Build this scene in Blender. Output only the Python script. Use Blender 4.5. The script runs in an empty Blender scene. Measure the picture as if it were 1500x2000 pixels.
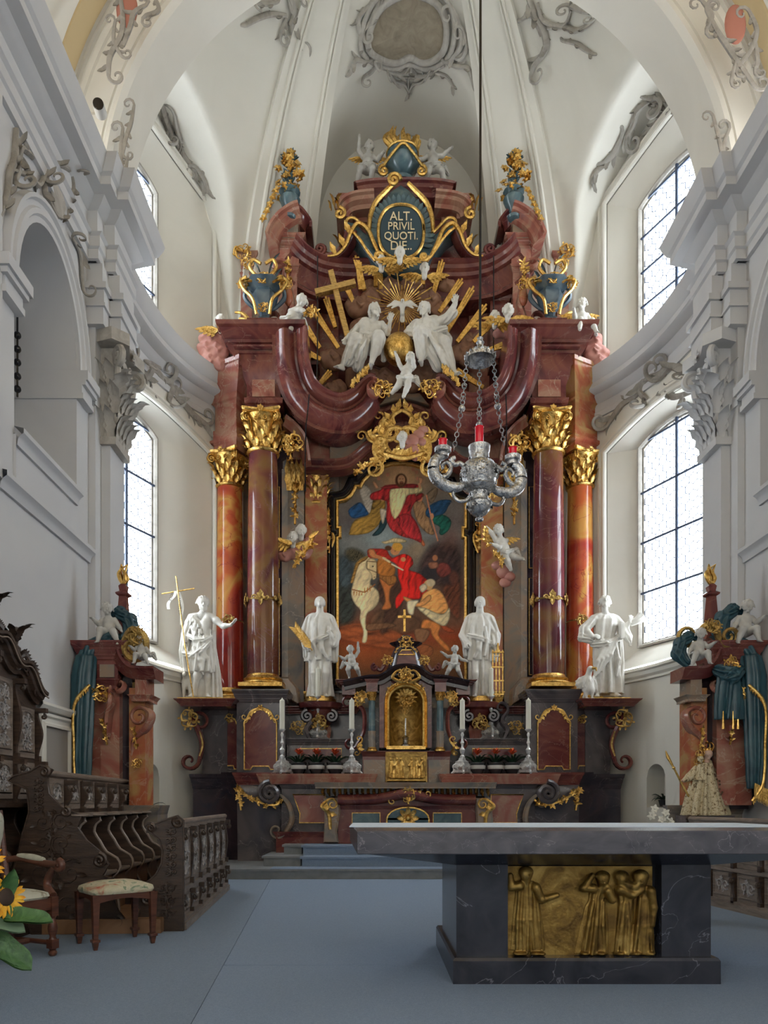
import bpy,math,random
import numpy as np
from mathutils import Vector,Matrix
PI=math.pi
SC=bpy.context.scene
COL=SC.collection
random.seed(7)
# ------------------------------------------------------------------ camera
F_PX, VX, VY, CAMZ = 1450.0, 730.0, 1568.0, 1.18      # focal length in pixels of a 1500x2000 frame
cam_d=bpy.data.cameras.new('camera')
cam_d.sensor_fit='AUTO'
cam_d.sensor_width=36.0
cam_d.lens=36.0*F_PX/2000.0
cam_d.shift_x=(750-VX)/2000.0
cam_d.shift_y=(VY-1000)/2000.0
cam_d.clip_start=0.05
cam=bpy.data.objects.new('camera',cam_d)
cam.location=(0,0,CAMZ)
cam.rotation_euler=(PI/2,0,0)
COL.objects.link(cam)
SC.camera=cam
# ------------------------------------------------------------------ sky, daylight, exposure
SC.view_settings.view_transform='Standard'
SC.view_settings.look='None'
SC.view_settings.gamma=1
SC.view_settings.use_curve_mapping=False
SC.view_settings.exposure=0.8
w=bpy.data.worlds.new('sky'); SC.world=w
w.use_nodes=True
bg=w.node_tree.nodes['Background']
bg.inputs[0].default_value=(0.93,0.965,1.0,1)
bg.inputs[1].default_value=9.0
SC.cycles.max_bounces=7
SC.cycles.diffuse_bounces=4
SC.cycles.glossy_bounces=3
SC.cycles.transparent_max_bounces=10
SC.cycles.sample_clamp_indirect=6
SC.cycles.use_denoising=True
def area_light(name,loc,aim,sx,sy,power,col=(1,1,1)):
 d=bpy.data.lights.new(name,'AREA')
 d.shape='RECTANGLE'; d.size=sx; d.size_y=sy; d.energy=power; d.color=col
 o=bpy.data.objects.new(name,d)
 o.location=loc
 v=Vector(aim)-Vector(loc)
 o.rotation_euler=v.to_track_quat('-Z','Z').to_euler()
 COL.objects.link(o)
 return o
CXR = 0.57            # axis of the room
CXA = 0.60            # axis of the high altar
UL = (0.9117, 0.4108)   # direction towards the window bays
def portal(name,loc,aim,sx,sy):
 o=area_light(name,loc,aim,sx,sy,1)
 o.data.cycles.is_portal=True
 return o
for sx_ in (-1,1):
 for z_,hh_ in ((6.0,4.1),(11.0,3.1)):
  cx_=CXR+sx_*UL[0]*5.34; cy_=10.8+UL[1]*5.34
  portal('window_daylight',(cx_,cy_,z_),(CXR,10.8,z_),1.85,hh_)
portal('added_fill_portal',(-3.76,-4.3,6.35),(3,-4.3,6.35),3.4,3.5)  # unseen side openings, added behind the viewer to let in fill light
portal('added_fill_portal',(4.88,-4.3,6.35),(-3,-4.3,6.35),3.4,3.5)
def spot(name,loc,aim,power,ang,col,r=0.05):
 d=bpy.data.lights.new(name,'SPOT'); d.energy=power; d.color=col; d.spot_size=math.radians(ang); d.spot_blend=0.6
 d.shadow_soft_size=r
 o=bpy.data.objects.new(name,d); o.location=loc
 o.rotation_euler=(Vector(aim)-Vector(loc)).to_track_quat('-Z','Z').to_euler()
 COL.objects.link(o)
# altar spot lamps on the cornices of the choir
spot('altar_spot_light',(-2.7,9.2,9.4),(0.4,14.3,5.2),160,26,(1.0,0.80,0.55))
spot('altar_spot_light',(4.8,9.2,9.4),(1.9,14.3,5.2),160,26,(1.0,0.80,0.55))
# ------------------------------------------------------------------ coordinates
def at(px,py,Y):
 return Vector(((px-VX)*Y/F_PX,Y,CAMZ+(VY-py)*Y/F_PX))
def zat(py,Y): return CAMZ+(VY-py)*Y/F_PX
def xat(px,Y): return (px-VX)*Y/F_PX
# ------------------------------------------------------------------ mesh collector
class MB:
 def __init__(s): s.v=[]; s.f=[]
 def add(s,vs,fs):
  o=len(s.v)
  s.v.extend([(float(a[0]),float(a[1]),float(a[2])) for a in vs])
  s.f.extend([tuple(i+o for i in f) for f in fs])
  return s
 def box(s,x0,x1,y0,y1,z0,z1):
  v=[(x,y,z) for z in (z0,z1) for y in (y0,y1) for x in (x0,x1)]
  return s.add(v,[(0,2,3,1),(4,5,7,6),(0,1,5,4),(2,6,7,3),(0,4,6,2),(1,3,7,5)])
 def grid(s,rows,close_u=False,close_v=False):
  n=len(rows); m=len(rows[0]); fs=[]
  for i in range(n if close_v else n-1):
   for j in range(m if close_u else m-1):
    a=i*m+j; b=i*m+(j+1)%m
    c=((i+1)%n)*m+(j+1)%m; d=((i+1)%n)*m+j
    fs.append((a,b,c,d))
  return s.add([p for r in rows for p in r],fs)
 def lathe(s,c,prof,n=24,cap=True,flute=0,sx=1,sy=1,ph=0):
  rows=[]
  for r,z in prof:
   row=[]
   for j in range(n):
    a=2*PI*j/n+ph
    rr=r*(1+(flute*math.cos(a*n/2) if flute else 0))
    row.append((c[0]+rr*math.cos(a)*sx,c[1]+rr*math.sin(a)*sy,c[2]+z))
   rows.append(row)
  o=len(s.v)
  s.grid(rows,close_u=True)
  if cap:
   s.f.append(tuple(o+j for j in reversed(range(n))))
   s.f.append(tuple(o+(len(rows)-1)*n+j for j in range(n)))
  return s
 def tube(s,pts,rad,n=8,cap=True,flat=1.0,up=None):
  pts=[Vector(p) for p in pts]; N=len(pts)
  if not hasattr(rad,'__len__'): rad=[rad]*N
  rows=[]; prev=None
  for i,p in enumerate(pts):
   t=(pts[min(i+1,N-1)]-pts[max(i-1,0)])
   if t.length<1e-9: t=Vector((0,0,1))
   t.normalize()
   if up is not None: a=Vector(up)-t*t.dot(Vector(up))
   elif prev is None:
    a=Vector((0,1,0)) if abs(t.y)<.9 else Vector((1,0,0)); a=a-t*t.dot(a)
   else: a=prev-t*t.dot(prev)
   if a.length<1e-6: a=t.orthogonal()
   a.normalize(); prev=a; b=t.cross(a)
   r=rad[i]
   rows.append([p+a*(r*flat*math.cos(2*PI*j/n))+b*(r*math.sin(2*PI*j/n)) for j in range(n)])
  o=len(s.v)
  s.grid(rows,close_u=True)
  if cap:
   s.f.append(tuple(o+j for j in range(n)))
   s.f.append(tuple(o+(N-1)*n+j for j in reversed(range(n))))
  return s
 def sphere(s,c,r,n=10,m=6,sc=(1,1,1)):
  rows=[]
  for i in range(m+1):
   t=-PI/2+PI*i/m
   t=max(-PI/2+.02,min(PI/2-.02,t))
   rows.append([(c[0]+r*sc[0]*math.cos(t)*math.cos(2*PI*j/n),c[1]+r*sc[1]*math.cos(t)*math.sin(2*PI*j/n),c[2]+r*sc[2]*math.sin(t)) for j in range(n)])
  return s.grid(rows,close_u=True)
 def plate(s,pts,y0,y1,bev=0.0):
  """outline pts [(x,z)] extruded from front y0 to back y1 (y0<y1), front edge bevelled"""
  n=len(pts)
  area=sum(pts[i][0]*pts[(i+1)%n][1]-pts[(i+1)%n][0]*pts[i][1] for i in range(n))
  if area<0: pts=pts[::-1]
  rings=[]
  if bev>0: rings=[(y0,bev),(y0+bev,0),(y1,0)]
  else: rings=[(y0,0),(y1,0)]
  rows=[]
  for y,ins in rings:
   row=[]
   for i,p in enumerate(pts):
    if ins:
     a=Vector(pts[i-1]); b=Vector(pts[(i+1)%n]); q=Vector(p)
     e1=(q-a); e2=(b-q)
     if e1.length>1e-9: e1.normalize()
     if e2.length>1e-9: e2.normalize()
     nn=Vector((-(e1.y+e2.y),e1.x+e2.x))
     if nn.length>1e-9: nn.normalize()
     q=q+nn*ins
     row.append((q.x,y,q.y))
    else: row.append((p[0],y,p[1]))
   rows.append(row)
  o=len(s.v)
  s.grid(rows,close_u=True)
  s.f.append(tuple(o+j for j in range(n)))
  s.f.append(tuple(o+(len(rows)-1)*n+j for j in reversed(range(n))))
  return s
 def sweep(s,path,prof,outs=None,closed=False,cap=True):
  """path: 3-D points; prof: (out, up) pairs; outs: outward vector(s). up = direction square to path and out."""
  P=[Vector(p) for p in path]; N=len(P); rows=[]
  for i in range(N):
   if closed: a=P[i]-P[i-1]; b=P[(i+1)%N]-P[i]
   else:
    a=P[i]-P[i-1] if i else P[1]-P[0]
    b=P[i+1]-P[i] if i<N-1 else a
    if i==0: a=b
   a=a.normalized(); b=b.normalized()
   t=(a+b)
   if t.length<1e-6: t=a
   t.normalize()
   k=1.0/max(0.45,t.dot(a))
   if outs=='plan':
    o_=Vector((t.y,-t.x,0)).normalized(); up=Vector((0,0,1)); ko,ku=k,1
   else:
    o_=Vector(outs[i] if isinstance(outs,list) else outs); up=o_.cross(t).normalized()
    up=-up if up.dot(Vector((0,0,1)))<-1e-6 and outs is not None and getattr(s,'keepup',False) else up
    ko,ku=1,k
   rows.append([P[i]+o_*(q[0]*ko)+up*(q[1]*ku) for q in prof])
  o=len(s.v); m=len(prof)
  s.grid(rows,close_u=True,close_v=closed)
  if cap and not closed:
   s.f.append(tuple(o+j for j in range(m)))
   s.f.append(tuple(o+(N-1)*m+j for j in reversed(range(m))))
  return s
 def xf(s,M,i0=0):
  for i in range(i0,len(s.v)):
   s.v[i]=tuple(M @ Vector(s.v[i]))
  return s
# smooth curve through points (Catmull-Rom)
def cr(pts,n=6,closed=False):
 P=[Vector(p) for p in pts]; N=len(P); out=[]
 rng=N if closed else N-1
 for i in range(rng):
  p0=P[(i-1)%N] if (closed or i>0) else P[0]
  p1=P[i]; p2=P[(i+1)%N]
  p3=P[(i+2)%N] if (closed or i+2<N) else P[-1]
  for k in range(n):
   t=k/n
   out.append(0.5*((2*p1)+(p2-p0)*t+(2*p0-5*p1+4*p2-p3)*t*t+(3*p1-p0-3*p2+p3)*t**3))
 if not closed: out.append(P[-1])
 return out
def root_loc(p):
 while p is not None and p.parent is not None: p=p.parent
 return p.location.copy() if p is not None else Vector((0,0,0))
def obj(name,mb,mat,parent=None,smooth=35,local=False,kind=None,label=None):
 me=bpy.data.meshes.new(name)
 off=Vector((0,0,0)) if (local or parent is None) else root_loc(parent)
 vs=[(a[0]-off.x,a[1]-off.y,a[2]-off.z) for a in mb.v] if off.length else mb.v
 me.from_pydata(vs,[],mb.f)
 me.materials.append(mat)
 if smooth:
  me.polygons.foreach_set('use_smooth',[True]*len(me.polygons))
  if smooth<180: me.set_sharp_from_angle(angle=math.radians(smooth))
 me.update()
 o=bpy.data.objects.new(name,me)
 COL.objects.link(o)
 if parent is not None: o.parent=parent
 if kind: o['kind']=kind
 if label: o['label']=label
 return o
def thing(name,loc,label,cat,group=None,rz=0):
 o=bpy.data.objects.new(name,None); COL.objects.link(o)
 o.location=loc; o.rotation_euler=(0,0,rz); o.empty_display_size=0.1
 o['label']=label; o['category']=cat
 if group: o['group']=group
 return o
def tag(o,label,cat,group=None):
 o['label']=label; o['category']=cat
 if group: o['group']=group
 return o
def base_at(mb):
 a=np.array(mb.v); return Vector(((a[:,0].min()+a[:,0].max())/2,(a[:,1].min()+a[:,1].max())/2,a[:,2].min()))
def top(name,mb,mat,label,cat,group=None,smooth=35,parts=()):
 """a thing whose own mesh is the body; origin at its base"""
 loc=base_at(mb)
 mb.v=[(a[0]-loc.x,a[1]-loc.y,a[2]-loc.z) for a in mb.v]
 o=obj(name,mb,mat,None,smooth); o.location=loc
 tag(o,label,cat,group)
 return o
def struct(name,mb,mat,parent=None,smooth=35):
 o=obj(name,mb,mat,parent,smooth)
 if parent is None: o['kind']='structure'
 return o
def dup(root,loc=None,label=None,group=None,rz=None,scale=None):
 r=root.copy(); COL.objects.link(r)
 if loc is not None: r.location=loc
 if rz is not None: r.rotation_euler=(0,0,rz)
 if scale is not None: r.scale=scale
 if label: r['label']=label
 if group: r['group']=group
 for ch in list(root.children):
  c=ch.copy(); COL.objects.link(c); c.parent=r
  for g in list(ch.children):
   d=g.copy(); COL.objects.link(d); d.parent=c
 return r
# ------------------------------------------------------------------ materials
def mat(name,col,rough=.5,metal=0,cols=None,scale=2.0,dist=1.5,vein=None,vscale=1.5,vw=.02,bump=0,bscale=25,detail=5,stretch=(1,1,1),coat=0,em=0,sss=0,ao=None,spec=None):
 m=bpy.data.materials.new(name); m.use_nodes=True
 nt=m.node_tree; b=nt.nodes['Principled BSDF']; L=nt.links
 b.inputs['Base Color'].default_value=(*col,1)
 b.inputs['Roughness'].default_value=rough
 b.inputs['Metallic'].default_value=metal
 if coat: b.inputs['Coat Weight'].default_value=coat; b.inputs['Coat Roughness'].default_value=.06
 if spec is not None: b.inputs['Specular IOR Level'].default_value=spec
 if em: b.inputs['Emission Color'].default_value=(*col,1); b.inputs['Emission Strength'].default_value=em
 def N(t): return nt.nodes.new(t)
 tc=N('ShaderNodeTexCoord'); mp=N('ShaderNodeMapping'); mp.inputs['Scale'].default_value=stretch
 L.new(tc.outputs['Object'],mp.inputs[0]); co=mp.outputs[0]
 src=None
 if cols:
  n=N('ShaderNodeTexNoise'); n.inputs['Scale'].default_value=scale; n.inputs['Detail'].default_value=detail; n.inputs['Distortion'].default_value=dist
  L.new(co,n.inputs['Vector'])
  r=N('ShaderNodeValToRGB'); e=r.color_ramp.elements
  e[0].position=cols[0][0]; e[0].color=(*cols[0][1],1)
  e[1].position=cols[-1][0]; e[1].color=(*cols[-1][1],1)
  for p,c in cols[1:-1]:
   q=e.new(p); q.color=(*c,1)
  L.new(n.outputs[0],r.inputs[0]); src=r.outputs[0]
 if vein:
  n=N('ShaderNodeTexNoise'); n.inputs['Scale'].default_value=vscale; n.inputs['Detail'].default_value=8; n.inputs['Distortion'].default_value=1.2
  L.new(co,n.inputs['Vector'])
  r=N('ShaderNodeValToRGB'); e=r.color_ramp.elements
  e[0].position=.5-vw; e[0].color=(0,0,0,1); e[1].position=.5+vw; e[1].color=(0,0,0,1)
  q=e.new(.5); q.color=(1,1,1,1)
  mx=N('ShaderNodeMix'); mx.data_type='RGBA'
  L.new(n.outputs[0],r.inputs[0]); L.new(r.outputs[0],mx.inputs[0])
  if src: L.new(src,mx.inputs[6])
  else: mx.inputs[6].default_value=(*col,1)
  mx.inputs[7].default_value=(*vein,1); src=mx.outputs[2]
 if src: L.new(src,b.inputs['Base Color'])
 if bump:
  n=N('ShaderNodeTexNoise'); n.inputs['Scale'].default_value=bscale; n.inputs['Detail'].default_value=4
  L.new(co,n.inputs['Vector'])
  bp=N('ShaderNodeBump'); bp.inputs['Strength'].default_value=bump; bp.inputs['Distance'].default_value=.02
  L.new(n.outputs[0],bp.inputs['Height']); L.new(bp.outputs[0],b.inputs['Normal'])
 return m
PLASTER=mat('cream_plaster',(.72,.69,.61),.85,cols=[(.3,(.69,.66,.585)),(.7,(.75,.72,.645))],scale=.6,bump=.03,bscale=60)
CHOIRP=mat('cool_cast_plaster',(.57,.56,.565),.85,cols=[(.3,(.545,.54,.55)),(.7,(.595,.59,.585))],scale=.6,bump=.03,bscale=60)  # choir plaster with the cool cast of the light mixed into its colour
STUCCO=mat('grey_stucco',(.42,.39,.34),.8,cols=[(.3,(.35,.32,.28)),(.7,(.48,.45,.40))],scale=5,bump=.2,bscale=30)
YPLASTER=mat('ochre_plaster',(.52,.39,.21),.85,cols=[(.3,(.48,.36,.19)),(.7,(.56,.43,.24))],scale=.8)
GOLD=mat('gilding',(.75,.46,.13),.30,1,cols=[(.3,(.42,.22,.05)),(.5,(.75,.46,.13)),(.68,(.93,.64,.22))],scale=12,bump=.35,bscale=45)
OLDGOLD=mat('aged_gold',(.55,.36,.11),.42,.85,cols=[(.3,(.26,.15,.05)),(.52,(.55,.36,.11)),(.7,(.78,.55,.2))],scale=7,bump=.5,bscale=70)
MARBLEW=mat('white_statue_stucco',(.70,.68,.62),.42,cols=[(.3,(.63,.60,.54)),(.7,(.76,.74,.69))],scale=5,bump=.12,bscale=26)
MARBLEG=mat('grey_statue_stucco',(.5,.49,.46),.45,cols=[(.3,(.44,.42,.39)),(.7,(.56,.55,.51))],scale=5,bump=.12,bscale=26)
MAROON=mat('maroon_marble',(.14,.035,.03),.16,cols=[(.25,(.055,.014,.02)),(.42,(.13,.030,.030)),(.55,(.20,.060,.045)),(.75,(.095,.024,.028))],scale=1.1,dist=2.2,vein=(.24,.11,.09),vscale=1.5,vw=.007)
ROSE=mat('rose_marble',(.30,.11,.08),.2,cols=[(.25,(.20,.05,.045)),(.45,(.34,.12,.085)),(.6,(.40,.22,.15)),(.78,(.26,.09,.065))],scale=1.2,dist=2.5,vein=(.46,.30,.22),vscale=1.5,vw=.008)
PURPLE=mat('purple_column_marble',(.12,.03,.04),.09,cols=[(.28,(.06,.012,.025)),(.44,(.115,.022,.030)),(.53,(.17,.06,.03)),(.58,(.19,.09,.03)),(.66,(.10,.022,.03)),(.8,(.07,.014,.03))],scale=.7,dist=1.0,detail=3,vein=(.22,.10,.09),vscale=1.4,vw=.005)
REDCOL=mat('fiery_red_column_marble',(.4,.05,.03),.09,cols=[(.28,(.20,.02,.02)),(.42,(.36,.04,.022)),(.5,(.45,.09,.03)),(.57,(.52,.26,.06)),(.64,(.44,.09,.025)),(.78,(.28,.03,.025))],scale=.75,dist=1.0,detail=3,vein=(.22,.02,.02),vscale=1.5,vw=.006)
GREYM=mat('grey_stucco_marble',(.22,.18,.15),.22,cols=[(.25,(.13,.13,.135)),(.45,(.24,.20,.16)),(.6,(.31,.21,.14)),(.78,(.15,.15,.16))],scale=1.3,dist=2.4,vein=(.36,.30,.24),vscale=1.2,vw=.007)
GREYCOOL=mat('slate_grey_marble',(.085,.075,.08),.18,cols=[(.25,(.05,.045,.055)),(.5,(.10,.085,.09)),(.75,(.15,.125,.12))],scale=1.4,dist=2.2,vein=(.24,.21,.20),vscale=1.4,vw=.005)
DARKM=mat('dark_marble',(.03,.022,.03),.13,cols=[(.3,(.015,.011,.017)),(.6,(.045,.03,.036)),(.75,(.025,.02,.032))],scale=1.5,dist=2,vein=(.12,.10,.10),vscale=1.6,vw=.004)
ORANGEM=mat('orange_marble',(.4,.14,.07),.2,cols=[(.25,(.30,.06,.035)),(.45,(.42,.13,.06)),(.6,(.44,.26,.10)),(.78,(.34,.09,.06))],scale=1.3,dist=2.4,vein=(.48,.24,.15),vscale=1.5,vw=.007)
VERDE=mat('blue_green_marble',(.07,.12,.14),.2,cols=[(.3,(.05,.09,.11)),(.55,(.09,.15,.17)),(.75,(.17,.23,.23))],scale=2.5,dist=2)
DOOR=mat('window_iron',(.05,.07,.12),.5)
BLACKF=mat('black_frame',(.012,.011,.014),.16)
SILVER=mat('silver',(.5,.5,.5),.26,1,cols=[(.38,(.30,.30,.31)),(.6,(.70,.71,.71))],scale=9,bump=.6,bscale=50)
CLOUD=mat('brown_cloud_stucco',(.30,.15,.09),.55,cols=[(.3,(.22,.10,.06)),(.7,(.40,.22,.13))],scale=3,bump=.25,bscale=12)
PINKCLOUD=mat('pink_cloud_stucco',(.52,.22,.18),.5,cols=[(.3,(.46,.17,.14)),(.7,(.58,.29,.23))],scale=3)
OAK=mat('dark_oak',(.05,.03,.02),.36,cols=[(.3,(.026,.015,.010)),(.7,(.075,.045,.030))],scale=3,stretch=(1,1,6),bump=.2,bscale=20)
OAKL=mat('greyed_oak',(.20,.155,.125),.40,cols=[(.3,(.13,.10,.08)),(.7,(.27,.215,.175))],scale=3,stretch=(1,1,6),bump=.2,bscale=20)
CARPET=mat('blue_grey_carpet',(.23,.30,.41),.95,cols=[(.35,(.20,.265,.365)),(.65,(.26,.335,.45))],scale=90,detail=3,bump=.5,bscale=220)
CARPETD=mat('darker_carpet_border',(.21,.27,.36),.95,cols=[(.35,(.18,.235,.315)),(.65,(.24,.305,.40))],scale=90,detail=3,bump=.5,bscale=220)
BASALT=mat('black_veined_stone',(.028,.030,.04),.22,cols=[(.3,(.018,.019,.027)),(.7,(.045,.047,.06))],scale=3,vein=(.16,.16,.19),vscale=1.3,vw=.0022)
SLABM=mat('grey_veined_stone',(.085,.083,.10),.25,cols=[(.3,(.06,.06,.075)),(.7,(.115,.11,.125))],scale=4,vein=(.20,.19,.21),vscale=3.2,vw=.004,stretch=(1,1,1.6))
WAX=mat('white_wax',(.72,.70,.60),.45)
STEPM=mat('grey_stone_steps',(.20,.21,.22),.6,cols=[(.3,(.17,.18,.19)),(.7,(.23,.24,.25))],scale=3)
# ================================================================== ROOM
CY,RA,RB=10.8,4.65,4.75
def SE(phi):
 c,s=math.cos(phi),math.sin(phi)
 return Vector((CXR+RA*math.copysign(abs(c)**.8,c),CY+RB*abs(s)**.8))
def wallhit(s,sd):
 """point of the apse wall with side offset s from the axis of the window bay on side sd"""
 u=Vector((UL[0]*sd,UL[1])); v=Vector((-UL[1]*sd,UL[0]))
 lo,hi=2.0,7.0
 for _ in range(40):
  t=(lo+hi)/2
  p=Vector((CXR,CY))+u*t+v*s
  r=(abs(p.x-CXR)/RA)**2.5+(max(0,p.y-CY)/RB)**2.5
  if r<1: lo=t
  else: hi=t
 return p
ZD,ZA=9.2,16.4
WT = 5.20                       # distance of the glass from the middle of the room
HW, HG = 1.2, 0.86                       # half width of the window reveals
LOWW=dict(o=(3.60,7.78,8.12),g=(4.05,7.72,7.92))
UPPW=dict(o=(9.35,12.48,12.82),g=(9.6,12.12,12.32))
def archz(s,hw,sp,cr_): return sp+(cr_-sp)*(1-(s/hw)**2)
def lun1(q,zs,h):
 q=abs(q)
 return zs+h*math.sqrt(1-q*q) if q<.96 else zs+h*.28-(q-.96)*7
def lunette(x,y):
 z=-9
 for sd in (-1,1):
  u=Vector((UL[0]*sd,UL[1])); v=Vector((-UL[1]*sd,UL[0])); d=Vector((x-CXR,y-CY))
  t=d.dot(u); q=d.dot(v)
  if t>0: z=max(z,lun1(q/1.68,11.75,1.55)-max(0,2.2-t)*3)
 q=x-CXR
 if y>CY: z=max(z,lun1(q/1.7,13.05,2.1)-max(0,1.5-(y-CY))*3)
 return z
def smax(a,b,k=.22):
 h=max(0,min(1,.5+.5*(a-b)/k)); return b*(1-h)+a*h+k*h*(1-h)
def dome(rho): return ZD+(ZA-ZD)*math.sqrt(max(0,1-rho*rho))
# ---- apse wall with the window openings
NS=16
HOF = {-1: 1.62, 1: 1.36}      # reach of the splay towards the altar
SG = {-1: (-.24, .72), 1: (0, .86)}   # shift and half width of the glass
def SVN(sd): return [(-HW+(HW+HOF[sd])*i/NS) for i in range(NS+1)]
def SN(s,sd): return (2*(s+HW)/(HW+HOF[sd])-1)
wpts = []                       # (x, y, s or None)
def ang(p): 
 a=math.atan2(p.y-CY,p.x-CXR); return a
pts=[]
for i in range(90):
 ph=PI*i/89; p=SE(ph); pts.append((ang(p),p,None,0))
for sd in (1,-1):
 lo=ang(wallhit(-HW,sd)); hi=ang(wallhit(HOF[sd],sd))
 a0,a1=min(lo,hi),max(lo,hi)
 pts=[q for q in pts if not (a0-.012<q[0]<a1+.012)]
 for s in SVN(sd): p=wallhit(s,sd); pts.append((ang(p),p,s,sd))
NICHE={}; low=[]; ZSP=2.3
for i in range(90): p=SE(PI*i/89); low.append((ang(p),p,None,0))
def col_of(px,lo,hi):
 for _ in range(40):
  m_=(lo+hi)/2; p=SE(m_); v=F_PX*p.x/p.y+VX
  if v>px: lo=m_
  else: hi=m_
 return p
NW,NZ0,NZS=.24,1.10,1.62
for sd,px in ((1,1281),(-1,296)):
 pc=col_of(px,.05,PI-.05); NICHE[sd]=pc
 a_=ang(pc); pa=SE(0)
 tt=Vector((-(pc.y-CY),pc.x-CXR)).normalized()
 eps=1e-3; d_=None
 best=min(range(2000),key=lambda i: (SE(PI*i/2000)-pc).length); t_=(SE(PI*(best+1)/2000)-SE(PI*(best-1)/2000)).normalized()
 NICHE[(sd,'t')]=t_
 ls=[]
 for i in range(13):
  s=-NW+2*NW*i/12; p=pc+t_*s; ls.append((ang(p),p,s,10*sd))
 lo,hi=min(l[0] for l in ls),max(l[0] for l in ls)
 low=[q for q in low if not (lo-.012<q[0]<hi+.012)]+ls
pts.sort(key=lambda q: q[0]); low.sort(key=lambda q: q[0])
aw=MB()
def ztopw(p): return 16.0
for i in range(len(pts)-1):
 a,b=pts[i],pts[i+1]
 inw=a[2] is not None and b[2] is not None and a[3]==b[3]
 if inw:
  spans=[]
  for f in ((0,LOWW['o'][0]),): spans.append((f,f))
  sa,sb=SN(a[2],a[3]),SN(b[2],b[3])
  za=[archz(sa,1,*LOWW['o'][1:]),archz(sa,1,*UPPW['o'][1:])]
  zb=[archz(sb,1,*LOWW['o'][1:]),archz(sb,1,*UPPW['o'][1:])]
  quads=[((ZSP,LOWW['o'][0]),(ZSP,LOWW['o'][0])),((za[0],UPPW['o'][0]),(zb[0],UPPW['o'][0])),((za[1],ztopw(a[1])),(zb[1],ztopw(b[1])))]
 else:
  quads=[((ZSP,ztopw(a[1])),(ZSP,ztopw(b[1])))]
 for (a0,a1),(b0,b1) in quads:
  if a1<=a0 and b1<=b0: continue
  aw.add([(a[1].x,a[1].y,a0),(b[1].x,b[1].y,b0),(b[1].x,b[1].y,b1),(a[1].x,a[1].y,a1)],[(0,1,2,3)])
for a,b in zip(low[:-1],low[1:]):
 if a[2] is not None and b[2] is not None and a[3]==b[3]:
  za=NZS+math.sqrt(max(0,NW**2-a[2]**2)); zb=NZS+math.sqrt(max(0,NW**2-b[2]**2)); quads=[((0,NZ0),(0,NZ0)),((za,ZSP),(zb,ZSP))]
 else: quads=[((0,ZSP),(0,ZSP))]
 for (a0,a1),(b0,b1) in quads: aw.add([(a[1].x,a[1].y,a0),(b[1].x,b[1].y,b0),(b[1].x,b[1].y,b1),(a[1].x,a[1].y,a1)],[(0,1,2,3)])
ob_=MB()
for i in range(120):
 p=SE(PI*i/120); q=SE(PI*(i+1)/120); c_=Vector((CXR,CY)); p=c_+(p-c_)*1.012; q=c_+(q-c_)*1.012; ob_.add([(p.x,p.y,2.0),(q.x,q.y,2.0),(q.x,q.y,2.7),(p.x,p.y,2.7)],[(0,1,2,3)])
aw.add(ob_.v,ob_.f)
apse=struct('wall_back',aw,PLASTER,smooth=30)
for sd in (-1,1):
 pc=NICHE[sd]; t_=NICHE[(sd,'t')]; n_=Vector((-t_.y,t_.x)); n_=-n_ if n_.dot(pc-Vector((CXR,CY)))<0 else n_
 ol=[(-NW,NZ0)]+[(-NW+2*NW*i/12,NZS+math.sqrt(max(0,NW**2-(-NW+2*NW*i/12)**2))) for i in range(13)]+[(NW,NZ0)]
 mb=MB(); A=[(pc.x+t_.x*s,pc.y+t_.y*s,z) for s,z in ol]; B=[(pc.x+t_.x*s+n_.x*.38,pc.y+t_.y*s+n_.y*.38,z) for s,z in ol]
 mb.grid([A,B]); mb.add([A[0],B[0],B[-1],A[-1]],[(0,1,2,3)]); mb.add(B,[tuple(range(len(B)))]); struct('wall_niche',mb,PLASTER,apse,smooth=25)
 NICHE[sd]=pc+n_*.17
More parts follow.
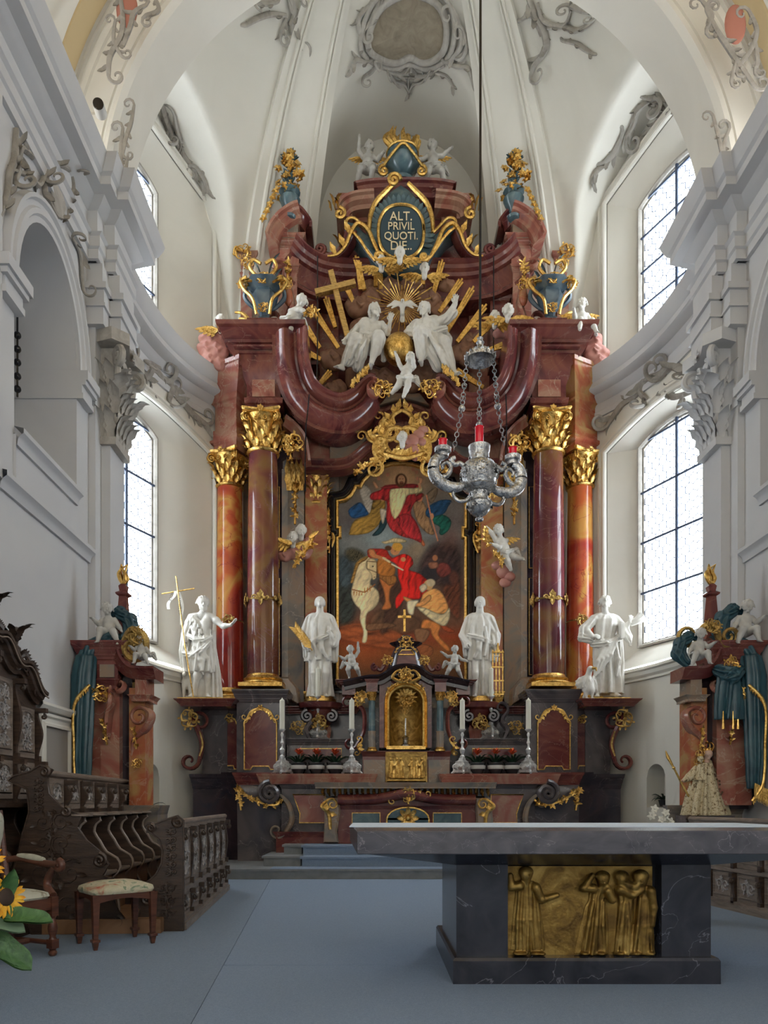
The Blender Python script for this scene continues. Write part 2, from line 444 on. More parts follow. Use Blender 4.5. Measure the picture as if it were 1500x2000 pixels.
# ---- window reveals, frames, iron bars, hexagonal panes
GLASS=bpy.data.materials.new('leaded_glass'); GLASS.use_nodes=True
nt=GLASS.node_tree; nt.nodes.clear()
o_=nt.nodes.new('ShaderNodeOutputMaterial'); mx=nt.nodes.new('ShaderNodeMixShader'); tr=nt.nodes.new('ShaderNodeBsdfTransparent'); gl=nt.nodes.new('ShaderNodeBsdfGlossy')
fr=nt.nodes.new('ShaderNodeFresnel'); fr.inputs[0].default_value=1.45; tr.inputs[0].default_value=(.93,.96,.98,1); gl.inputs['Roughness'].default_value=.1
mx.inputs[0].default_value=.05; nt.links.new(tr.outputs[0],mx.inputs[1]); nt.links.new(gl.outputs[0],mx.inputs[2]); nt.links.new(mx.outputs[0],o_.inputs[0])
def window(sd,W,num,lab):
 u=Vector((UL[0]*sd,UL[1])); v=Vector((-UL[1]*sd,UL[0])); C0=Vector((CXR,CY))
 def gp(s,z,dt=0):
  p=C0+u*(WT+dt)+v*s; return (p.x,p.y,z)
 oz0,os_,oc=W['o']; gz0,gs,gc=W['g']
 S=SVN(sd); s0g,HG=SG[sd]
 outer=[(s,archz(SN(s,sd),1,os_,oc)) for s in S]; inner=[(s0g+HG*SN(s,sd),archz(SN(s,sd),1,gs,gc)) for s in S]
 outer=[(-HW,oz0)]+outer+[(HOF[sd],oz0)]; inner=[(s0g-HG,gz0)]+inner+[(s0g+HG,gz0)]
 ro=[]; 
 for s,z in outer: p=wallhit(s,sd); ro.append((p.x,p.y,z))
 ri=[gp(s,z) for s,z in inner]
 mb=MB(); mb.grid([ro,ri]); mb.add([ro[0],ri[0],ri[-1],ro[-1]],[(0,1,2,3)])
 n=len(ro)
 win=struct('window_%d'%num,mb,PLASTER,smooth=30)
 fm=MB()
 path=[Vector(p) for p in ro]
 prof=[(0,.0),(.05,.0),(.07,.02),(.07,.05),(.045,.06),(.045,.1),(.075,.12),(.075,.16),(.03,.18),(0,.2)]
 rows=[]
 for i,p in enumerate(path):
  pa=path[max(i-1,0)]; pb=path[min(i+1,len(path)-1)]
  if i in (0,): pb=path[1]; pa=path[0]
  if i==len(path)-1: pa=path[-2]; pb=path[-1]
  a=(p-pa).normalized() if i else (pb-p).normalized(); b=(pb-p).normalized() if i<len(path)-1 else a
  t=(a+b).normalized(); k=1/max(.5,t.dot(a))
  inw_=Vector((-u.x,-u.y,0))
  side=t.cross(inw_).normalized()
  mid=Vector((0,0,0)); c=wallhit(0,sd); mid=Vector((c.x,c.y,(oz0+os_)/2))
  if side.dot(p-mid)<0: side=-side
  rows.append([p+inw_*(q[0]+.02)+side*(q[1]*k) for q in prof])
 fm.grid(rows); struct('window_surround',fm,PLASTER,win,smooth=30)
 f2=MB(); path=[Vector(q) for q in ri]; rows=[]
 prof=[(0,0),(.12,0),(.12,.035),(.08,.06),(.04,.06),(.04,.09),(0,.09)]
 for i,p in enumerate(path+[]):
  a=(p-path[i-1]).normalized(); b=(path[(i+1)%len(path)]-p).normalized()
  t=(a+b).normalized(); k=1/max(.5,t.dot(a)); inw_=Vector((-u.x,-u.y,0)); side=t.cross(inw_).normalized()
  g=gp(s0g,(gz0+gs)/2); mid=Vector(g)
  if side.dot(p-mid)>0: side=-side
  rows.append([p+inw_*(q[0]-.02)+side*(q[1]*k-.03) for q in prof])
 f2.grid(rows,close_u=True,close_v=True); struct('window_frame',f2,STUCCO,win,smooth=30)
 hgl=HG-.03
 nb=4
 zs=[gz0+.05+(gs-gz0+.02)*k/nb for k in range(0,nb+1)]
 for k,z in enumerate(zs[1:]):
  b=MB(); b.tube([gp(s0g-hgl,z,-.05),gp(s0g+hgl,z,-.05)],.022,6); struct('bar',b,DOOR,win)
 b=MB(); b.tube([gp(s0g,gz0,-.04),gp(s0g,gc,-.04)],.03,6); struct('mullion',b,DOOR,win)
 r=.098; lead=MB(); hexm=None
 hx=math.sqrt(3)*r; row=0; z=gz0+.02
 vv=Vector((v.x,v.y,0)); cnt=0
 def seg(p,q):
  p=Vector(p); q=Vector(q); d=(q-p).normalized(); sde=Vector((-u.x,-u.y,0)); wv=d.cross(sde)*.0085
  o=sde*.012
  lead.add([p+wv,p-wv,q-wv,q+wv,p+o,q+o],[(0,1,4),(0,4,5,3),(1,2,5,4),(0,3,2,1),(2,3,5)])
 while z<gc+.05:
  s=-hgl+(hx/2 if row%2 else 0)+.0
  while s<hgl+.02:
   zt=archz(min(abs(s),HG),HG,gs,gc)
   if z<zt-.02:
    if hexm is None:
     hm=MB(); rr=r-.004
     ring=[(vv*(rr*math.cos(PI/6+k*PI/3)))+Vector((0,0,rr*math.sin(PI/6+k*PI/3))) for k in range(6)]
     bk=[q+Vector((u.x,u.y,0))*.004 for q in ring]
     hm.add(ring+bk,[(0,1,2,3,4,5),(11,10,9,8,7,6)]+[(k,k+6,(k+1)%6+6,(k+1)%6) for k in range(6)])
     po=obj('pane',hm,GLASS,None,smooth=0); hexm=po
    else:
     po=hexm.copy(); COL.objects.link(po)
    po.parent=win
    cc=gp(s+s0g,z); po.location=cc; cnt+=1
    cc=Vector(cc)
    cor=[cc+vv*(r*math.cos(PI/6+k*PI/3))+Vector((0,0,r*math.sin(PI/6+k*PI/3))) for k in range(6)]
    seg(cor[0],cor[1]); seg(cor[1],cor[2]); seg(cor[5],cor[0])
   s+=hx
  z+=1.5*r; row+=1
 struct('lead_came',lead,DOOR,win,smooth=0)['kind']='stuff'
 return win
window(-1,LOWW,1,''); window(1,LOWW,2,''); window(-1,UPPW,3,''); window(1,UPPW,4,'')
# ---- moulded sills below the lower windows
for sd,nm in ((-1,'trim_1'),(1,'trim_2')):
 mb=MB(); path=[]
 ss=[1.5,1.1,.8,.4,0,-.4,-.8,-1.3]
 for s in ss:
  p=wallhit(s,sd); path.append((p.x,p.y,3.53))
 if sd<0: path=path
 u=Vector((UL[0]*sd,UL[1],0)); inw_=-u
 prof=[(-.05,.05),(.16,.05),(.16,0),(.12,-.02),(.10,-.08),(.05,-.12),(.05,-.16),(-.05,-.16)]
 rows=[[Vector(p)+inw_*q[0]+Vector((0,0,q[1])) for q in prof] for p in path]
 mb.grid(rows,close_u=True); struct(nm,mb,PLASTER,smooth=30)
# ---- apse entablature
def ring(offs,prof,name,m,ph0=.0,ph1=PI,skip=None):
 mb=MB(); n=80; rows=[]
 path=[SE(ph0+(ph1-ph0)*i/n) for i in range(n+1)]
 for i,p in enumerate(path):
  a=path[max(i-1,0)]; b=path[min(i+1,n)]; t=(b-a).normalized()
  nrm=Vector((-t.y,t.x))
  rows.append([(p.x+nrm.x*q[0],p.y+nrm.y*q[0],q[1]) for q in prof])
 mb.grid(rows); return struct(name,mb,m,smooth=25)
CORN=[(0,8.52),(.04,8.52),(.05,8.62),(.03,8.64),(.03,8.78),(.07,8.80),(.12,8.86),(.15,8.9),(.30,8.92),(.34,8.94),(.34,9.03),(.37,9.05),(.45,9.18),(.47,9.25),(0,9.27)]
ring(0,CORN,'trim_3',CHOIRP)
# ---- vault of the apse
mb=MB(); NR,NP=120,520; rows=[]
for i in range(NR+1):
 t=(PI/2)*i/NR; rho=math.sin(t)
 row=[]
 for j in range(NP+1):
  ph=PI*j/NP; p=SE(ph); x=CXR+(p.x-CXR)*rho; y=CY+(p.y-CY)*rho
  row.append((x,y,smax(dome(rho),lunette(x,y))))
 rows.append(row)
mb.grid(rows); vault=struct('ceiling',mb,PLASTER,smooth=24)
# broad ribs running up the vault, with mouldings along both edges
def ribpt(X0,rho):
 """rib line starting on the wall at side offset X0 from the axis"""
 f=abs(X0)/RA; y=RB*(1-f**2.5)**.4
 return Vector((CXR+X0*rho,CY+y*rho,dome(rho)))
def ribstrip(x0,x1,t0,name,prof_h,par=None):
 mb=MB(); rows=[]
 for i in range(41):
  th=t0+(PI/2-t0)*(40-i)/40; rho=math.sin(th)
  a=ribpt(x0,rho); b=ribpt(x1,rho)
  c=Vector((CXR,CY,ZD)); row=[]
  for k,(f,h) in enumerate(prof_h):
   p=a.lerp(b,f); d=(c-p).normalized(); row.append(p+d*h)
  rows.append(row)
 mb.grid(rows); return struct(name,mb,PLASTER,par,smooth=25)
H=.10
RP=[(0,-.05),(0,H),(.12,H),(.13,H+.05),(.16,H+.06),(.17,H+.02),(.19,H+.02),(.20,H+.05),(.23,H+.05),(.24,H),(.76,H),(.77,H+.04),(.80,H+.05),(.81,H+.02),(.83,H+.02),(.84,H+.05),(.87,H+.05),(.88,H),(1,H),(1,-.05)]
ribstrip(-3.3,-1.95,.12,'beam_left',RP); ribstrip(1.95,3.3,.12,'beam_right',RP)
# round moulding ledge where the central wall lunette meets the vault is left plain
# ---- piers and choir walls
mb=MB(); XL=[-3.73,-3.64,-3.52]; YL=[9.71,9.92,10.42]
ARY0,ARY1,ARZ,ARC=7.70,9.32,6.6,1.06
AYM=(ARY0+ARY1)/2
def sidewall(sd,name):
 mb=MB()
 def X(x): return x if sd<0 else 2*.56-x
 x0=X(-3.73); ztop=9.27
 ys=[ARY0+(ARY1-ARY0)*i/20 for i in range(21)]
 def za(y): q=(y-AYM)/((ARY1-ARY0)/2); return ARZ+ARC*math.sqrt(max(0,1-q*q))
 def quad(ya,yb,za0,za1,zb0,zb1,xx=x0): mb.add([(xx,ya,za0),(xx,yb,zb0),(xx,yb,zb1),(xx,ya,za1)],[(0,1,2,3)])
 quad(-7,-6,0,ztop,0,ztop); quad(-2.6,ARY0,0,ztop,0,ztop); quad(-6,-2.6,0,4.6,0,4.6); quad(-6,-2.6,8.1,ztop,8.1,ztop)  # gap in the unseen stretch of wall, added for fill light
 quad(ARY1,YL[0],0,ztop,0,ztop)
 for a,b in zip(ys[:-1],ys[1:]):
  quad(a,b,0,5.02,0,5.02)
  quad(a,b,za(a),ztop,za(b),ztop)
 xr=X(-4.75)
 ringp=[(ARY0,5.02)]+[(y,za(y)) for y in ys]+[(ARY1,5.02)]
 mb.grid([[(x0,y,z) for y,z in ringp],[(xr,y,z) for y,z in ringp]])
 mb.add([(x0,ARY0,5.02),(xr,ARY0,5.02),(xr,ARY1,5.02),(x0,ARY1,5.02)],[(0,1,2,3)])
 mb.add([(xr,y,z) for y,z in ringp],[tuple(range(len(ringp)))])
 pl=[(X(-3.73),YL[0]),(X(-3.64),YL[0]),(X(-3.64),YL[1]),(X(-3.52),YL[1]),(X(-3.52),YL[2]),(X(-3.80),YL[2]),(X(-4.2),10.9)]
 mb.grid([[(x,y,0) for x,y in pl],[(x,y,9.27) for x,y in pl]])
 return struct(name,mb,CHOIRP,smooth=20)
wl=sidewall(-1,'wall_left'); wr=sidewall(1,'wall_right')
for sd,par,tn in ((-1,wl,'trim_4'),(1,wr,'trim_5')):
 def X(x): return x if sd<0 else 2*.56-x
 D=-sd
 ep=[(0,8.2),(.05,8.2),(.05,8.32),(.08,8.34),(.08,8.47),(.12,8.50),(.03,8.53),(.03,8.83),(.10,8.86),(.14,8.9),(.17,8.93),(.30,8.95),(.30,9.05),(.34,9.08),(.40,9.2),(.42,9.26),(-.2,9.27)]
 pl=[(-3.73,-7),(-3.73,9.62),(-3.60,9.62),(-3.60,9.86),(-3.46,9.86),(-3.46,10.5),(-3.9,10.62)]
 path=[(X(x),y,0) for x,y in pl]
 rows=[]
 for i,p in enumerate(path):
  p=Vector(p); a=(p-Vector(path[i-1])).normalized() if i else None; b=(Vector(path[i+1])-p).normalized() if i<len(path)-1 else None
  a=a or b; b=b or a
  na=Vector((a.y,-a.x,0))*D*1; nb_=Vector((b.y,-b.x,0))*D
  m_=(na+nb_); m_=m_/max(.6,m_.length_squared/2) if m_.length>1e-6 else na
  rows.append([(p.x+m_.x*q[0],p.y+m_.y*q[0],q[1]) for q in ep])
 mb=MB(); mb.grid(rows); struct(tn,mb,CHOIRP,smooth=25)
 bl=MB()
 for (xa,xb,ya,yb,zz) in ((-3.74,-3.53,9.66,9.9,0),(-3.66,-3.38,9.88,10.46,0)):
  for k,(z0,z1,e) in enumerate(((7.4,7.62,.02),(7.62,7.66,.05),(7.66,7.84,.03),(7.84,7.92,.07),(7.92,8.2,.0))):
   x0_,x1_=sorted((X(xa),X(xb+e))); bl.box(x0_,x1_,ya-e,yb+e,z0,z1)
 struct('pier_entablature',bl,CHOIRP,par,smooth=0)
 m2=MB(); x0=X(-3.73)
 for z,pr,yy0,yy1 in ((4.43,.10,7.35,9.7),(5.02,.10,ARY0,ARY1-.02)):
  prof=[(0,-.12),(.03,-.12),(.04,-.06),(pr*.6,-.03),(pr,0),(pr,.05),(0,.07)]
  m2.grid([[(x0+D*q[0],y,z+q[1]) for q in prof] for y in (yy0,yy1)])
  m2.add([(x0+D*q[0],yy1,z+q[1]) for q in prof],[tuple(range(7))])
 m2.grid([[(x0+D*q[0],ARY0-.02,z) for q in ((0,0),(.03,0))] for z in (4.4,5)])
 m2.box(*sorted((x0,x0+D*.05)),7.30,7.36,4.4,8.2)
 ys=[ARY0+(ARY1-ARY0)*i/24 for i in range(25)]
 cen=Vector((x0,AYM,ARZ)); rows=[]
 prof=[(0,0),(.05,0),(.05,.06),(.08,.08),(.08,.13),(.05,.15),(.05,.2),(.09,.22),(.09,.26),(0,.28)]
 for i in range(25):
  a=PI*i/24; ry,rz_=(ARY1-ARY0)/2,ARC
  rows.append([(x0+D*q[0],AYM-(ry+q[1])*math.cos(a),ARZ+(rz_+q[1])*math.sin(a)) for q in prof])
 m2.grid(rows)
 for ya,yb in ((ARY0-.32,ARY0+.02),(ARY1-.02,ARY1+.3)):
  for z0,z1,e in ((6.25,6.32,.03),(6.32,6.42,.015),(6.42,6.48,.06),(6.48,6.6,.09)):
   m2.box(*sorted((x0-D*1.0,x0+D*(.06+e))),ya-(e if ya<AYM else .0),yb+(e if ya<AYM else e),z0,z1)
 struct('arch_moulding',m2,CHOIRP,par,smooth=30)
# ---- choir arch and barrel vault nearer the viewer
CXV=.60
def arc_strip(pairs,name,m,y_list=None,par=None):
 """pairs: (radius, y) profile swept over the semicircle above z=9.25"""
 mb=MB(); rows=[]
 for i in range(61):
  a=PI*i/60
  rows.append([(CXV-r*math.cos(a),y,9.24+r*math.sin(a)) for r,y in pairs])
 mb.grid(rows); return struct(name,mb,m,par,smooth=25)
AR=4.15
arch=arc_strip([(AR+.12,10.75),(AR,10.70),(AR,9.95),(AR+.03,9.90),(AR+.05,9.87),(AR+.09,9.87),(AR+.11,9.90),(AR+.14,9.90),(AR+.15,9.87),(AR+.19,9.87),(AR+.2,9.9),
    (AR+.50,9.9),(AR+.51,9.86),(AR+.56,9.84),(AR+.58,9.88),(AR+.61,9.88),(AR+.62,9.83),(AR+.66,9.83),(AR+.66,9.7)],'beam_choir_arch',PLASTER)
b1=arc_strip([(AR+.66,9.7),(AR+.66,9.35),(AR+.62,9.35),(AR+.62,8.55),(AR+.68,8.55)],'ceiling_arch_band',PLASTER)
arc_strip([(AR+.67,9.72),(AR+.60,9.70),(AR+.60,9.36),(AR+.67,9.34)],'ochre_band',YPLASTER,par=b1)
b2=arc_strip([(AR+.68,8.56),(AR+.68,-7)],'ceiling_choir',YPLASTER)
# strips of moulding along the choir vault
# wall above the arch closes the apse vault towards the viewer
mb=MB(); rows=[[],[]]
for i in range(61):
 a=PI*i/60
 rows[0].append((CXV-(AR+.1)*math.cos(a),10.72,9.24+(AR+.1)*math.sin(a)))
 rows[1].append((CXV-6*math.copysign(min(1,abs(math.cos(a))*1.4),math.cos(a)),10.72,9.24+8.2*math.sin(a)))
mb.grid(rows); struct('wall_choir_arch',mb,PLASTER)
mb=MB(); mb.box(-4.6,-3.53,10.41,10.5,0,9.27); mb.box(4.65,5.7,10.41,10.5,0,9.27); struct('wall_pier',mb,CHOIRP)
# end wall of the choir behind the viewer, without an opening
mb=MB(); mb.box(-6,7,-7.3,-7.05,0,16); struct('wall_front',mb,PLASTER)
# ---- floor, carpets and altar steps
mb=MB(); mb.box(-6,7,-8,17,-.3,-.012); floor=struct('floor',mb,STEPM)
def slab(name,pl,z0,z1,m,par=None):
 mb=MB(); n=len(pl)
 mb.add([(x,y,z0) for x,y in pl]+[(x,y,z1) for x,y in pl],[tuple(range(n,2*n))]+[(i,(i+1)%n,(i+1)%n+n,i+n) for i in range(n)])
 return struct(name,mb,m,par,smooth=0)
g=.006
def flo(px,py): Y=F_PX*CAMZ/(py-VY); return ((px-VX)*Y/F_PX,Y)
s1=flo(375,1998); s2=flo(440,1885); s3=flo(527,1720)
dx=(s3[0]-s1[0])/(s3[1]-s1[1])
def sx(y): return s1[0]+dx*(y-s1[1])
ysm=s2[1]
slab('floor_carpet',[(sx(-8),-8),(7,-8),(7,ysm-g),(sx(ysm),ysm-g)],-.012,.0,CARPET)
slab('floor_carpet',[(sx(ysm),ysm+g),(7,ysm+g),(7,11.48),(sx(11.48),11.48)],-.012,0,CARPET)
e1=flo(0,1880); e2=flo(250,1844)
slab('floor_carpet',[(-6,-8),(sx(-8)-g,-8),(sx(11.48)-g,11.48),(-6,11.48)],-.012,-.003,CARPETD)
# altar steps
SY=[11.5,11.86,12.2]
def stepslab(x0,x1,y0,y1,z0,z1,name,m=CARPET):
 mb=MB(); mb.box(x0,x1,y0,y1,z0,z1-.035); mb.box(x0-.03,x1+.03,y0-.03,y1,z1-.035,z1)
 return struct(name,mb,m)
stepslab(-4.4,5.6,11.5,16,-.3,.155,'floor_step',STEPM)
stepslab(xat(590,11.86),3.2,11.86,16,.155,.32,'floor_step',CARPET)
stepslab(xat(515,12.0),xat(586,11.9),12.0,16,.155,.32,'floor_step',STEPM)
stepslab(xat(592,12.24),2.9,12.24,14.6,.32,.48,'floor_step',CARPET)
stepslab(xat(556,12.5),xat(588,12.3),12.4,14.6,.32,.48,'floor_step',STEPM)
slab('floor_carpet',[(xat(528,11.5),11.47),(3.6,11.47),(3.6,11.86),(xat(528,11.5),11.86)],.155,.163,CARPET)
# ================================================================== ORNAMENT
R=random.Random(3)
def frame(n,upv=(0,0,1)):
 n=Vector(n).normalized(); u=Vector(upv)-n*n.dot(Vector(upv))
 if u.length<1e-4: u=n.orthogonal()
 u.normalize(); return n,u,n.cross(u)
def leaf(mb,p,d,nrm,L,W,curl=.5,lobes=3,nu=6,nv=4,hollow=.25):
 """acanthus leaf from p along d, bending towards nrm"""
 p=Vector(p); d=Vector(d).normalized(); nrm=Vector(nrm); nrm=(nrm-d*d.dot(nrm))
 nrm=nrm.normalized() if nrm.length>1e-5 else d.orthogonal().normalized(); s=d.cross(nrm)
 rows=[]; q=p.copy(); a=0
 for i in range(nu+1):
  t=i/nu
  wv=W*(math.sin(PI*min(1,t*.92+.10))**.7)*(1+.22*math.cos(lobes*2*PI*t))*(1 if t<.97 else .15)
  a=curl*t*t*2.2
  dd=d*math.cos(a)+nrm*math.sin(a); nn=nrm*math.cos(a)-d*math.sin(a)
  rows.append([q+s*(wv*(j/nv*2-1)*.5)+nn*(hollow*wv*((j/nv*2-1)**2)*.6) for j in range(nv+1)])
  q=q+dd*(L/nu)
 mb.grid(rows)
 mb.grid([[v-nrm*(W*.06+.004) for v in r[::-1]] for r in rows])
 return mb
def spiral(c,r,turns,a0,sg=1,n=10,y=0,grow=.12,ux=(1,0,0),uz=(0,0,1)):
 c=Vector(c); out=[]; N=int(n*turns)+1; ux=Vector(ux); uz=Vector(uz)
 for i in range(N+1):
  t=i/N; a=a0+sg*2*PI*turns*t; rr=r*(1-t)**1.15+r*grow
  out.append(c+ux*(rr*math.cos(a))+uz*(rr*math.sin(a))+Vector((0,-y*t,0)))
 return out
def taper(n,r0,r1,mid=None):
 return [(r0+(r1-r0)*i/(n-1)) if mid is None else (r0*(1-i/(n-1))+r1*i/(n-1)+(mid-(r0+r1)/2)*math.sin(PI*i/(n-1))) for i in range(n)]
def cscroll(mb,pts,w,curl=(1,1),turns=1.1,flat=.6,y=0,ns=6,fringe=0,side=1):
 """C- or S-scroll: a smooth stroke through pts with spiral ends (curl sign each end), leafy fringe"""
 P=cr(pts,5); n=len(P)
 def endspiral(p,d,sg,r):
  nn=Vector((0,-1,0)); s=nn.cross(d).normalized()*sg
  c=p+s*r; a=[]
  N=int((9 if w<.06 else 16)*turns)
  for i in range(1,N+1):
   t=i/N; an=2*PI*turns*t; rr=r*(1-.8*t)
   a.append(c-s*(rr*math.cos(an))+d*(rr*math.sin(an)))
  return a
 r=w*1.7
 a=endspiral(P[0],(P[0]-P[1]).normalized(),curl[0],r)[::-1] if curl[0] else []
 b=endspiral(P[-1],(P[-1]-P[-2]).normalized(),curl[1],r) if curl[1] else []
 Q=a+P+b
 rad=[]
 for i in range(len(Q)):
  if i<len(a): rad.append(w*(.25+.4*i/len(a)))
  elif i>=len(a)+n: rad.append(w*(.65-.4*(i-len(a)-n)/max(1,len(b))))
  else: rad.append(w*(.65+.35*math.sin(PI*(i-len(a))/n)))
 mb.tube(Q,[x*.62 for x in rad],ns,flat=flat)
 if fringe:
  for k in range(2,n-2,max(1,int((n-4)/fringe))):
   t=(P[k+1]-P[k-1]).normalized(); s=Vector((0,-1,0)).cross(t)*side
   leaf(mb,P[k],(s+t*.7),(0,-1,0),w*2.6,w*1.3,.5,2,4,2)
 return mb
def flower(mb,p,r,nrm=(0,-1,0),petals=6,c=True):
 n,u,v=frame(nrm); p=Vector(p); ph=R.random()*6
 for k in range(petals):
  a=ph+2*PI*k/petals; d=u*math.cos(a)+v*math.sin(a)
  leaf(mb,p+n*.1*r,d+n*.45,n,r*1.05,r*.75,-.45,1,3,2)
 if c: mb.sphere(p+n*r*.25,r*.3,6,4)
 return mb
def garland(mb,pts,r,step,leaves=True):
 P=cr(pts,8); L=0; nxt=0
 for a,b in zip(P[:-1],P[1:]):
  d=(b-a).length; L+=d
  if L>=nxt:
   nxt=L+step
   j=Vector((R.uniform(-1,1),R.uniform(-1,.3),R.uniform(-1,1)))*r*.5
   flower(mb,a+j,r*R.uniform(.7,1.1),(R.uniform(-.5,.5),-1,R.uniform(-.5,.5)),5)
   if leaves:
    for _ in range(2):
     an=R.uniform(0,6.28); dd=Vector((math.cos(an),-.4,math.sin(an)))
     leaf(mb,a,dd,(0,-1,0),r*1.9,r*.8,.3,1,3,2)
 mb.tube(P,r*.4,5)
 return mb
def rocaille(mb,c,s,seed=0,spread=1.0,n=5,y=0):
 """a lump of shellwork: interlocked c-scrolls with small leaves about c"""
 rr=random.Random(seed); c=Vector(c); n=max(n,6)
 for k in range(n):
  a=2*PI*k/n+rr.uniform(-.4,.4); d=Vector((math.cos(a),0,math.sin(a))); sg=rr.choice((-1,1)); q=Vector((-d.z,0,d.x))*sg
  f=rr.uniform(.65,1.05)*spread
  p0=c+d*s*.12-q*s*.15; p1=c+d*s*.55*f-q*s*.28+Vector((0,-.15*s,0)); p2=c+d*s*.80*f+q*s*.12; 
  cscroll(mb,[p0,p1,p2],s*.15,(0,sg),1,.8,ns=5)
  for t in (.3,.55,.8):
   leaf(mb,c+d*s*t*f-q*s*.1,d*.6-q*rr.uniform(.3,1),(0,-1,0),s*.32,s*.16,.6,2,4,2)
 mb.sphere(c+Vector((0,-.1*s,0)),s*.17,7,5)
 return mb
def capital_mb(r,h,n=24,half=False):
 """composite capital, origin at its foot centre; r = shaft radius"""
 mb=MB()
 mb.lathe((0,0,0),[(r*1.0,-.06*h),(r*1.10,-.05*h),(r*1.18,0),(r*1.1,.03*h),(r*1.0,.05*h),(r*1.02,.5*h),(r*1.15,.75*h),(r*1.4,.86*h)],n)
 for tier,(z,L,W,cnt,ph) in enumerate(((.02,.34,.50,10,0),(.14,.46,.44,10,PI/10),(.34,.42,.34,10,0))):
  for k in range(cnt):
   a=2*PI*k/cnt+ph; d=Vector((math.cos(a),math.sin(a),0))
   leaf(mb,d*r*(1.03+.02*tier)+Vector((0,0,z*h)),(d.x*.12,d.y*.12,1),d,L*h,W*r,1.05,4,9,4,.35)
 for k in range(4):
  a=PI/4+k*PI/2; d=Vector((math.cos(a),math.sin(a),0)); c=d*r*1.52+Vector((0,0,.76*h))
  S=spiral(c,.36*r,1.9,PI*.9,-1,13,0,.08,d,(0,0,1))
  sd=Vector((-d.y,d.x,0))
  for o in (-.08,.08):
   mb.tube([q+sd*o*r for q in S],[.075*r]*len(S),6)
  stalk=cr([d*r*1.0+Vector((0,0,.45*h)),d*r*1.15+Vector((0,0,.7*h)),S[0]],4)
  mb.tube(stalk,.08*r,6)
  leaf(mb,d*r*1.1+Vector((0,0,.42*h)),(d.x*.5,d.y*.5,1),d,.42*h,.5*r,1.0,2,5,4)
  a2=k*PI/2; d2=Vector((math.cos(a2),math.sin(a2),0)); s2=Vector((-d2.y,d2.x,0))
  for o in (-1,1):
   S=spiral(d2*r*1.22+s2*o*.34*r+Vector((0,0,.73*h)),.17*r,1.3,PI/2,o,10,0,.1,s2,(0,0,1))
   mb.tube(S,.06*r,5)
  flower(mb,d2*r*1.42+Vector((0,0,.93*h)),.26*r,d2,6)
  mb.sphere(d2*r*1.08+Vector((0,0,.45*h)),.22*r,8,6,(1,1,1.5))
 ring=[]
 for k in range(4):
  a=PI/4+k*PI/2; b=a+PI/2
  pa=Vector((math.cos(a),math.sin(a)))*r*1.95; pb=Vector((math.cos(b),math.sin(b)))*r*1.95
  tn=(pb-pa).normalized()
  for t in (0.04,.2,.35,.5,.65,.8,.96):
   q=pa.lerp(pb,t); q=q-q.normalized()*(.30*r*math.sin(PI*t)); ring.append(q)
 m=len(ring); rows=[]
 for z,f in ((.86,.86),(.9,.98),(.93,.94),(.95,1.0),(1.0,1.03)):
  rows.append([(q.x*f,q.y*f,z*h) for q in ring])
 o=len(mb.v); mb.grid(rows,close_u=True); mb.f.append(tuple(o+j for j in reversed(range(m)))); mb.f.append(tuple(o+4*m+j for j in range(m)))
 return mb
def rectloft(mb,cx,rings,yb,cy=None):
 """rings (half width, z, yfront): moulded block standing before yb"""
 rows=[[(cx-hw,yf,z),(cx+hw,yf,z),(cx+hw,yb,z),(cx-hw,yb,z)] for hw,z,yf in rings]
 o=len(mb.v); mb.grid(rows,close_u=True); n=len(rows)
 mb.f.append((o,o+3,o+2,o+1)); mb.f.append(tuple(o+(n-1)*4+j for j in range(4)))
 return mb
def blockpx(mb,cxp,rings,Y,yb):
 """rings in photograph measure at depth Y: (half width px, y px, forward m)"""
 k=Y/F_PX
 return rectloft(mb,xat(cxp,Y),[(hw*k,zat(py,Y),Y-fw) for hw,py,fw in rings],yb)
def mirror(pts,cx=None):
 cx=CXA if cx is None else cx
 return [Vector((2*cx-p[0],p[1],p[2])) for p in pts]
def blobs(mb,pts,seed=0,n=9,m=6):
 rr=random.Random(seed)
 for (x,y,z,r) in pts:
  mb.sphere((x,y,z),r,n,m,(rr.uniform(.9,1.2),.7,rr.uniform(.75,1)))
 return mb
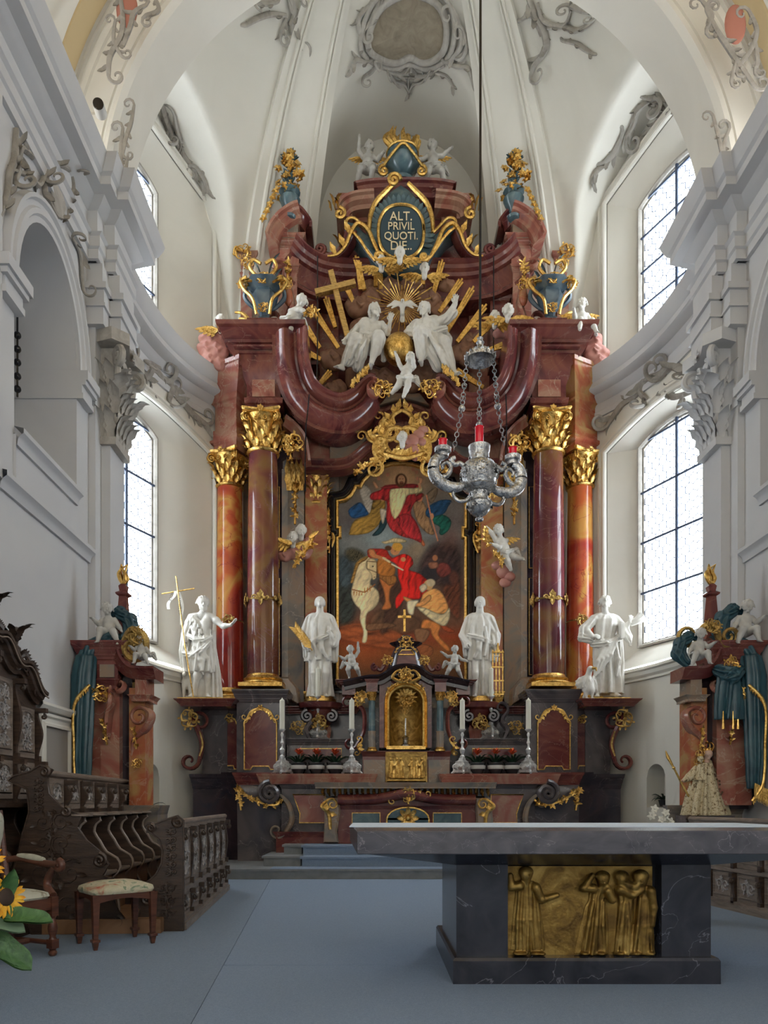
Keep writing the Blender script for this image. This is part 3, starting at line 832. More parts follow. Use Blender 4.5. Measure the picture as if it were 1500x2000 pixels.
# ================================================================== FIGURES (signed-distance sculpting)
class Sculpt:
 def __init__(s,h): s.h=h; s.p=[]
 def cap(s,a,b,ra,rb=None,k=.02,fold=0,nf=7,ph=0,flat=None,sub=False):
  s.p.append(('c',np.array(a,float),np.array(b,float),ra,ra if rb is None else rb,k,fold,nf,ph,flat,sub)); return s
 def ell(s,c,r,k=.02,rot=None,sub=False,fold=0,nf=6,ph=0):
  s.p.append(('e',np.array(c,float),np.array(r if hasattr(r,'__len__') else (r,r,r),float),k,rot,fold,nf,ph,sub)); return s
 def robe(s,rings,k=.02,fold=.02,nf=9,ph=0,tw=2.0,grow=1.0):
  """rings: (z, cx, cy, rx, ry) bottom to top; drapery with hanging folds that deepen towards the hem"""
  s.p.append(('r',np.array(rings,float),k,fold,nf,ph,tw,grow)); return s
 def chain(s,pts,rad,**kw):
  for i in range(len(pts)-1): s.cap(pts[i],pts[i+1],rad[i],rad[i+1],**kw)
  return s
 def bounds(s):
  lo=[]; hi=[]
  for q in s.p:
   if q[-1] is True and q[0] in 'ce': continue
   if q[0]=='c':
    r=max(q[3],q[4])+q[6]; lo+=[np.minimum(q[1],q[2])-r]; hi+=[np.maximum(q[1],q[2])+r]
   elif q[0]=='e': r=q[2].max()+q[5]; lo+=[q[1]-r]; hi+=[q[1]+r]
   else:
    g=q[1]; R_=g[:,3:5].max()+q[3]
    lo+=[np.array([g[:,1].min()-R_,g[:,2].min()-R_,g[:,0].min()-.02])]; hi+=[np.array([g[:,1].max()+R_,g[:,2].max()+R_,g[:,0].max()+.02])]
  return np.min(lo,0),np.max(hi,0)
 def field(s):
  h=s.h; lo,hi=s.bounds(); lo=lo-3*h; hi=hi+3*h
  n=np.ceil((hi-lo)/h).astype(int)+1
  ax=[lo[i]+h*np.arange(n[i]) for i in range(3)]
  Fd=np.full(n,1.0,dtype=np.float32)
  for q in s.p:
   if q[0]=='c': r=max(q[3],q[4])+q[6]; a=np.minimum(q[1],q[2])-r; b=np.maximum(q[1],q[2])+r; k=q[5]
   elif q[0]=='e': r=q[2].max()+q[5]; a=q[1]-r; b=q[1]+r; k=q[3]
   else:
    g=q[1]; R_=g[:,3:5].max()+q[3]; a=np.array([g[:,1].min()-R_,g[:,2].min()-R_,g[:,0].min()]); b=np.array([g[:,1].max()+R_,g[:,2].max()+R_,g[:,0].max()]); k=q[2]
   pad=k+2.5*h
   i0=np.maximum(0,np.floor((a-pad-lo)/h).astype(int)); i1=np.minimum(n,np.ceil((b+pad-lo)/h).astype(int)+1)
   if np.any(i1<=i0): continue
   X,Y,Z=np.meshgrid(ax[0][i0[0]:i1[0]],ax[1][i0[1]:i1[1]],ax[2][i0[2]:i1[2]],indexing='ij')
   sub=False
   if q[0]=='c':
    _,A,B,ra,rb,k,fold,nf,ph,flat,sub=q
    d=B-A; L2=max(1e-9,d @ d)
    px,py,pz=X-A[0],Y-A[1],Z-A[2]
    t=np.clip((px*d[0]+py*d[1]+pz*d[2])/L2,0,1)
    qx,qy,qz=px-t*d[0],py-t*d[1],pz-t*d[2]
    rr=ra+(rb-ra)*t
    if fold:
     dn=d/math.sqrt(L2); u=np.cross(dn,[0,0,1.0]); 
     if np.linalg.norm(u)<.3: u=np.cross(dn,[0,1.0,0])
     u /= np.linalg.norm(u); v=np.cross(dn,u)
     an=np.arctan2(qx*v[0]+qy*v[1]+qz*v[2],qx*u[0]+qy*u[1]+qz*u[2])
     rr=rr+1.3*fold*(np.sin(nf*an+ph+3*t)-.5*np.abs(np.sin(.5*nf*an+2*t)))
    if flat is not None:
     fx=np.array(flat[:3]); dd=qx*fx[0]+qy*fx[1]+qz*fx[2]; ff=flat[3]
     D=np.sqrt(np.maximum(0,qx*qx+qy*qy+qz*qz+(ff*ff-1)*dd*dd))-rr
    else: D=np.sqrt(qx*qx+qy*qy+qz*qz)-rr
   elif q[0]=='e':
    _,C,rd,k,rot,fold,nf,ph,sub=q
    px,py,pz=X-C[0],Y-C[1],Z-C[2]
    if rot is not None:
     M_=np.array(Matrix.Rotation(rot[0],3,'X') @ Matrix.Rotation(rot[1],3,'Y') @ Matrix.Rotation(rot[2] if len(rot)>2 else 0,3,'Z')).T
     px,py,pz=(M_[0,0]*px+M_[0,1]*py+M_[0,2]*pz,M_[1,0]*px+M_[1,1]*py+M_[1,2]*pz,M_[2,0]*px+M_[2,1]*py+M_[2,2]*pz)
    kk=np.sqrt((px/rd[0])**2+(py/rd[1])**2+(pz/rd[2])**2)
    D=(kk-1)*rd.min()
    if fold: D=D-fold*np.sin(nf*px/rd[0]+ph)*np.sin(nf*pz/rd[2]+ph*1.7)*(.6+.4*np.sin(nf*1.3*py/rd[1]))
   else:
    _,g,k,fold,nf,ph,tw,grow=q
    zz=g[:,0]; cx=np.interp(Z,zz,g[:,1]); cy=np.interp(Z,zz,g[:,2]); rx=np.interp(Z,zz,g[:,3]); ry=np.interp(Z,zz,g[:,4])
    dx,dy=X-cx,Y-cy; an=np.arctan2(dy/ry,dx/rx)
    t=(zz[-1]-Z)/max(1e-6,zz[-1]-zz[0])
    rho=np.sqrt((dx/rx)**2+(dy/ry)**2)
    rip=np.sin(nf*an+ph+tw*t)+.45*np.sin((nf*1.7 // 1)*an-2*ph+1.5*tw*t)
    D=(rho-1)*np.minimum(rx,ry)*.9-1.35*fold*rip*(.25+grow*np.clip(t,0,1))
    D=np.maximum(D,np.maximum(zz[0]-Z,Z-zz[-1]))
   S=Fd[i0[0]:i1[0],i0[1]:i1[1],i0[2]:i1[2]]
   D=D.astype(np.float32)
   if sub:
    hh=np.clip(.5-.5*(S+D)/k,0,1); S[:]=S*(1-hh)-D*hh+k*hh*(1-hh)
   else:
    hh=np.clip(.5+.5*(S-D)/k,0,1); S[:]=S*(1-hh)+D*hh-k*hh*(1-hh)
  return Fd,lo
 def mesh(s):
  Fd,lo=s.field(); h=s.h
  I=Fd<0; nx,ny,nz=Fd.shape
  cs=np.zeros((nx-1,ny-1,nz-1,3),np.float32); cn=np.zeros((nx-1,ny-1,nz-1),np.float32)
  for axis in range(3):
   for da in (0,1):
    for db in (0,1):
     off=[0,0,0]; oth=[a for a in range(3) if a!=axis]; off[oth[0]]=da; off[oth[1]]=db
     s0=tuple(slice(off[a],off[a]+Fd.shape[a]-1) for a in range(3))
     o1=list(off); o1[axis]+=1
     s1=tuple(slice(o1[a],o1[a]+Fd.shape[a]-1) for a in range(3))
     f0,f1=Fd[s0],Fd[s1]; c=I[s0]!=I[s1]
     t=np.where(c,f0/np.where(c,f0-f1,1),0)
     for a in range(3):
      cs[...,a]+=np.where(c,t if a==axis else off[a],0)
     cn+=c
  act=cn>0; idx=np.full(act.shape,-1,np.int64); idx[act]=np.arange(act.sum())
  ijk=np.argwhere(act); V=(ijk+cs[act]/cn[act][:,None])*h+lo
  faces=[]
  for axis in range(3):
   sl0=[slice(None)]*3; sl1=[slice(None)]*3
   sl0[axis]=slice(0,-1); sl1[axis]=slice(1,None)
   a_in,b_in=I[tuple(sl0)],I[tuple(sl1)]; ch=np.argwhere(a_in!=b_in)
   oth=[a for a in range(3) if a!=axis]
   ok=(ch[:,oth[0]]>0) & (ch[:,oth[1]]>0) & (ch[:,oth[0]]<Fd.shape[oth[0]]-1) & (ch[:,oth[1]]<Fd.shape[oth[1]]-1)
   ch=ch[ok]
   inside=a_in[tuple(ch.T)]
   def at_(d0,d1):
    c=ch.copy(); c[:,oth[0]] -= d0; c[:,oth[1]] -= d1; return idx[tuple(c.T)]
   q=np.stack([at_(1,1),at_(0,1),at_(0,0),at_(1,0)],1)
   flip=inside if axis!=1 else ~inside
   q[~flip]=q[~flip][:,::-1]
   faces.append(q)
  Fc=np.concatenate(faces); Fc=Fc[(Fc>=0).all(1)]
  return V,Fc
def sculpt_obj(name,sc,mat_,parent=None,local=True,smoothit=1,M4=None):
 V,Fc=sc.mesh()
 if M4 is not None:
  A=np.array(M4); V=V @ A[:3,:3].T+A[:3,3]
  if np.linalg.det(A[:3,:3])<0: Fc=Fc[:,::-1]
 for _ in range(smoothit):
  acc=np.zeros_like(V); cnt=np.zeros(len(V))
  for a in range(4):
   for b in ((a+1)%4,(a+3)%4):
    np.add.at(acc,Fc[:,a],V[Fc[:,b]]); np.add.at(cnt,Fc[:,a],1)
  V=V*.5+.5*acc/np.maximum(1,cnt)[:,None]
 off=Vector((0,0,0)) if (local or parent is None) else root_loc(parent)
 V=V-np.array(off)
 me=bpy.data.meshes.new(name)
 me.vertices.add(len(V)); me.vertices.foreach_set('co',V.astype(np.float32).ravel())
 me.loops.add(len(Fc)*4); me.loops.foreach_set('vertex_index',Fc.astype(np.int32).ravel())
 me.polygons.add(len(Fc)); me.polygons.foreach_set('loop_start',np.arange(0,len(Fc)*4,4,dtype=np.int32))
 me.update(calc_edges=True); me.validate()
 me.polygons.foreach_set('use_smooth',np.ones(len(me.polygons),bool))
 me.materials.append(mat_)
 o=bpy.data.objects.new(name,me); COL.objects.link(o)
 if parent is not None: o.parent=parent
 return o
def V3(*a): return np.array(a,float)
def head(S,c,s,face=(0,-1,0),up=(0,0,1),hair='short',beard=False,k=.012,child=False):
 """c centre of skull, s = head height; face direction"""
 f,u,r=[np.array(v) for v in frame(face,up)]; r=np.cross(f,u)
 c=np.array(c,float)
 def P(x,y,z): return c+r*(x*s)+f*(y*s)+u*(z*s)
 e=.5*s
 S.ell(c+u*.06*s,.40*s,k); S.ell(P(0,.02,.1),.405*s,k)
 S.cap(P(0, .10, -.08), P(0, .18, -.32), .30 * s, .17 * s, k)             # face and jaw
 if child: S.ell(P(-.17,.2,-.16),.17*s,k); S.ell(P(.17,.2,-.16),.17*s,k)
 S.cap(P(-.13, .36, .09), P(.13, .36, .09), .055 * s, k=k)                # brow
 S.cap(P(0, .37, .05), P(0, .48, -.08), .035 * s, .06 * s, k=k * .6)      # nose
 for x in (-.14,.14):
  S.ell(P(x,.43,.01),.085*s,k*.6,sub=True)
  S.ell(P(x,.345,.01),.065*s,k*.4)
 S.cap(P(-.08,.36,-.2),P(.08,.36,-.2),.035*s,k=k*.4); S.cap(P(-.06,.35,-.25),P(.06,.35,-.25),.035*s,k=k*.4)
 S.ell(P(0,.33,-.36),.09*s,k)
 for x in (-.37,.37): S.cap(P(x,.0,.06),P(x*.98,.02,-.1),.055*s,.04*s,k=k*.5)
 rr=random.Random(int(abs(c[0]*91+c[2]*37)*10)+3)
 if hair in ('short','curly','long'):
  n={'short': 26,'curly': 34,'long': 36}[hair]
  for i in range(n):
   a=rr.uniform(0,2*PI); zz=rr.uniform(-.15 if hair!='short' else .05,.98); q=math.sqrt(1-zz*zz) if abs(zz)<1 else 0
   x,y=q*math.cos(a),q*math.sin(a)
   if y>.35 and zz<.55: continue
   p=P(x*.40,y*.42+.0,zz*.44+.08); d=P(x*.42+rr.uniform(-.1,.1),y*.44,zz*.40-(.05 if hair=='short' else .14))
   S.cap(p,d,.085*s,.07*s,k=k*.35)
 if hair=='long':
  for x in (-1,1):
   for j in range(5):
    S.chain([P(x*(.36-.06*j),-.12-.07*j,.05),P(x*(.40-.08*j),-.14-.07*j,-.35),P(x*(.32-.06*j),-.08-.07*j,-.62+.04*j)],[.09*s,.10*s,.05*s],k=k*.5)
 if beard:
  for j in range(9):
   x=(j-4)/4*.24
   S.chain([P(x,.30-abs(x)*.5,-.26),P(x*.9,.34-abs(x)*.4,-.45),P(x*.5+.03*math.sin(j*2),.34,-.66+abs(x)*.7)],[.075*s,.075*s,.035*s],k=k*.5)
  S.cap(P(-.12,.40,-.15),P(.12,.40,-.15),.04*s,k=k*.5)
 return S
def hand(S,wrist,dirv,palmn,s,curl=.5,k=.006,side=1,spread=.25):
 """s = hand length; palmn = normal of palm; side: thumb side sign"""
 d,n,t=[np.array(v) for v in frame(dirv,palmn)]
 t=np.cross(d,n)*side; w0=np.array(wrist,float)
 S.cap(w0,w0+d*s*.28,s*.13,s*.19,k=k*2,flat=(*n,1.6))
 S.ell(w0+d*s*.30,s*.22,k*2) if False else S.cap(w0+d*s*.25-t*s*.1,w0+d*s*.42+t*s*.1,s*.15,k=k*2,flat=(*n,1.5))
 for j,(o,L) in enumerate(((.19,.40),(.065,.46),(-.06,.43),(-.18,.33))):
  a=w0+d*s*.45+t*o*s; dd=d+t*(o*spread*3); c=a
  pts=[a]
  for m in range(3):
   an=curl*(m+.6)*.8; v=dd*math.cos(an)+n*math.sin(an); v=v/np.linalg.norm(v)
   c=c+v*s*L*(.42,.32,.26)[m]; pts.append(c)
  S.chain(pts,[s*.072,s*.066,s*.058,s*.045],k=k)
 a=w0+d*s*.12+t*s*.14; b=a+(t*.8+d*.7+n*curl*.5)*s*.22; c=b+(d*.9+t*.25+n*curl*.6)*s*.2
 S.chain([a,b,c],[s*.085,s*.075,s*.055],k=k)
 return S
def foot(S,ankle,dirv,s,k=.012,zfloor=None):
 d=np.array(Vector((dirv[0],dirv[1],dirv[2] if len(dirv)>2 else 0)).normalized()); a=np.array(ankle,float)
 dn=np.array([0,0,-1.0])
 S.cap(a+dn*s*.12-d*s*.18,a+dn*s*.22+d*s*.38,s*.15,s*.13,k=k)
 S.cap(a,a+dn*s*.2+d*s*.45,s*.17,s*.12,k=k)
 t=np.cross(d,dn)
 for j in range(5):
  o=(j-2)*.085; L=(.22,.2,.17,.14,.12)[j]
  p=a+dn*s*.24+d*s*.48+t*o*s; S.cap(p,p+d*s*L+dn*s*.02,s*.055,s*.05,k=k*.4)
 return S
def limb(S,pts,rad,k=.02,muscle=True):
 S.chain(pts,rad,k=k)
 if muscle and len(pts)>=3:
  a,b,c=[np.array(p,float) for p in pts[:3]]
  S.ell(a*.6+b*.4,rad[0]*1.08,k); S.ell(b*.68+c*.32,rad[1]*1.12,k)
 return S
def torso(S,pel,chest,neck,sw,dpt,k=.03,female=False,face=(0,-1,0)):
 """bare torso: pelvis centre, chest centre, neck base; sw = half shoulder width"""
 pel,chest,neck=[np.array(v,float) for v in (pel,chest,neck)]
 f=np.array(Vector(face).normalized()); up=(neck-pel); up=up/np.linalg.norm(up); r=np.cross(f,up); r /= np.linalg.norm(r)
 for x in (-1,1):
  S.cap(pel+r*x*sw*.38,chest+r*x*sw*.42,dpt*.85,dpt*1.0,k=k)
  S.cap(chest+r*x*sw*.45,neck+r*x*sw*.62-up*sw*.18,dpt*.98,dpt*.62,k=k)
  S.cap(neck+r*x*sw*.15,neck+r*x*sw*.85-up*sw*.18,dpt*.45,dpt*.5,k=k)
  S.ell(chest+r*x*sw*.40+f*dpt*.62+up*sw*.22,(sw*.36,sw*.2,sw*.26),k*.5)
 for j in range(3):
  for x in (-1,1):
   S.ell(pel*(.75-.25*j)+chest*(.25+.25*j)+r*x*sw*.16+f*dpt*.86,(sw*.13,sw*.06,sw*.12),k*.35)
 return S
def putto(S,J,s=1.0,wings=False,hair='curly',face=(0,-1,0),up=(0,0,1),hands=True):
 """chubby child. J: pelvis, chest, head, hands (l, r), elbows, knees, feet - in metres"""
 p,c,h=[np.array(J[q],float) for q in ('pel','chest','head')]
 k=.02*s
 S.cap(p,c,.105*s,.10*s,k=.03*s); S.ell(p*.5+c*.5+np.array([0,-.035*s,-.02*s]),.105*s,.02*s)
 hh=.215*s; S.cap(c,h,.055*s,.05*s,k=k)
 head(S,h,hh,face,up,hair,child=True,k=.010*s)
 for side in ('l','r'):
  x=-1 if side=='l' else 1
  r=np.array([1.0,0,0]) if 'right' not in J else np.array(J['right'],float)
  sh=c+r*x*.10*s+np.array([0,0,.03*s]); e=np.array(J['e'+side],float); w_=np.array(J['w'+side],float)
  S.chain([sh,e,w_],[.048*s,.042*s,.030*s],k=k)
  S.ell(e*.55+w_*.45,.043*s,k*.7)
  d=w_-e; hand(S,w_,d,(0,-.3,-1) if 'pn' not in J else J['pn'],.095*s,.5,.005*s,x) if hands else None
  hp=p+r*x*.06*s; kn=np.array(J['k'+side],float); an=np.array(J['a'+side],float)
  S.chain([hp,kn,an],[.082*s,.060*s,.036*s],k=k); S.ell(kn*.6+an*.4+np.array([0,.012*s,0]),.054*s,k)
  fd=J.get('f'+side,(x*.3,-1,-.2)); foot(S,an,fd,.12*s,.008*s)
 return S
def wing_mb(root,tip,w,n=7,back=(0,1,0)):
 """feathered wing made of overlapping long leaves"""
 mb=MB(); root=Vector(root); tip=Vector(tip); d=(tip-root)
 dn=Vector((0,0,-1))-d.normalized()*d.normalized().z*-1
 for row,(L,z) in enumerate(((1.0,0),(.6,-.01))):
  for i in range(n):
   t=(i+.5)/n; p=root.lerp(tip,t*.8)
   v=d.normalized()*(.35+.9*t)+dn.normalized()*(1.1-.75*t)
   leaf(mb,p+Vector((0,z,0)),v,(0,-1,0),w*L*(.75+.5*t),w*.33,.12,1,5,2,.2)
 mb.tube([root,root.lerp(tip,.5)+Vector((0,0,w*.1)),tip],[w*.09,w*.11,w*.03],6)
 return mb
def cloudmesh(name,pts,m,parent=None,h=.02,seed=1):
 """billowing stucco cloud with curled lobes; pts in world coordinates"""
 S=Sculpt(h); rr=random.Random(seed); c0=np.array(pts[0][:3])
 for x,y,z,r in pts:
  c=V3(x,y,z)-c0; S.ell(c,(r,r*.7,r*.85),.05)
  for i in range(5):
   a=rr.uniform(0,6.28); S.ell(c+V3(r*.75*math.cos(a),-r*.25,r*.6*math.sin(a)),(r*.38,r*.4,r*.34),.03)
  S.chain([c+V3(-r*.5,-r*.62,r*.05),c+V3(0,-r*.78,r*.35),c+V3(r*.5,-r*.62,r*.05),c+V3(r*.2,-r*.78,-r*.3),c+V3(-.1*r,-r*.85,0)],[r*.09,r*.13,r*.12,r*.1,r*.08],k=.03)
 o=sculpt_obj(name,S,m,None)
 if parent is None: o.location=c0
 else: o.parent=parent; o.location=Vector(c0)-root_loc(parent)
 return o
# ================================================================== THE FOUR LARGE STATUES
def statue_john(name='statue'):
 S=Sculpt(.0105)
 pel,ch,nk,hd=V3(0,0,1.08),V3(-.02,-.01,1.40),V3(-.01,-.01,1.60),V3(.03,-.06,1.80)
 torso(S,pel,ch,nk,.21,.115)
 S.cap(nk+V3(0,.01,-.03),hd+V3(0,.03,-.06),.062,.058,k=.03)
 head(S,hd,.26,(.35,-1,-.12),(.0,0,1),'curly',beard=True)
 limb(S,[(.19,.0,1.56),(.40,-.06,1.37),(.57,-.16,1.37)],[.068,.05,.034]); hand(S,(.57,-.16,1.37),(.7,-.3,.55),(0,-.2,1),.19,.25,side=-1)
 limb(S,[(-.21,.0,1.56),(-.34,.03,1.30),(-.31,-.12,1.08)],[.068,.052,.038]); hand(S,(-.31,-.11,1.08),(.1,-.4,-.8),(.9,.2,0),.17,1.1,side=1)
 limb(S,[(.08,0,1.08),(.11,-.03,.58),(.10,.02,.10)],[.115,.072,.042]); foot(S,(.10,.02,.10),(.35,-1),.24)
 limb(S,[(-.08,0,1.08),(-.03,-.14,.60),(-.14,-.02,.10)],[.115,.075,.042]); foot(S,(-.14,-.02,.10),(-.75,-1),.24)
 rr=random.Random(5)
 for i in range(46):
  t=rr.random(); q=rr.uniform(-.06,.07)
  x=-.2+.24*t+q*.6; z=1.52-.42*t+q*.8
  S.cap((x,-.115-.02*math.sin(PI*t),z),(x+rr.uniform(-.03,.03),-.125-.02*math.sin(PI*t),z-.05),.02,.012,k=.008)
 S.robe([(.50,-.0,-.03,.21,.19),(.8,-.01,-.02,.215,.19),(1.06,0,.0,.19,.16),(1.17,0,0,.15,.13)],k=.015,fold=.022,nf=11,ph=.5,tw=3.5)
 S.robe([(.03,.23,.08,.10,.10),(.5,.22,.06,.085,.10),(1.0,.17,.03,.07,.10),(1.3,.18,.03,.05,.09)],k=.02,fold=.02,nf=7,tw=1)
 S.robe([(.05,.02,.12,.24,.07),(.7,.02,.12,.20,.07),(1.5,0,.09,.15,.06)],k=.03,fold=.012,nf=9)
 S.robe([(.52,-.27,.03,.10,.09),(.9,-.31,.0,.10,.12),(1.25,-.30,.02,.08,.10),(1.52,-.22,.05,.06,.08)],k=.02,fold=.018,nf=7,ph=1)
 S.chain([(-.30,-.10,.86),(-.15,-.17,.80),(.02,-.20,.88),(.18,-.12,1.05)],[.05,.055,.05,.04],k=.03,fold=.010,nf=5)
 S.chain([(-.25,-.05,1.2),(-.1,-.15,1.10),(.08,-.16,1.09),(.2,-.08,1.16)],[.045,.045,.04,.035],k=.02,fold=.01,nf=5)
 S.chain([(-.12,-.18,.95),(.0,-.2,.7),(.06,-.16,.45)],[.03,.04,.02],k=.03)
 S.chain([(-.02,-.17,1.0),(.12,-.17,.75),(.18,-.1,.5)],[.03,.035,.02],k=.03)
 return S
def statue_deacon(palm=True):
 """bald cleric in a surplice over a cassock"""
 S=Sculpt(.0105)
 sd=1
 hd=V3(0.0,-.03,1.78) if palm else V3(0,-.04,1.78)
 torso(S,(0,0,1.0),(0,0,1.36),(0,0,1.56),.2,.12)
 S.cap((0,0,1.5),hd+V3(0,.02,-.08),.072,.066,k=.03)
 head(S,hd,.235,(.05,-1,.28) if palm else (-.1,-1,-.05),(0,0,1),'none')
 rr=random.Random(2)
 for i in range(22):      # wreath of hair
  a=PI*(.05+.9*i/21); x=math.cos(a)*.095; y=math.sin(a)*.1
  S.cap(hd+V3(x*.93,y,.02),hd+V3(x*.95,y*1.02,-.045),.017,.014,k=.008)
 S.robe([(.70,0,0,.25,.175),(.95,0,-.01,.235,.17),(1.2,0,0,.235,.155),(1.38,0,0,.235,.14),(1.50,0,0,.15,.10),(1.56,0,0,.08,.075)],k=.02,fold=.016,nf=9,ph=.3 if palm else 2.0,tw=3)
 S.robe([(.05,0.02,.02,.22,.17),(.3,0.02,.01,.19,.155),(.72,0,0,.20,.15),(.9,0,0,.2,.14)],k=.012,fold=.024,nf=9,ph=1.2,tw=1.5)
 for x in (-.09,.11):
  S.chain([(x,-.06,.75),(x*1.15,-.16,.45),(x,-.12,.12)],[.07,.06,.045],k=.04)
  foot(S,(x,-.08,.09),(x*2.5,-1),.22)
 S.chain([(-.2,0,1.48),(-.29,.0,1.18),(-.24,-.13,.98)],[.075,.095,.085],k=.03,fold=.01,nf=6)
 S.chain([(.2,0,1.48),(.29,.0,1.18),(.26,-.12,1.0)],[.075,.095,.085],k=.03,fold=.01,nf=6)
 S.chain([(-.28,-.02,1.1),(-.27,-.04,.8)],[.06,.04],k=.03,fold=.01,nf=5); S.chain([(.29,0,1.1),(.28,-.02,.72)],[.06,.05],k=.03,fold=.01,nf=5)
 if palm:
  S.chain([(-.24,-.12,.98),(-.22,-.22,.95)],[.05,.04]); hand(S,(-.22,-.2,.95),(.1,-.3,-.9),(.8,.3,0),.17,1.0)
  S.chain([(.26,-.12,1.0),(.22,-.2,1.12)],[.05,.036]); hand(S,(.22,-.2,1.12),(-.4,-.3,.8),(-.3,.8,0),.17,.8,side=-1)
 else:
  S.chain([(-.24,-.12,.98),(-.27,-.2,.97)],[.05,.04]); hand(S,(-.26,-.19,.99),(-.3,-.5,-.4),(.5,.3,-.6),.17,.9)
  S.chain([(.26,-.12,1.0),(.27,-.16,.84)],[.05,.036]); hand(S,(.27,-.16,.86),(.1,-.2,-.9),(0,-.9,0),.17,.8,side=-1)
 q=1 if palm else -1
 S.chain([(-.2*q,-.12,1.0),(0,-.18,1.08),(.22*q,-.12,1.16)],[.05,.045,.04],k=.03,fold=.01,nf=5)
 S.chain([(.0,-.15,1.1),(.05*q,-.19,.9),(.13*q,-.17,.74)],[.04,.035,.025],k=.03)
 S.chain([(-.08*q,-.14,1.3),(-.1*q,-.18,1.05),(-.06*q,-.18,.78)],[.02,.03,.02],k=.03)
 S.chain([(.16*q,-.12,1.3),(.19*q,-.14,1.0),(.2*q,-.13,.78)],[.02,.03,.02],k=.03)
 return S
def statue_evangelist():
 S=Sculpt(.0105)
 hd=V3(.0,-.05,1.76)
 torso(S,(0,0,1.02),(.03,0,1.36),(.03,0,1.54),.2,.115)
 S.cap((.03,0,1.5),hd+V3(0,.03,-.08),.062,.056,k=.03)
 head(S,hd,.25,(-.15,-1,.35),(0.1,0,1),'curly')
 S.robe([(1.0,0,0,.19,.15),(1.2,.02,0,.18,.14),(1.45,.03,0,.21,.13),(1.53,.03,0,.12,.09)],k=.02,fold=.012,nf=9,tw=2)
 S.robe([(.10,.10,.02,.23,.17),(.4,.07,.0,.22,.175),(.8,.02,-.01,.21,.17),(1.08,0,0,.19,.15)],k=.015,fold=.024,nf=9,ph=.9,tw=3.2)
 S.robe([(.18,.26,.05,.08,.10),(.7,.27,.0,.08,.12),(1.15,.25,-.03,.07,.09)],k=.02,fold=.018,nf=7)
 limb(S,[(-.17,0,1.46),(-.36,-.02,1.30),(-.26,-.16,1.12)],[.08,.06,.042],muscle=False)
 S.chain([(-.2,0,1.46),(-.37,-.02,1.28),(-.42,-.05,1.12),(-.30,-.12,1.06)],[.08,.085,.075,.06],k=.03,fold=.014,nf=6)
 hand(S,(-.26,-.16,1.13),(.6,-.4,-.2),(.2,.8,-.5),.18,.6)
 limb(S,[(.22,0,1.46),(.36,-.04,1.30),(.42,-.14,1.38)],[.08,.06,.04],muscle=False)
 S.chain([(.36,-.04,1.30),(.42,-.06,1.12),(.46,-.04,1.0)],[.08,.07,.03],k=.03,fold=.012,nf=6)
 hand(S,(.41,-.14,1.37),(.25,-.2,.9),(-.2,.8,0),.18,.5,side=-1)
 foot(S,(-.12,-.02,.10),(-.5,-1),.24); S.cap((-.12,0,.1),(-.05,0,.6),.05,.09); foot(S,(.16,-.06,.10),(.7,-.8),.24); S.cap((.16,-.04,.1),(.12,-.04,.5),.05,.09)
 S.chain([(-.22,-.08,1.0),(.0,-.18,.98),(.2,-.15,1.08),(.3,-.06,1.2)],[.06,.06,.05,.05],k=.03,fold=.012,nf=6)
 for a in range(4):
  S.chain([(.18-.05*a,-.16,1.05),(.06-.08*a,-.21,.78-.04*a),(-.10-.05*a,-.17,.50-.05*a)],[.022,.032,.014],k=.03)
 S.chain([(.16,-.17,1.0),(.2,-.2,.7),(.17,-.17,.4)],[.025,.032,.02],k=.03)
 return S
def eagle():
 S=Sculpt(.009)
 S.cap((0,0,.18),(-.03,0,.34),.10,.085,k=.04); S.cap((-.03,0,.34),(.0,-.04,.50),.06,.05,k=.03)
 S.ell((.01,-.06,.53),(.055,.065,.05),.02); S.chain([(.03,-.10,.53),(.075,-.15,.52),(.08,-.155,.48)],[.025,.018,.008],k=.008)
 S.ell((-.12,.02,.30),(.10,.05,.12),.03,rot=(0,.5),fold=.01,nf=7); S.ell((.11,.03,.26),(.05,.06,.16),.03,rot=(0,-.2),fold=.01,nf=7)
 S.cap((-.02,.02,.14),(-.06,.08,.05),.05,.03)
 for x in (-.05,.05):
  S.chain([(x,-.01,.14),(x,-.03,.02)],[.045,.016],k=.02)
  for a in (-.5,0,.5): S.cap((x,-.03,.02),(x+.05*math.sin(a),-.03-.06*math.cos(a),.012),.012,.008,k=.006)
 rr=random.Random(4)
 for i in range(90):
  a=rr.uniform(0,6.28); z=rr.uniform(.15,.45); r=.085-.05*max(0,z-.33)/.12
  S.cap((-.02+r*math.cos(a),r*math.sin(a),z),(-.02+(r+.01)*math.cos(a),(r+.01)*math.sin(a),z-.035),.013,.006,k=.005)
 return S
def lamb():
 S=Sculpt(.009)
 S.cap((0,.0,.30),(.05,.22,.28),.10,.11,k=.04); S.cap((0,-.02,.34),(-.03,-.08,.46),.07,.06,k=.03)
 S.cap((-.03,-.08,.48),(-.03,-.18,.42),.052,.032,k=.02)
 for x in (-1,1): S.cap((-.03+x*.04,-.07,.50),(-.03+x*.11,-.08,.49),.022,.010,k=.01)
 for x,y in ((-.06,-.04),(.05,-.04),(-.02,.2),(.1,.2)): S.chain([(x,y,.25),(x,y-.01,.12),(x,y,.0)],[.045,.024,.02],k=.02)
 rr=random.Random(6)
 for i in range(110):
  a=rr.uniform(0,6.28); t=rr.random(); S.ell((.05*t+.11*math.cos(a),-.02+.24*t,.30+.11*math.sin(a)),.02,.006)
 return S
DONE={}
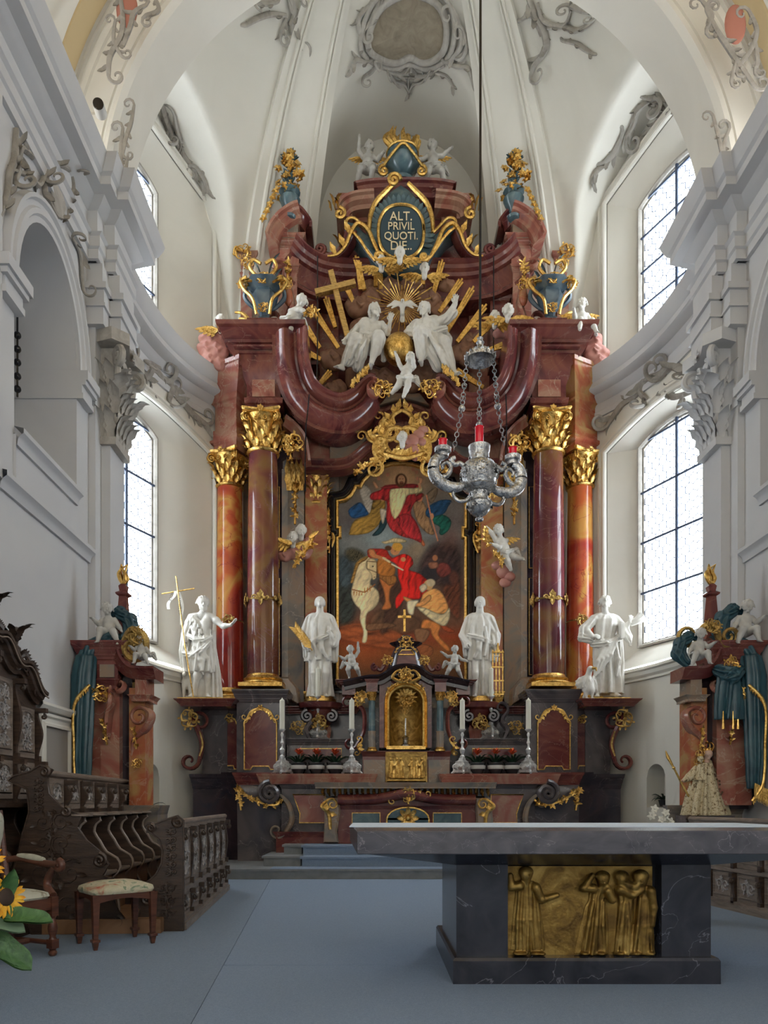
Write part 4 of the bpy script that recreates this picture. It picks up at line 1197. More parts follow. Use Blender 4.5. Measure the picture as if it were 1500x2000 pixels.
def statue(fn,name,loc,m,label,cat='statue',sc=1.0,parts=None,group=None,rz=0,smoothit=1):
 S=fn() if callable(fn) else fn
 o=sculpt_obj(name,S,m,smoothit=smoothit)
 o.location=loc; o.scale=(sc,)*3; o.rotation_euler=(0,0,rz)
 tag(o,label,cat,group)
 return o
K=13.6/F_PX
jb=statue(statue_john,'statue',at(395,1366,13.35),MARBLEW,'white bearded saint in fleece holding a tall staff with cross, arm stretched out',sc=.95)
mb=MB(); mb.tube([(-.47,-.10,2.30),(-.30,-.18,1.1),(-.12,-.2,.02)],.012,6); mb.tube([(-.74,-.1,1.97),(-.12,-.1,2.07)],.011,6)
obj('cross_staff',mb,GOLD,jb,local=True)
mb=MB()
def banner(mb,x,z,L,w,s):
 rows=[]
 for i in range(9): t=i/8; rows.append([(x+.03*math.sin(5*t+s)+w*q-.10*t*s,-.12+.03*math.sin(7*t),z-L*t) for q in (-.5,.5)])
 mb.grid(rows)
banner(mb,-.50,2.02,.34,.06,1); banner(mb,-.40,2.0,.62,.05,-.6)
obj('banderole',mb,MARBLEW,jb,local=True)
def text_obj(name,body,size,m,loc,rot,parent=None,extrude=.004,align='CENTER',sx=1.0):
 c=bpy.data.curves.new(name,'FONT'); c.body=body; c.size=size; c.extrude=extrude; c.align_x=align; c.align_y='CENTER'; c.space_line=.95
 o=bpy.data.objects.new(name,c); o.data.materials.append(m); COL.objects.link(o)
 o.rotation_euler=rot; o.scale=(sx,1,1)
 me=bpy.data.meshes.new_from_object(o); COL.objects.unlink(o); bpy.data.objects.remove(o); o=bpy.data.objects.new(name,me); COL.objects.link(o)
 if not me.materials: me.materials.append(m)
 o.rotation_euler=rot; o.scale=(sx,1,1); o.location=loc
 if parent: o.parent=parent
 return o
DARKTXT=mat('dark_letter_paint',(.1,.08,.06),.6)
text_obj('lettering','AGNUS DEI',.065,DARKTXT,(-.385,-.155,1.72),(PI/2,PI/2-.05,0),jb,.001)
text_obj('lettering','ECCE',.07,DARKTXT,(-.55,-.15,1.9),(PI/2,PI/2+.3,0),jb,.001)
mb=MB(); mb.plate([(-.42,0),(.42,0),(.42,.07),(-.42,.07)],-.22,.18,.015); 
o=obj('plinth',mb,GOLD,jb,local=True); o.location=(0,0,-.06)
lb=statue(lamb,'lamb_statue',at(367,1366,13.5),MARBLEW,'small white lamb standing behind the saint with the cross staff','statue',1.0)
s2=statue(lambda: statue_deacon(True),'statue',at(625,1366,13.75),MARBLEW,'white bald saint gazing upward with a gilded palm branch',sc=1.0)
mb=MB(); P=cr([(-.12,-.27,.85),(-.26,-.3,1.05),(-.42,-.3,1.24)],6); mb.tube(P,.012,5)
for i in range(2,len(P)):
 for sg in (-1,1): leaf(mb,P[i],Vector((-.5+sg*.5,0,.6+sg*.35)),(0,-1,0),.14,.035,.3,1,4,2)
obj('palm_branch',mb,GOLD,s2,local=True)
mb=MB(); mb.lathe((0,0,-.05),[(.3,0),(.3,.05),(.26,.06),(.26,.09)],14,sy=.75); obj('plinth',mb,GOLD,s2,local=True)
s3=statue(lambda: statue_deacon(False),'statue',at(937,1366,13.75),MARBLEW,'white saint looking ahead with a gridiron standing at his side',sc=1.0)
mb=MB()
for i in range(4): mb.box(.20+i*.06,.222+i*.06,-.20,-.18,.02,.88)
for z in (.05,.3,.55,.82): mb.box(.19,.41,-.215,-.195,z,z+.025)
mb.box(.29,.32,-.21,-.18,.85,1.0)
for i in (0,3): mb.box(.20+i*.06,.222+i*.06,-.2,-.08,.03,.06)
obj('gridiron',mb,GOLD,s3,local=True)
mb=MB(); mb.lathe((0,0,-.05),[(.3,0),(.3,.05),(.26,.06),(.26,.09)],14,sy=.75); obj('plinth',mb,GOLD,s3,local=True)
s4=statue(statue_evangelist,'statue',at(1180,1366,13.35),MARBLEW,'white curly haired saint with open book and drapery, beside an eagle',sc=.98)
mb=MB(); mb.box(.22,.26,-.28,-.06,1.06,1.36); mb.box(.26,.285,-.27,-.07,1.07,1.35); 
o=obj('book',mb,MARBLEW,s4,local=True)
mb=MB(); mb.tube(cr([(.44,-.12,1.36),(.56,-.14,1.42),(.64,-.12,1.48)],4),taper(9,.05,.10),8); obj('scroll',mb,MARBLEW,s4,local=True)
mb=MB(); mb.plate([(-.42,0),(.42,0),(.42,.07),(-.42,.07)],-.22,.18,.015); o=obj('plinth',mb,GOLD,s4,local=True); o.location=(0,0,-.06)
eg=statue(eagle,'eagle_statue',at(1150,1366,13.1),MARBLEW,'white eagle with gilded beak at the foot of the curly haired saint','statue',1.0)
mb=MB(); mb.tube([(.035,-.115,.53),(.08,-.165,.52),(.088,-.168,.47)],[.03,.022,.008],6); obj('beak',mb,GOLD,eg,local=True)
# ================================================================== HIGH ALTAR
def AP(off,py,Y,sd=1): return Vector((CXA+sd*off*Y/F_PX,Y,zat(py,Y)))
def AX(off,Y,sd=1): return CXA+sd*off*Y/F_PX
altar=thing('high_altar',(CXA,13.6,.155),'tall baroque high altar of red and grey marble filling the rounded apse','altar')
def part(name,mb,m,parent=None,smooth=32,**kw): return obj(name,mb,m,parent or altar,smooth,**kw)
def abox(mb,o0,o1,y0,y1,py0,py1,Y,sd):
 """box between offsets (px) at depth Y, front y0, back y1, between photograph rows py0 (top) and py1"""
 a,b=sorted((AX(o0,Y,sd),AX(o1,Y,sd))); return mb.box(a,b,y0,y1,zat(py1,Y),zat(py0,Y))
def cprof(h,p,b=.3):
 return [(-b,0),(p,0),(p,-.09*h),(p*.94,-.12*h),(p*.93,-.17*h),(p*.84,-.24*h),(p*.68,-.31*h),(p*.62,-.35*h),(p*.62,-.40*h),(p*.55,-.43*h),(p*.5,-.52*h),(p*.36,-.60*h),(p*.30,-.66*h),(p*.30,-.72*h),(p*.18,-.78*h),(p*.14,-.9*h),(p*.05,-.93*h),(0,-h),(-b,-h)]
def ledge(mb,path,h,p): return mb.sweep(path,[(q[0],q[1]) for q in cprof(h,p)],'plan')
def cornice(mb,x0,x1,yf,yb,zt,h,p):
 """moulded cornice on three sides of a block, top at zt"""
 xa,xb=sorted((x0,x1))
 pr=[(0,-h)]+[(q[0],q[1]) for q in cprof(h,p)[::-1] if q[0]>0]+[(p,0)]
 rows=[[(xa-q[0],yb,zt+q[1]),(xa-q[0],yf-q[0],zt+q[1]),(xb+q[0],yf-q[0],zt+q[1]),(xb+q[0],yb,zt+q[1])] for q in pr]
 o=len(mb.v); mb.grid(rows); n=len(rows)
 mb.f.append((o+(n-1)*4,o+(n-1)*4+1,o+(n-1)*4+2,o+(n-1)*4+3)); mb.f.append((o+3,o+2,o+1,o))
 return mb
def moulded(mb,x0,x1,yf,yb,z0,z1,hc,pc,hb=0,pb=0):
 xa,xb=sorted((x0,x1)); mb.box(xa,xb,yf,yb,z0,z1-hc+.001); cornice(mb,xa,xb,yf,yb,z1,hc,pc)
 if hb:
  i0=len(mb.v); cornice(mb,xa,xb,yf,yb,0,hb,pb)
  for i in range(i0,len(mb.v)): v=mb.v[i]; mb.v[i]=(v[0],v[1],z0-v[2])
  mb.f=mb.f
 return mb
def archpanel(cx,hw,z0,z1,y,n=8,ears=.06):
 """outline of a panel with an arched, shouldered head (x,z)"""
 zs=z1-hw*.85
 pts=[(cx-hw,z0),(cx-hw*.62,z0),(cx-hw*.5,z0+ears),(cx+hw*.5,z0+ears),(cx+hw*.62,z0),(cx+hw,z0),(cx+hw,zs),(cx+hw*.86,zs+ears*.3),(cx+hw*.80,zs+ears)]
 for i in range(n+1):
  a=PI*i/n; pts.append((cx+hw*.78*math.cos(a),zs+ears+(z1-zs-ears)*math.sin(a)**.9))
 pts+=[(cx-hw*.80,zs+ears),(cx-hw*.86,zs+ears*.3),(cx-hw,zs)]
 return pts
def rim(mb,pts,y,r,n=5): P=[(p[0],y,p[1]) for p in pts]; P.append(P[0]); P.append(P[1]); return mb.tube(P,r,n,cap=False)
for sd in (-1,1):
 mb=MB()
 moulded(mb,AX(345,13.5,sd),AX(416,13.5,sd),13.45,14.6,.155,zat(1512,13.5),.28,.06,.0)
 moulded(mb,AX(322,13.5,sd),AX(352,13.5,sd),13.35,14.6,.155,zat(1509,13.5),.3,.06)
 part('outer_plinth',mb,DARKM)
 mb=MB()
 n=10; Y=13.0; prof=[]
 a0,a1=AX(334,Y,sd),AX(246,Y,sd)
 rows=[]
 for z,bul in ((.155,0),(.6,.02),(1.0,.05),(1.3,.08),(1.44,.09),(zat(1531,Y),.06)):
  rows.append([(a0,14.4,z)]+[(a0+(a1-a0)*i/n,Y+.18-bul-.12*math.sin(PI*(.5+.5*i/n)),z) for i in range(n+1)]+[(a1,14.4,z)])
 mb.grid(rows); part('column_plinth',mb,GREYCOOL)
 mb=MB(); moulded(mb,a0,a1,Y-.02,14.4,zat(1533,Y),zat(1509,Y),.2,.07); part('plinth_moulding',mb,MAROON)
 mb=MB(); garland(mb,[(AX(332,12.9,sd),12.86,1.42),(AX(325,12.9,sd),12.84,1.05)],.055,.10); garland(mb,[(AX(330,12.9,sd),12.86,1.40),(AX(300,12.8,sd),12.80,1.22),(AX(262,12.8,sd),12.80,1.14),(AX(245,12.8,sd),12.84,1.25)],.06,.10)
 part('gilded_garland',mb,GOLD)
 mb=MB(); c=Vector((AX(270,12.85,sd),12.86,zat(1549,12.85)))
 S=spiral(c,.19,2.3,PI/2,sd*-1,16,.0,.06); mb.tube(S,[.055]*len(S),8,flat=2.6)
 part('volute',mb,GREYCOOL)
 mb=MB(); X0=AX(246,12.85,sd)
 cscroll(mb,[(X0,12.86,1.28),(X0-sd*.12,12.84,1.12),(X0-sd*.16,12.84,.86),(X0-sd*.02,12.86,.62)],.085,(-sd,sd),1.0,1.6,ns=7)
 part('c_bracket',mb,GREYM)
 mb=MB(); moulded(mb,AX(248,12.95,sd),AX(150,12.95,sd),12.98,14.2,.34,zat(1530,12.95),.10,.05); part('side_wall',mb,GREYCOOL)
 mb=MB(); moulded(mb,AX(258,12.85,sd),AX(105,12.85,sd),12.82,14.0,.3,zat(1624,12.85),.10,.05); part('side_base',mb,MAROON)
 xa,xb=AX(226,12.9,sd),AX(162,12.9,sd); zt,zb=zat(1552,12.9),zat(1607,12.9)
 pl=[(xa,zt),(xb,zt),(xb,zb),(xa+(xb-xa)*.2,zb),(xa+(xb-xa)*.22,zb+.16),(xa+(xb-xa)*.12,zt-.16)]
 mb=MB(); mb.plate(pl,12.93,13.0,.01); p_=part('rose_panel',mb,ROSE); mb=MB(); rim(mb,pl,12.925,.012); part('panel_rim',mb,GOLD,p_)
 mb=MB(); moulded(mb,AX(292,12.8,sd),AX(66,12.8,sd),12.86,14.2,zat(1531,12.8),zat(1511,12.8),.17,.05); part('ledge',mb,ROSE)
 Y=13.35
 mb=MB(); moulded(mb,AX(333,Y,sd),AX(238,Y,sd),Y,14.6,zat(1510,Y),zat(1347,Y),.24,.075); part('pedestal',mb,GREYCOOL if sd<0 else GREYCOOL)
 cx=AX(286,Y,sd); pl=archpanel(cx,.29,zat(1503,Y),zat(1386,Y),Y)
 mb=MB(); mb.plate(pl,Y-.02,Y+.03,.012); pn=part('pedestal_panel',mb,MAROON)
 mb=MB(); rim(mb,pl,Y-.022,.014)
 zz=zat(1386,Y)
 flower(mb,(cx,Y-.04,zz+.03),.06)
 for s_ in (-1,1):
  cscroll(mb,[(cx+s_*.05,Y-.04,zz+.02),(cx+s_*.16,Y-.045,zz-.03),(cx+s_*.24,Y-.04,zz-.16)],.035,(0,s_),1,.8,fringe=3,side=-s_,ns=5)
  cscroll(mb,[(cx+s_*.22,Y-.04,zz-.17),(cx+s_*.285,Y-.045,zz-.22),(cx+s_*.29,Y-.04,zz-.32)],.028,(0,0),1,.8,ns=5)
 part('panel_gilding',mb,GOLD,pn)
 Y=13.75
 mb=MB(); moulded(mb,AX(362,Y,sd),AX(318,Y,sd),Y,14.6,zat(1512,Y),zat(1366,Y),.2,.06); part('outer_pedestal',mb,GREYCOOL)
 cx=AX(345,Y,sd); pl=archpanel(cx,.15,zat(1502,Y),zat(1402,Y),Y)
 mb=MB(); mb.plate(pl,Y-.02,Y+.03,.012); pn=part('pedestal_panel',mb,MAROON)
 mb=MB(); rim(mb,pl,Y-.022,.012); rocaille(mb,(cx,Y-.04,zat(1404,Y)),.11,5+sd,n=4); part('panel_gilding',mb,GOLD,pn)
 Y=13.5
 mb=MB(); moulded(mb,AX(404,Y,sd),AX(355,Y,sd),13.7,14.6,zat(1512,Y),zat(1384,Y),.1,.03); part('corner_pier',mb,GREYCOOL)
 mb=MB(); moulded(mb,AX(430,Y,sd),AX(336,Y,sd),13.12,14.5,zat(1384,Y),zat(1371,Y),.13,.11); part('statue_ledge',mb,MAROON)
 mb=MB(); X0=AX(405,Y,sd)
 cscroll(mb,[(X0+sd*.05,13.42,zat(1395,Y)),(X0+sd*.12,13.4,zat(1402,Y)),(X0+sd*.02,13.45,zat(1425,Y)),(X0-sd*.05,13.5,zat(1455,Y)),(X0-sd*.0,13.45,zat(1490,Y))],.10,(sd,sd),1.1,2.2,ns=8)
 part('console',mb,MAROON)
 mb=MB(); rocaille(mb,(X0+sd*.10,13.22,zat(1408,Y)),.22,9,n=6); cscroll(mb,[(X0-sd*.05,13.3,zat(1430,Y)),(X0-sd*.09,13.36,zat(1455,Y)),(X0-sd*.05,13.3,zat(1478,Y))],.03,(0,0),1,.8)
 part('console_gilding',mb,OLDGOLD)
 Y=13.9; cx=AX(278.5,Y,sd); z0=zat(1346,Y); z1=zat(1322,Y); z2=zat(887,Y); z3=zat(812,Y)
 col_=part('column',MB().lathe((cx,Y,0),[(.292,z1+.0),(.296,z1+.5),(.294,z1+1.6),(.285,z1+2.8),(.27,z2-.2),(.262,z2)],40),PURPLE,smooth=60)
 mb=MB(); h=z1-z0; mb.box(cx-.40,cx+.40,Y-.40,Y+.40,z0,z0+.3*h)
 mb.lathe((cx,Y,z0),[(.40,.3*h),(.41,.38*h),(.40,.48*h),(.36,.53*h),(.34,.58*h),(.345,.62*h),(.36,.68*h),(.365,.76*h),(.35,.84*h),(.32,.9*h),(.31,1.0*h),(.293,1.12*h)],36)
 part('column_base',mb,GOLD,col_,smooth=50)
 cap_=capital_mb(.262,z3-z2); i=len(cap_.v); cap_.xf(Matrix.Translation((cx,Y,z2))); part('capital',cap_,GOLD,col_,smooth=50)
 mb=MB(); zr=zat(1175,Y); mb.lathe((cx,Y,zr),[(.297,-.015),(.305,0),(.297,.015)],36,cap=False)
 for a in (-PI/2,-PI/2-1.25,-PI/2+1.25):
  d=Vector((math.cos(a),math.sin(a),0)); q=Vector((cx,Y,zr))+d*.31
  flower(mb,q,.10,d,5); leaf(mb,q,(0,0,1),d,.15,.09,.3,2,5,3); leaf(mb,q,(0,0,-1),d,.15,.09,.3,2,5,3)
  s_=d.cross(Vector((0,0,1)))
  for k in (-1,1): S=spiral(q+s_*k*.11,.05,1.2,0,k,9,0,.1,s_,(0,0,1)); mb.tube(S,.016,5)
 part('column_ring',mb,OLDGOLD,col_)
 Y=14.3; cx=AX(342,Y,sd); z0=zat(1371,Y); z1=zat(1349,Y); z2=zat(953,Y); z3=zat(888,Y)
 col_=part('column',MB().lathe((cx,Y,0),[(.258,z1),(.262,z1+.5),(.258,z1+1.6),(.245,z1+2.8),(.235,z2)],36),REDCOL,smooth=60)
 mb=MB(); h=z1-z0; mb.box(cx-.34,cx+.34,Y-.34,Y+.34,z0,z0+.3*h)
 mb.lathe((cx,Y,z0),[(.34,.3*h),(.35,.38*h),(.34,.48*h),(.31,.53*h),(.30,.6*h),(.32,.7*h),(.32,.78*h),(.29,.88*h),(.28,1.0*h),(.26,1.12*h)],32)
 part('column_base',mb,GOLD,col_,smooth=50)
 cap_=capital_mb(.235,z3-z2); cap_.xf(Matrix.Translation((cx,Y,z2)) @ Matrix.Rotation(sd*.35,4,'Z')); part('capital',cap_,GOLD,col_,smooth=50)
 mb=MB(); zr=zat(1216,Y); mb.lathe((cx,Y,zr),[(.262,-.012),(.27,0),(.262,.012)],30,cap=False); q=Vector((cx-sd*.03,Y-.28,zr)); rocaille(mb,q,.14,3,n=6); part('column_ring',mb,OLDGOLD,col_)
 mb=MB(); zt=zat(770,14.6)
 mb.box(*sorted((AX(372,14.6,sd),AX(392,14.6,sd))),14.62,14.95,1.5,zt); part('edge_pilaster',mb,ORANGEM)
 mb=MB(); mb.box(*sorted((AX(300,14.7,sd),AX(372,14.7,sd))),14.72,14.95,1.5,zt); part('back_wall',mb,GREYM)
 mb=MB(); mb.box(*sorted((AX(225,14.6,sd),AX(300,14.6,sd))),14.62,14.9,1.5,zt); bw=part('back_wall',mb,DARKM)
 mb=MB(); x_=AX(232,14.6,sd); mb.box(x_-.06,x_+.06,14.5,14.7,3.3,7.7); part('grey_strip',mb,GREYM)
 mb=MB(); xl,xr=sorted((AX(244,14.6,sd),AX(262,14.6,sd)))
 for za_,zb_ in ((3.7,5.6),(5.8,7.4)): rim(mb,[(xl,za_),(xr,za_),(xr,zb_),(xl,zb_)],14.61,.012)
 part('gold_line',mb,GOLD,bw)
 mb=MB(); x0,x1=AX(195,14.7,sd),AX(226,14.7,sd); zb_,zt_=zat(1375,14.7),zat(905,14.7)
 pts=[(x0,14.95),(x0,14.66),(x1,14.5),(x1+sd*.1,14.62),(x1+sd*.1,14.95)]
 if sd<0: pts=pts[::-1]
 mb.add([(x,y,z) for z in (zb_,zt_) for x,y in pts],[(i,(i+1)%5,(i+1)%5+5,i+5) for i in range(5)]+[(4,3,2,1,0),(5,6,7,8,9)])
 gp_=part('pilaster',mb,GREYM)
 mb=MB(); cxx=(x0+x1)/2; 
 for k in range(7): leaf(mb,(cxx+(k-3)*.045,14.5,zt_-.62),(0,-.1,1),(0,-1,0),.5 if k%2 else .62,.12,.6,3)
 part('capital',mb,GOLD,gp_); mb=MB(); garland(mb,[(cxx,14.48,zt_-.5),(cxx,14.45,zt_-1.3)],.06,.09); part('garland',mb,GOLD,gp_)
 mb=MB(); x0,x1=sorted((AX(150,14.8,sd),AX(192,14.8,sd))); zb_,zt_=zat(1372,14.8),zat(912,14.8)
 mb.box(x0,x1,14.72,15.1,zb_,zt_); op_=part('pilaster',mb,ORANGEM)
 cap_=capital_mb(.19,.72); cap_.xf(Matrix.Translation(((x0+x1)/2,14.86,zt_-.72)) @ Matrix.Diagonal((1.0,.7,1,1))); part('capital',cap_,GOLD,op_,smooth=50)
 mb=MB(); moulded(mb,x0+.02,x1-.02,14.70,15.1,zb_-.04,zb_+.2,.2,.05); part('pilaster_base',mb,GOLD,op_)
 mb=MB(); mb.box(*sorted((AX(126,15,sd),AX(152,15,sd))),15.0,15.2,2.6,zat(905,15)); part('grey_field',mb,GREYM)
 mb=MB(); X0=AX(146,14.9,sd); garland(mb,[(X0,14.92,zat(1000,14.9)),(X0+sd*.03,14.9,zat(1035,14.9)),(X0-sd*.05,14.92,zat(1075,14.9))],.055,.085)
 cscroll(mb,[(X0+sd*.05,14.9,zat(1030,14.9)),(X0-sd*.1,14.88,zat(1050,14.9)),(X0+sd*.0,14.9,zat(1080,14.9))],.05,(sd,0),1,.7,fringe=3,side=sd); part('gilded_drop',mb,GOLD)
 Y=14.1
 mb=MB()
 k=Y/F_PX; cx=AX(338,Y,sd); cy=14.3
 rings=[(30,884),(30,868),(36,864),(36,858),(31,855),(31,838),(28,836),(28,792),(30,788),(34,786),(36,776),(42,770),(48,764),(55,756),(60,746),(62,738),(64,736),(64,728)]
 rows=[]
 for hw,py in rings:
  r=hw*k*.94; z=zat(py,Y); c_,s_=math.cos(sd*.5),math.sin(sd*.5)
  rows.append([(cx+a*r*c_-b*r*s_,cy+a*r*s_+b*r*c_,z) for a,b in ((-1,-1),(1,-1),(1,1.6),(-1,1.6))])
 o=len(mb.v); mb.grid(rows,close_u=True); mb.f.append((o,o+3,o+2,o+1)); q=o+(len(rows)-1)*4; mb.f.append((q,q+1,q+2,q+3))
 part('outer_entablature',mb,ROSE if sd<0 else ORANGEM,smooth=25)
 mb=MB(); 
 mb.box(*sorted((AX(300,14.5,sd),AX(345,14.5,sd))),14.35,15.2,zat(884,14.5),zat(735,14.5)); part('entablature_wall',mb,MAROON)
 Y=13.7; cxp=VX+(CXA*F_PX/Y)+sd*278
 rings=[(31,815,.02),(31,792,.02),(37,790,.06),(38,780,.07),(33,778,.03),(33,756,.03),(34,752,.03),(39,740,.08),(41,722,.12),(50,712,.14),(60,700,.16),(66,692,.17),(68,686,.2),(72,684,.24),(72,678,.24),(76,672,.32),(80,664,.38),(84,662,.44),(85,655,.46)]
 mb=MB(); blockpx(mb,cxp,rings,Y,14.9); eb=part('column_entablature',mb,MAROON,smooth=28)
 mb=MB(); q=lambda py,fw=0: zat(py,Y-fw)
 hwp=22*Y/F_PX; cx=CXA+sd*278*Y/F_PX
 mb.box(cx-hwp,cx+hwp,Y-.06,Y,q(778),q(742)); part('frieze_panel',mb,ROSE,eb)
 mb=MB()
 for (a,b,pyt,pyb,fw) in ((-52,52,690,694,.27),(-44,44,699,702,.20)):
  mb.box(cx+a*k,cx+b*k,Y-fw,Y,zat(pyb,Y),zat(pyt,Y))
 part('frieze_fillet',mb,MAROON,eb)
 def PP(px, py, Y): # px given for the left side, mirrored for the right
  off=(VX+CXA*F_PX/Y)-px; return AP(off,py,Y,sd)
 pts=[PP(603,657,13.45),PP(604,695,13.5),PP(609,728,13.6),PP(620,757,13.75),PP(641,776,13.9),PP(666,783,14.05),PP(689,774,14.1),PP(705,757,14.1),PP(721,746,14.1),PP(734,748,14.1)]
 if sd<0: path=cr(pts,5)
 else: path=cr(pts,5)[::-1]
 mb=MB()
 H=.62
 pr=[(-.5,0),(.30,0),(.32,-.03),(.30,-.07),(.26,-.09),(.25,-.14),(.20,-.19),(.13,-.22),(.13,-.26),(.18,-.30),(.24,-.36),(.26,-.42),(.22,-.50),(.14,-.56),(.05,-.60),(.05,-.66),(-.5,-.66)]
 N=len(path); rows=[]
 for i,p in enumerate(path):
  f=i/(N-1) if sd<0 else 1-i/(N-1)
  sc_=1-.45*max(0,(f-.55)/.45)
  t=(path[min(i+1,N-1)]-path[max(i-1,0)]); t.y=0; t.normalize(); up=Vector((0,-1,0)).cross(t)
  if up.z<0 and f>.2: pass
  rows.append([p+Vector((0,-q_[0],0))+up*q_[1]*(sc_ if q_[1]<-.1 else 1) for q_ in pr])
 mb.grid(rows); m_=len(pr)
 mb.f.append(tuple(range(m_))); mb.f.append(tuple((N-1)*m_+j for j in reversed(range(m_))))
 sw=part('swept_cornice',mb,MAROON,smooth=30)
 mb=MB(); c=PP(729,760,13.78)
 S=spiral(c,.13,2.0,PI/2,1 if sd>0 else -1,14,0,.1); mb.tube(S,[.042]*len(S),8,flat=4)
 part('cornice_scroll',mb,ROSE,sw)
 mb=MB()
 for t in (.68,.74,.80,.86):
  p=path[int((t if sd<0 else 1-t)*(N-1))]; leaf(mb,p+Vector((0,-.34,.02)),(sd*-.4,-.2,1),(0,-1,0),.16,.08,.5,2); flower(mb,p+Vector((0,-.34,0)),.05)
 part('scroll_leaves',mb,GOLD,sw); mb=MB(); rocaille(mb,PP(748,757,13.6),.22,4+sd,n=6); part('scroll_gilding',mb,GOLD,sw)
 mb=MB(); pts=[(220,835),(218,905),(190,908),(150,912),(128,912),(100,905),(80,880),(40,862),(0,852),(0,800),(60,800),(100,820),(140,845),(180,845)]
 mb.plate([(AX(o,14.6,sd),zat(p,14.6)) for o,p in pts],14.55,15.0,.02); fz=part('frieze',mb,ROSE)
 pl=[(AX(o,14.5,sd),zat(p,14.5)) for o,p in ((146,856),(146,900),(112,900),(92,880),(74,858),(92,842),(108,852))]
 mb=MB(); mb.plate(pl,14.48,14.56,.01); part('frieze_panel',mb,GREYM,fz)
 mb=MB(); pts=[AP(222,905,14.5,sd),AP(150,908,14.5,sd),AP(116,905,14.45,sd),AP(96,893,14.45,sd),AP(70,872,14.45,sd),AP(36,858,14.45,sd),AP(0,853,14.45,sd)]
 path=cr(pts,4);  path=path if sd<0 else path[::-1]
 mb.sweep(path,[(-.3,.06),(.14,.06),(.14,.02),(.10,-.02),(.06,-.04),(.06,-.08),(.02,-.11),(-.3,-.11)],(0,-1,0)); part('arch_moulding',mb,MAROON,fz)
 mb=MB(); pts=[AP(234,820,14.0,sd),AP(212,838,14.1,sd),AP(196,862,14.2,sd),AP(188,905,14.3,sd)]
 path=cr(pts,5); path=path if sd<0 else path[::-1]
 mb.sweep(path,[(-.3,.05),(.12,.05),(.12,0),(.06,-.05),(.0,-.12),(-.3,-.12)],(0,-1,0)); part('quadrant_moulding',mb,ROSE)
 mb=MB(); rocaille(mb,AP(222,866,13.8,sd),.26,21,n=7); garland(mb,[AP(232,860,13.8,sd),AP(222,905,13.85,sd)],.055,.09); part('gilded_tuft',mb,GOLD)
 for pts in ([AP(172,500,14.0,sd),AP(172,560,14.0,sd),AP(172,700,14.05,sd),AP(176,770,13.7,sd)],[AP(192,770,13.2,sd),AP(194,800,13.3,sd),AP(196,830,13.7,sd),AP(196,905,14.1,sd),AP(194,960,14.35,sd)]): mb=MB(); mb.tube(pts,.013,5); part('iron_rod',mb,BLACKF)
 Y=14.3
 mb=MB(); moulded(mb,AX(210,Y,sd),AX(246,Y,sd),14.25,15.1,zat(655,Y),zat(523,Y),.14,.06); moulded(mb,AX(206,Y,sd),AX(244,Y,sd),14.2,15.1,zat(523,Y),zat(472,Y),.22,.14); at_=part('attic_pilaster',mb,ROSE)
 mb=MB(); moulded(mb,AX(170,Y,sd),AX(208,Y,sd),14.5,15.1,zat(700,Y),zat(560,Y),.14,.05); mb.box(*sorted((AX(176,Y,sd),AX(202,Y,sd))),14.46,14.5,zat(690,Y),zat(585,Y)); part('attic_pier',mb,MAROON)
 mb=MB(); X0=AX(226,14.1,sd)
 cscroll(mb,[(X0,14.0,zat(536,14.1)),(X0+sd*.06,13.9,zat(552,14.1)),(X0+sd*.0,14.05,zat(580,14.1)),(X0-sd*.04,14.0,zat(610,14.1)),(X0+sd*.05,13.95,zat(640,14.1))],.13,(-sd,sd),1.1,1.8,ns=8); cs=part('attic_console',mb,ROSE,at_)
 mb=MB(); mb.sphere((X0-sd*.0,13.86,zat(596,14.1)),.12,12,8,(.7,.6,1.5)); part('red_oval',mb,ORANGEM,cs)
 mb=MB(); garland(mb,[(X0,13.88,zat(530,14.1)),(X0,13.8,zat(550,14.1)),(X0,13.84,zat(572,14.1))],.06,.08); rocaille(mb,(X0,13.82,zat(575,14.1)),.14,2,n=5); part('console_gilding',mb,GOLD,cs)
 mb=MB(); pts=[AP(270,474,14.1,sd),AP(262,455,14.1,sd),AP(245,434,14.1,sd),AP(222,418,14.1,sd),AP(208,413,14.1,sd)]
 path=cr(pts,5); path=path if sd<0 else path[::-1]
 mb.sweep(path,[(-.8,0),(.28,0),(.28,-.05),(.22,-.07),(.2,-.11),(.12,-.15),(.1,-.2),(.03,-.22),(-.8,-.22)],(0,-1,0)); hp=part('half_pediment',mb,ROSE)
 mb=MB(); mb.plate([(AX(o,14.2,sd),zat(p,14.2)) for o,p in ((256,472),(250,452),(232,432),(208,422),(208,472))],14.1,15.0,.01); part('tympanum',mb,GREYM,hp)
 mb=MB(); pts=[AP(208,413,14.1,sd),AP(195,424,14.2,sd),AP(180,445,14.4,sd),AP(180,458,14.4,sd)]
 path=cr(pts,4); path=path if sd<0 else path[::-1]
 mb.sweep(path,[(-.6,0),(.2,0),(.2,-.05),(.14,-.08),(.1,-.16),(.02,-.22),(-.6,-.22)],(0,-1,0)); part('pediment_return',mb,MAROON,hp)
 pts=[AP(208,474,14.2,sd),AP(190,494,14.3,sd),AP(170,508,14.4,sd),AP(148,517,14.45,sd),AP(115,522,14.5,sd),AP(60,522,14.5,sd),AP(0,522,14.5,sd)]
 path=cr(pts,4); path=path if sd<0 else path[::-1]
 mb=MB(); mb.sweep(path,[(-.4,0),(.26,0),(.27,-.03),(.24,-.06),(.2,-.08),(.18,-.14),(.12,-.18),(.1,-.24),(.03,-.27),(.03,-.6),(.07,-.64),(.07,-.7),(-.4,-.7)],(0,-1,0)); part('attic_cornice',mb,MAROON)
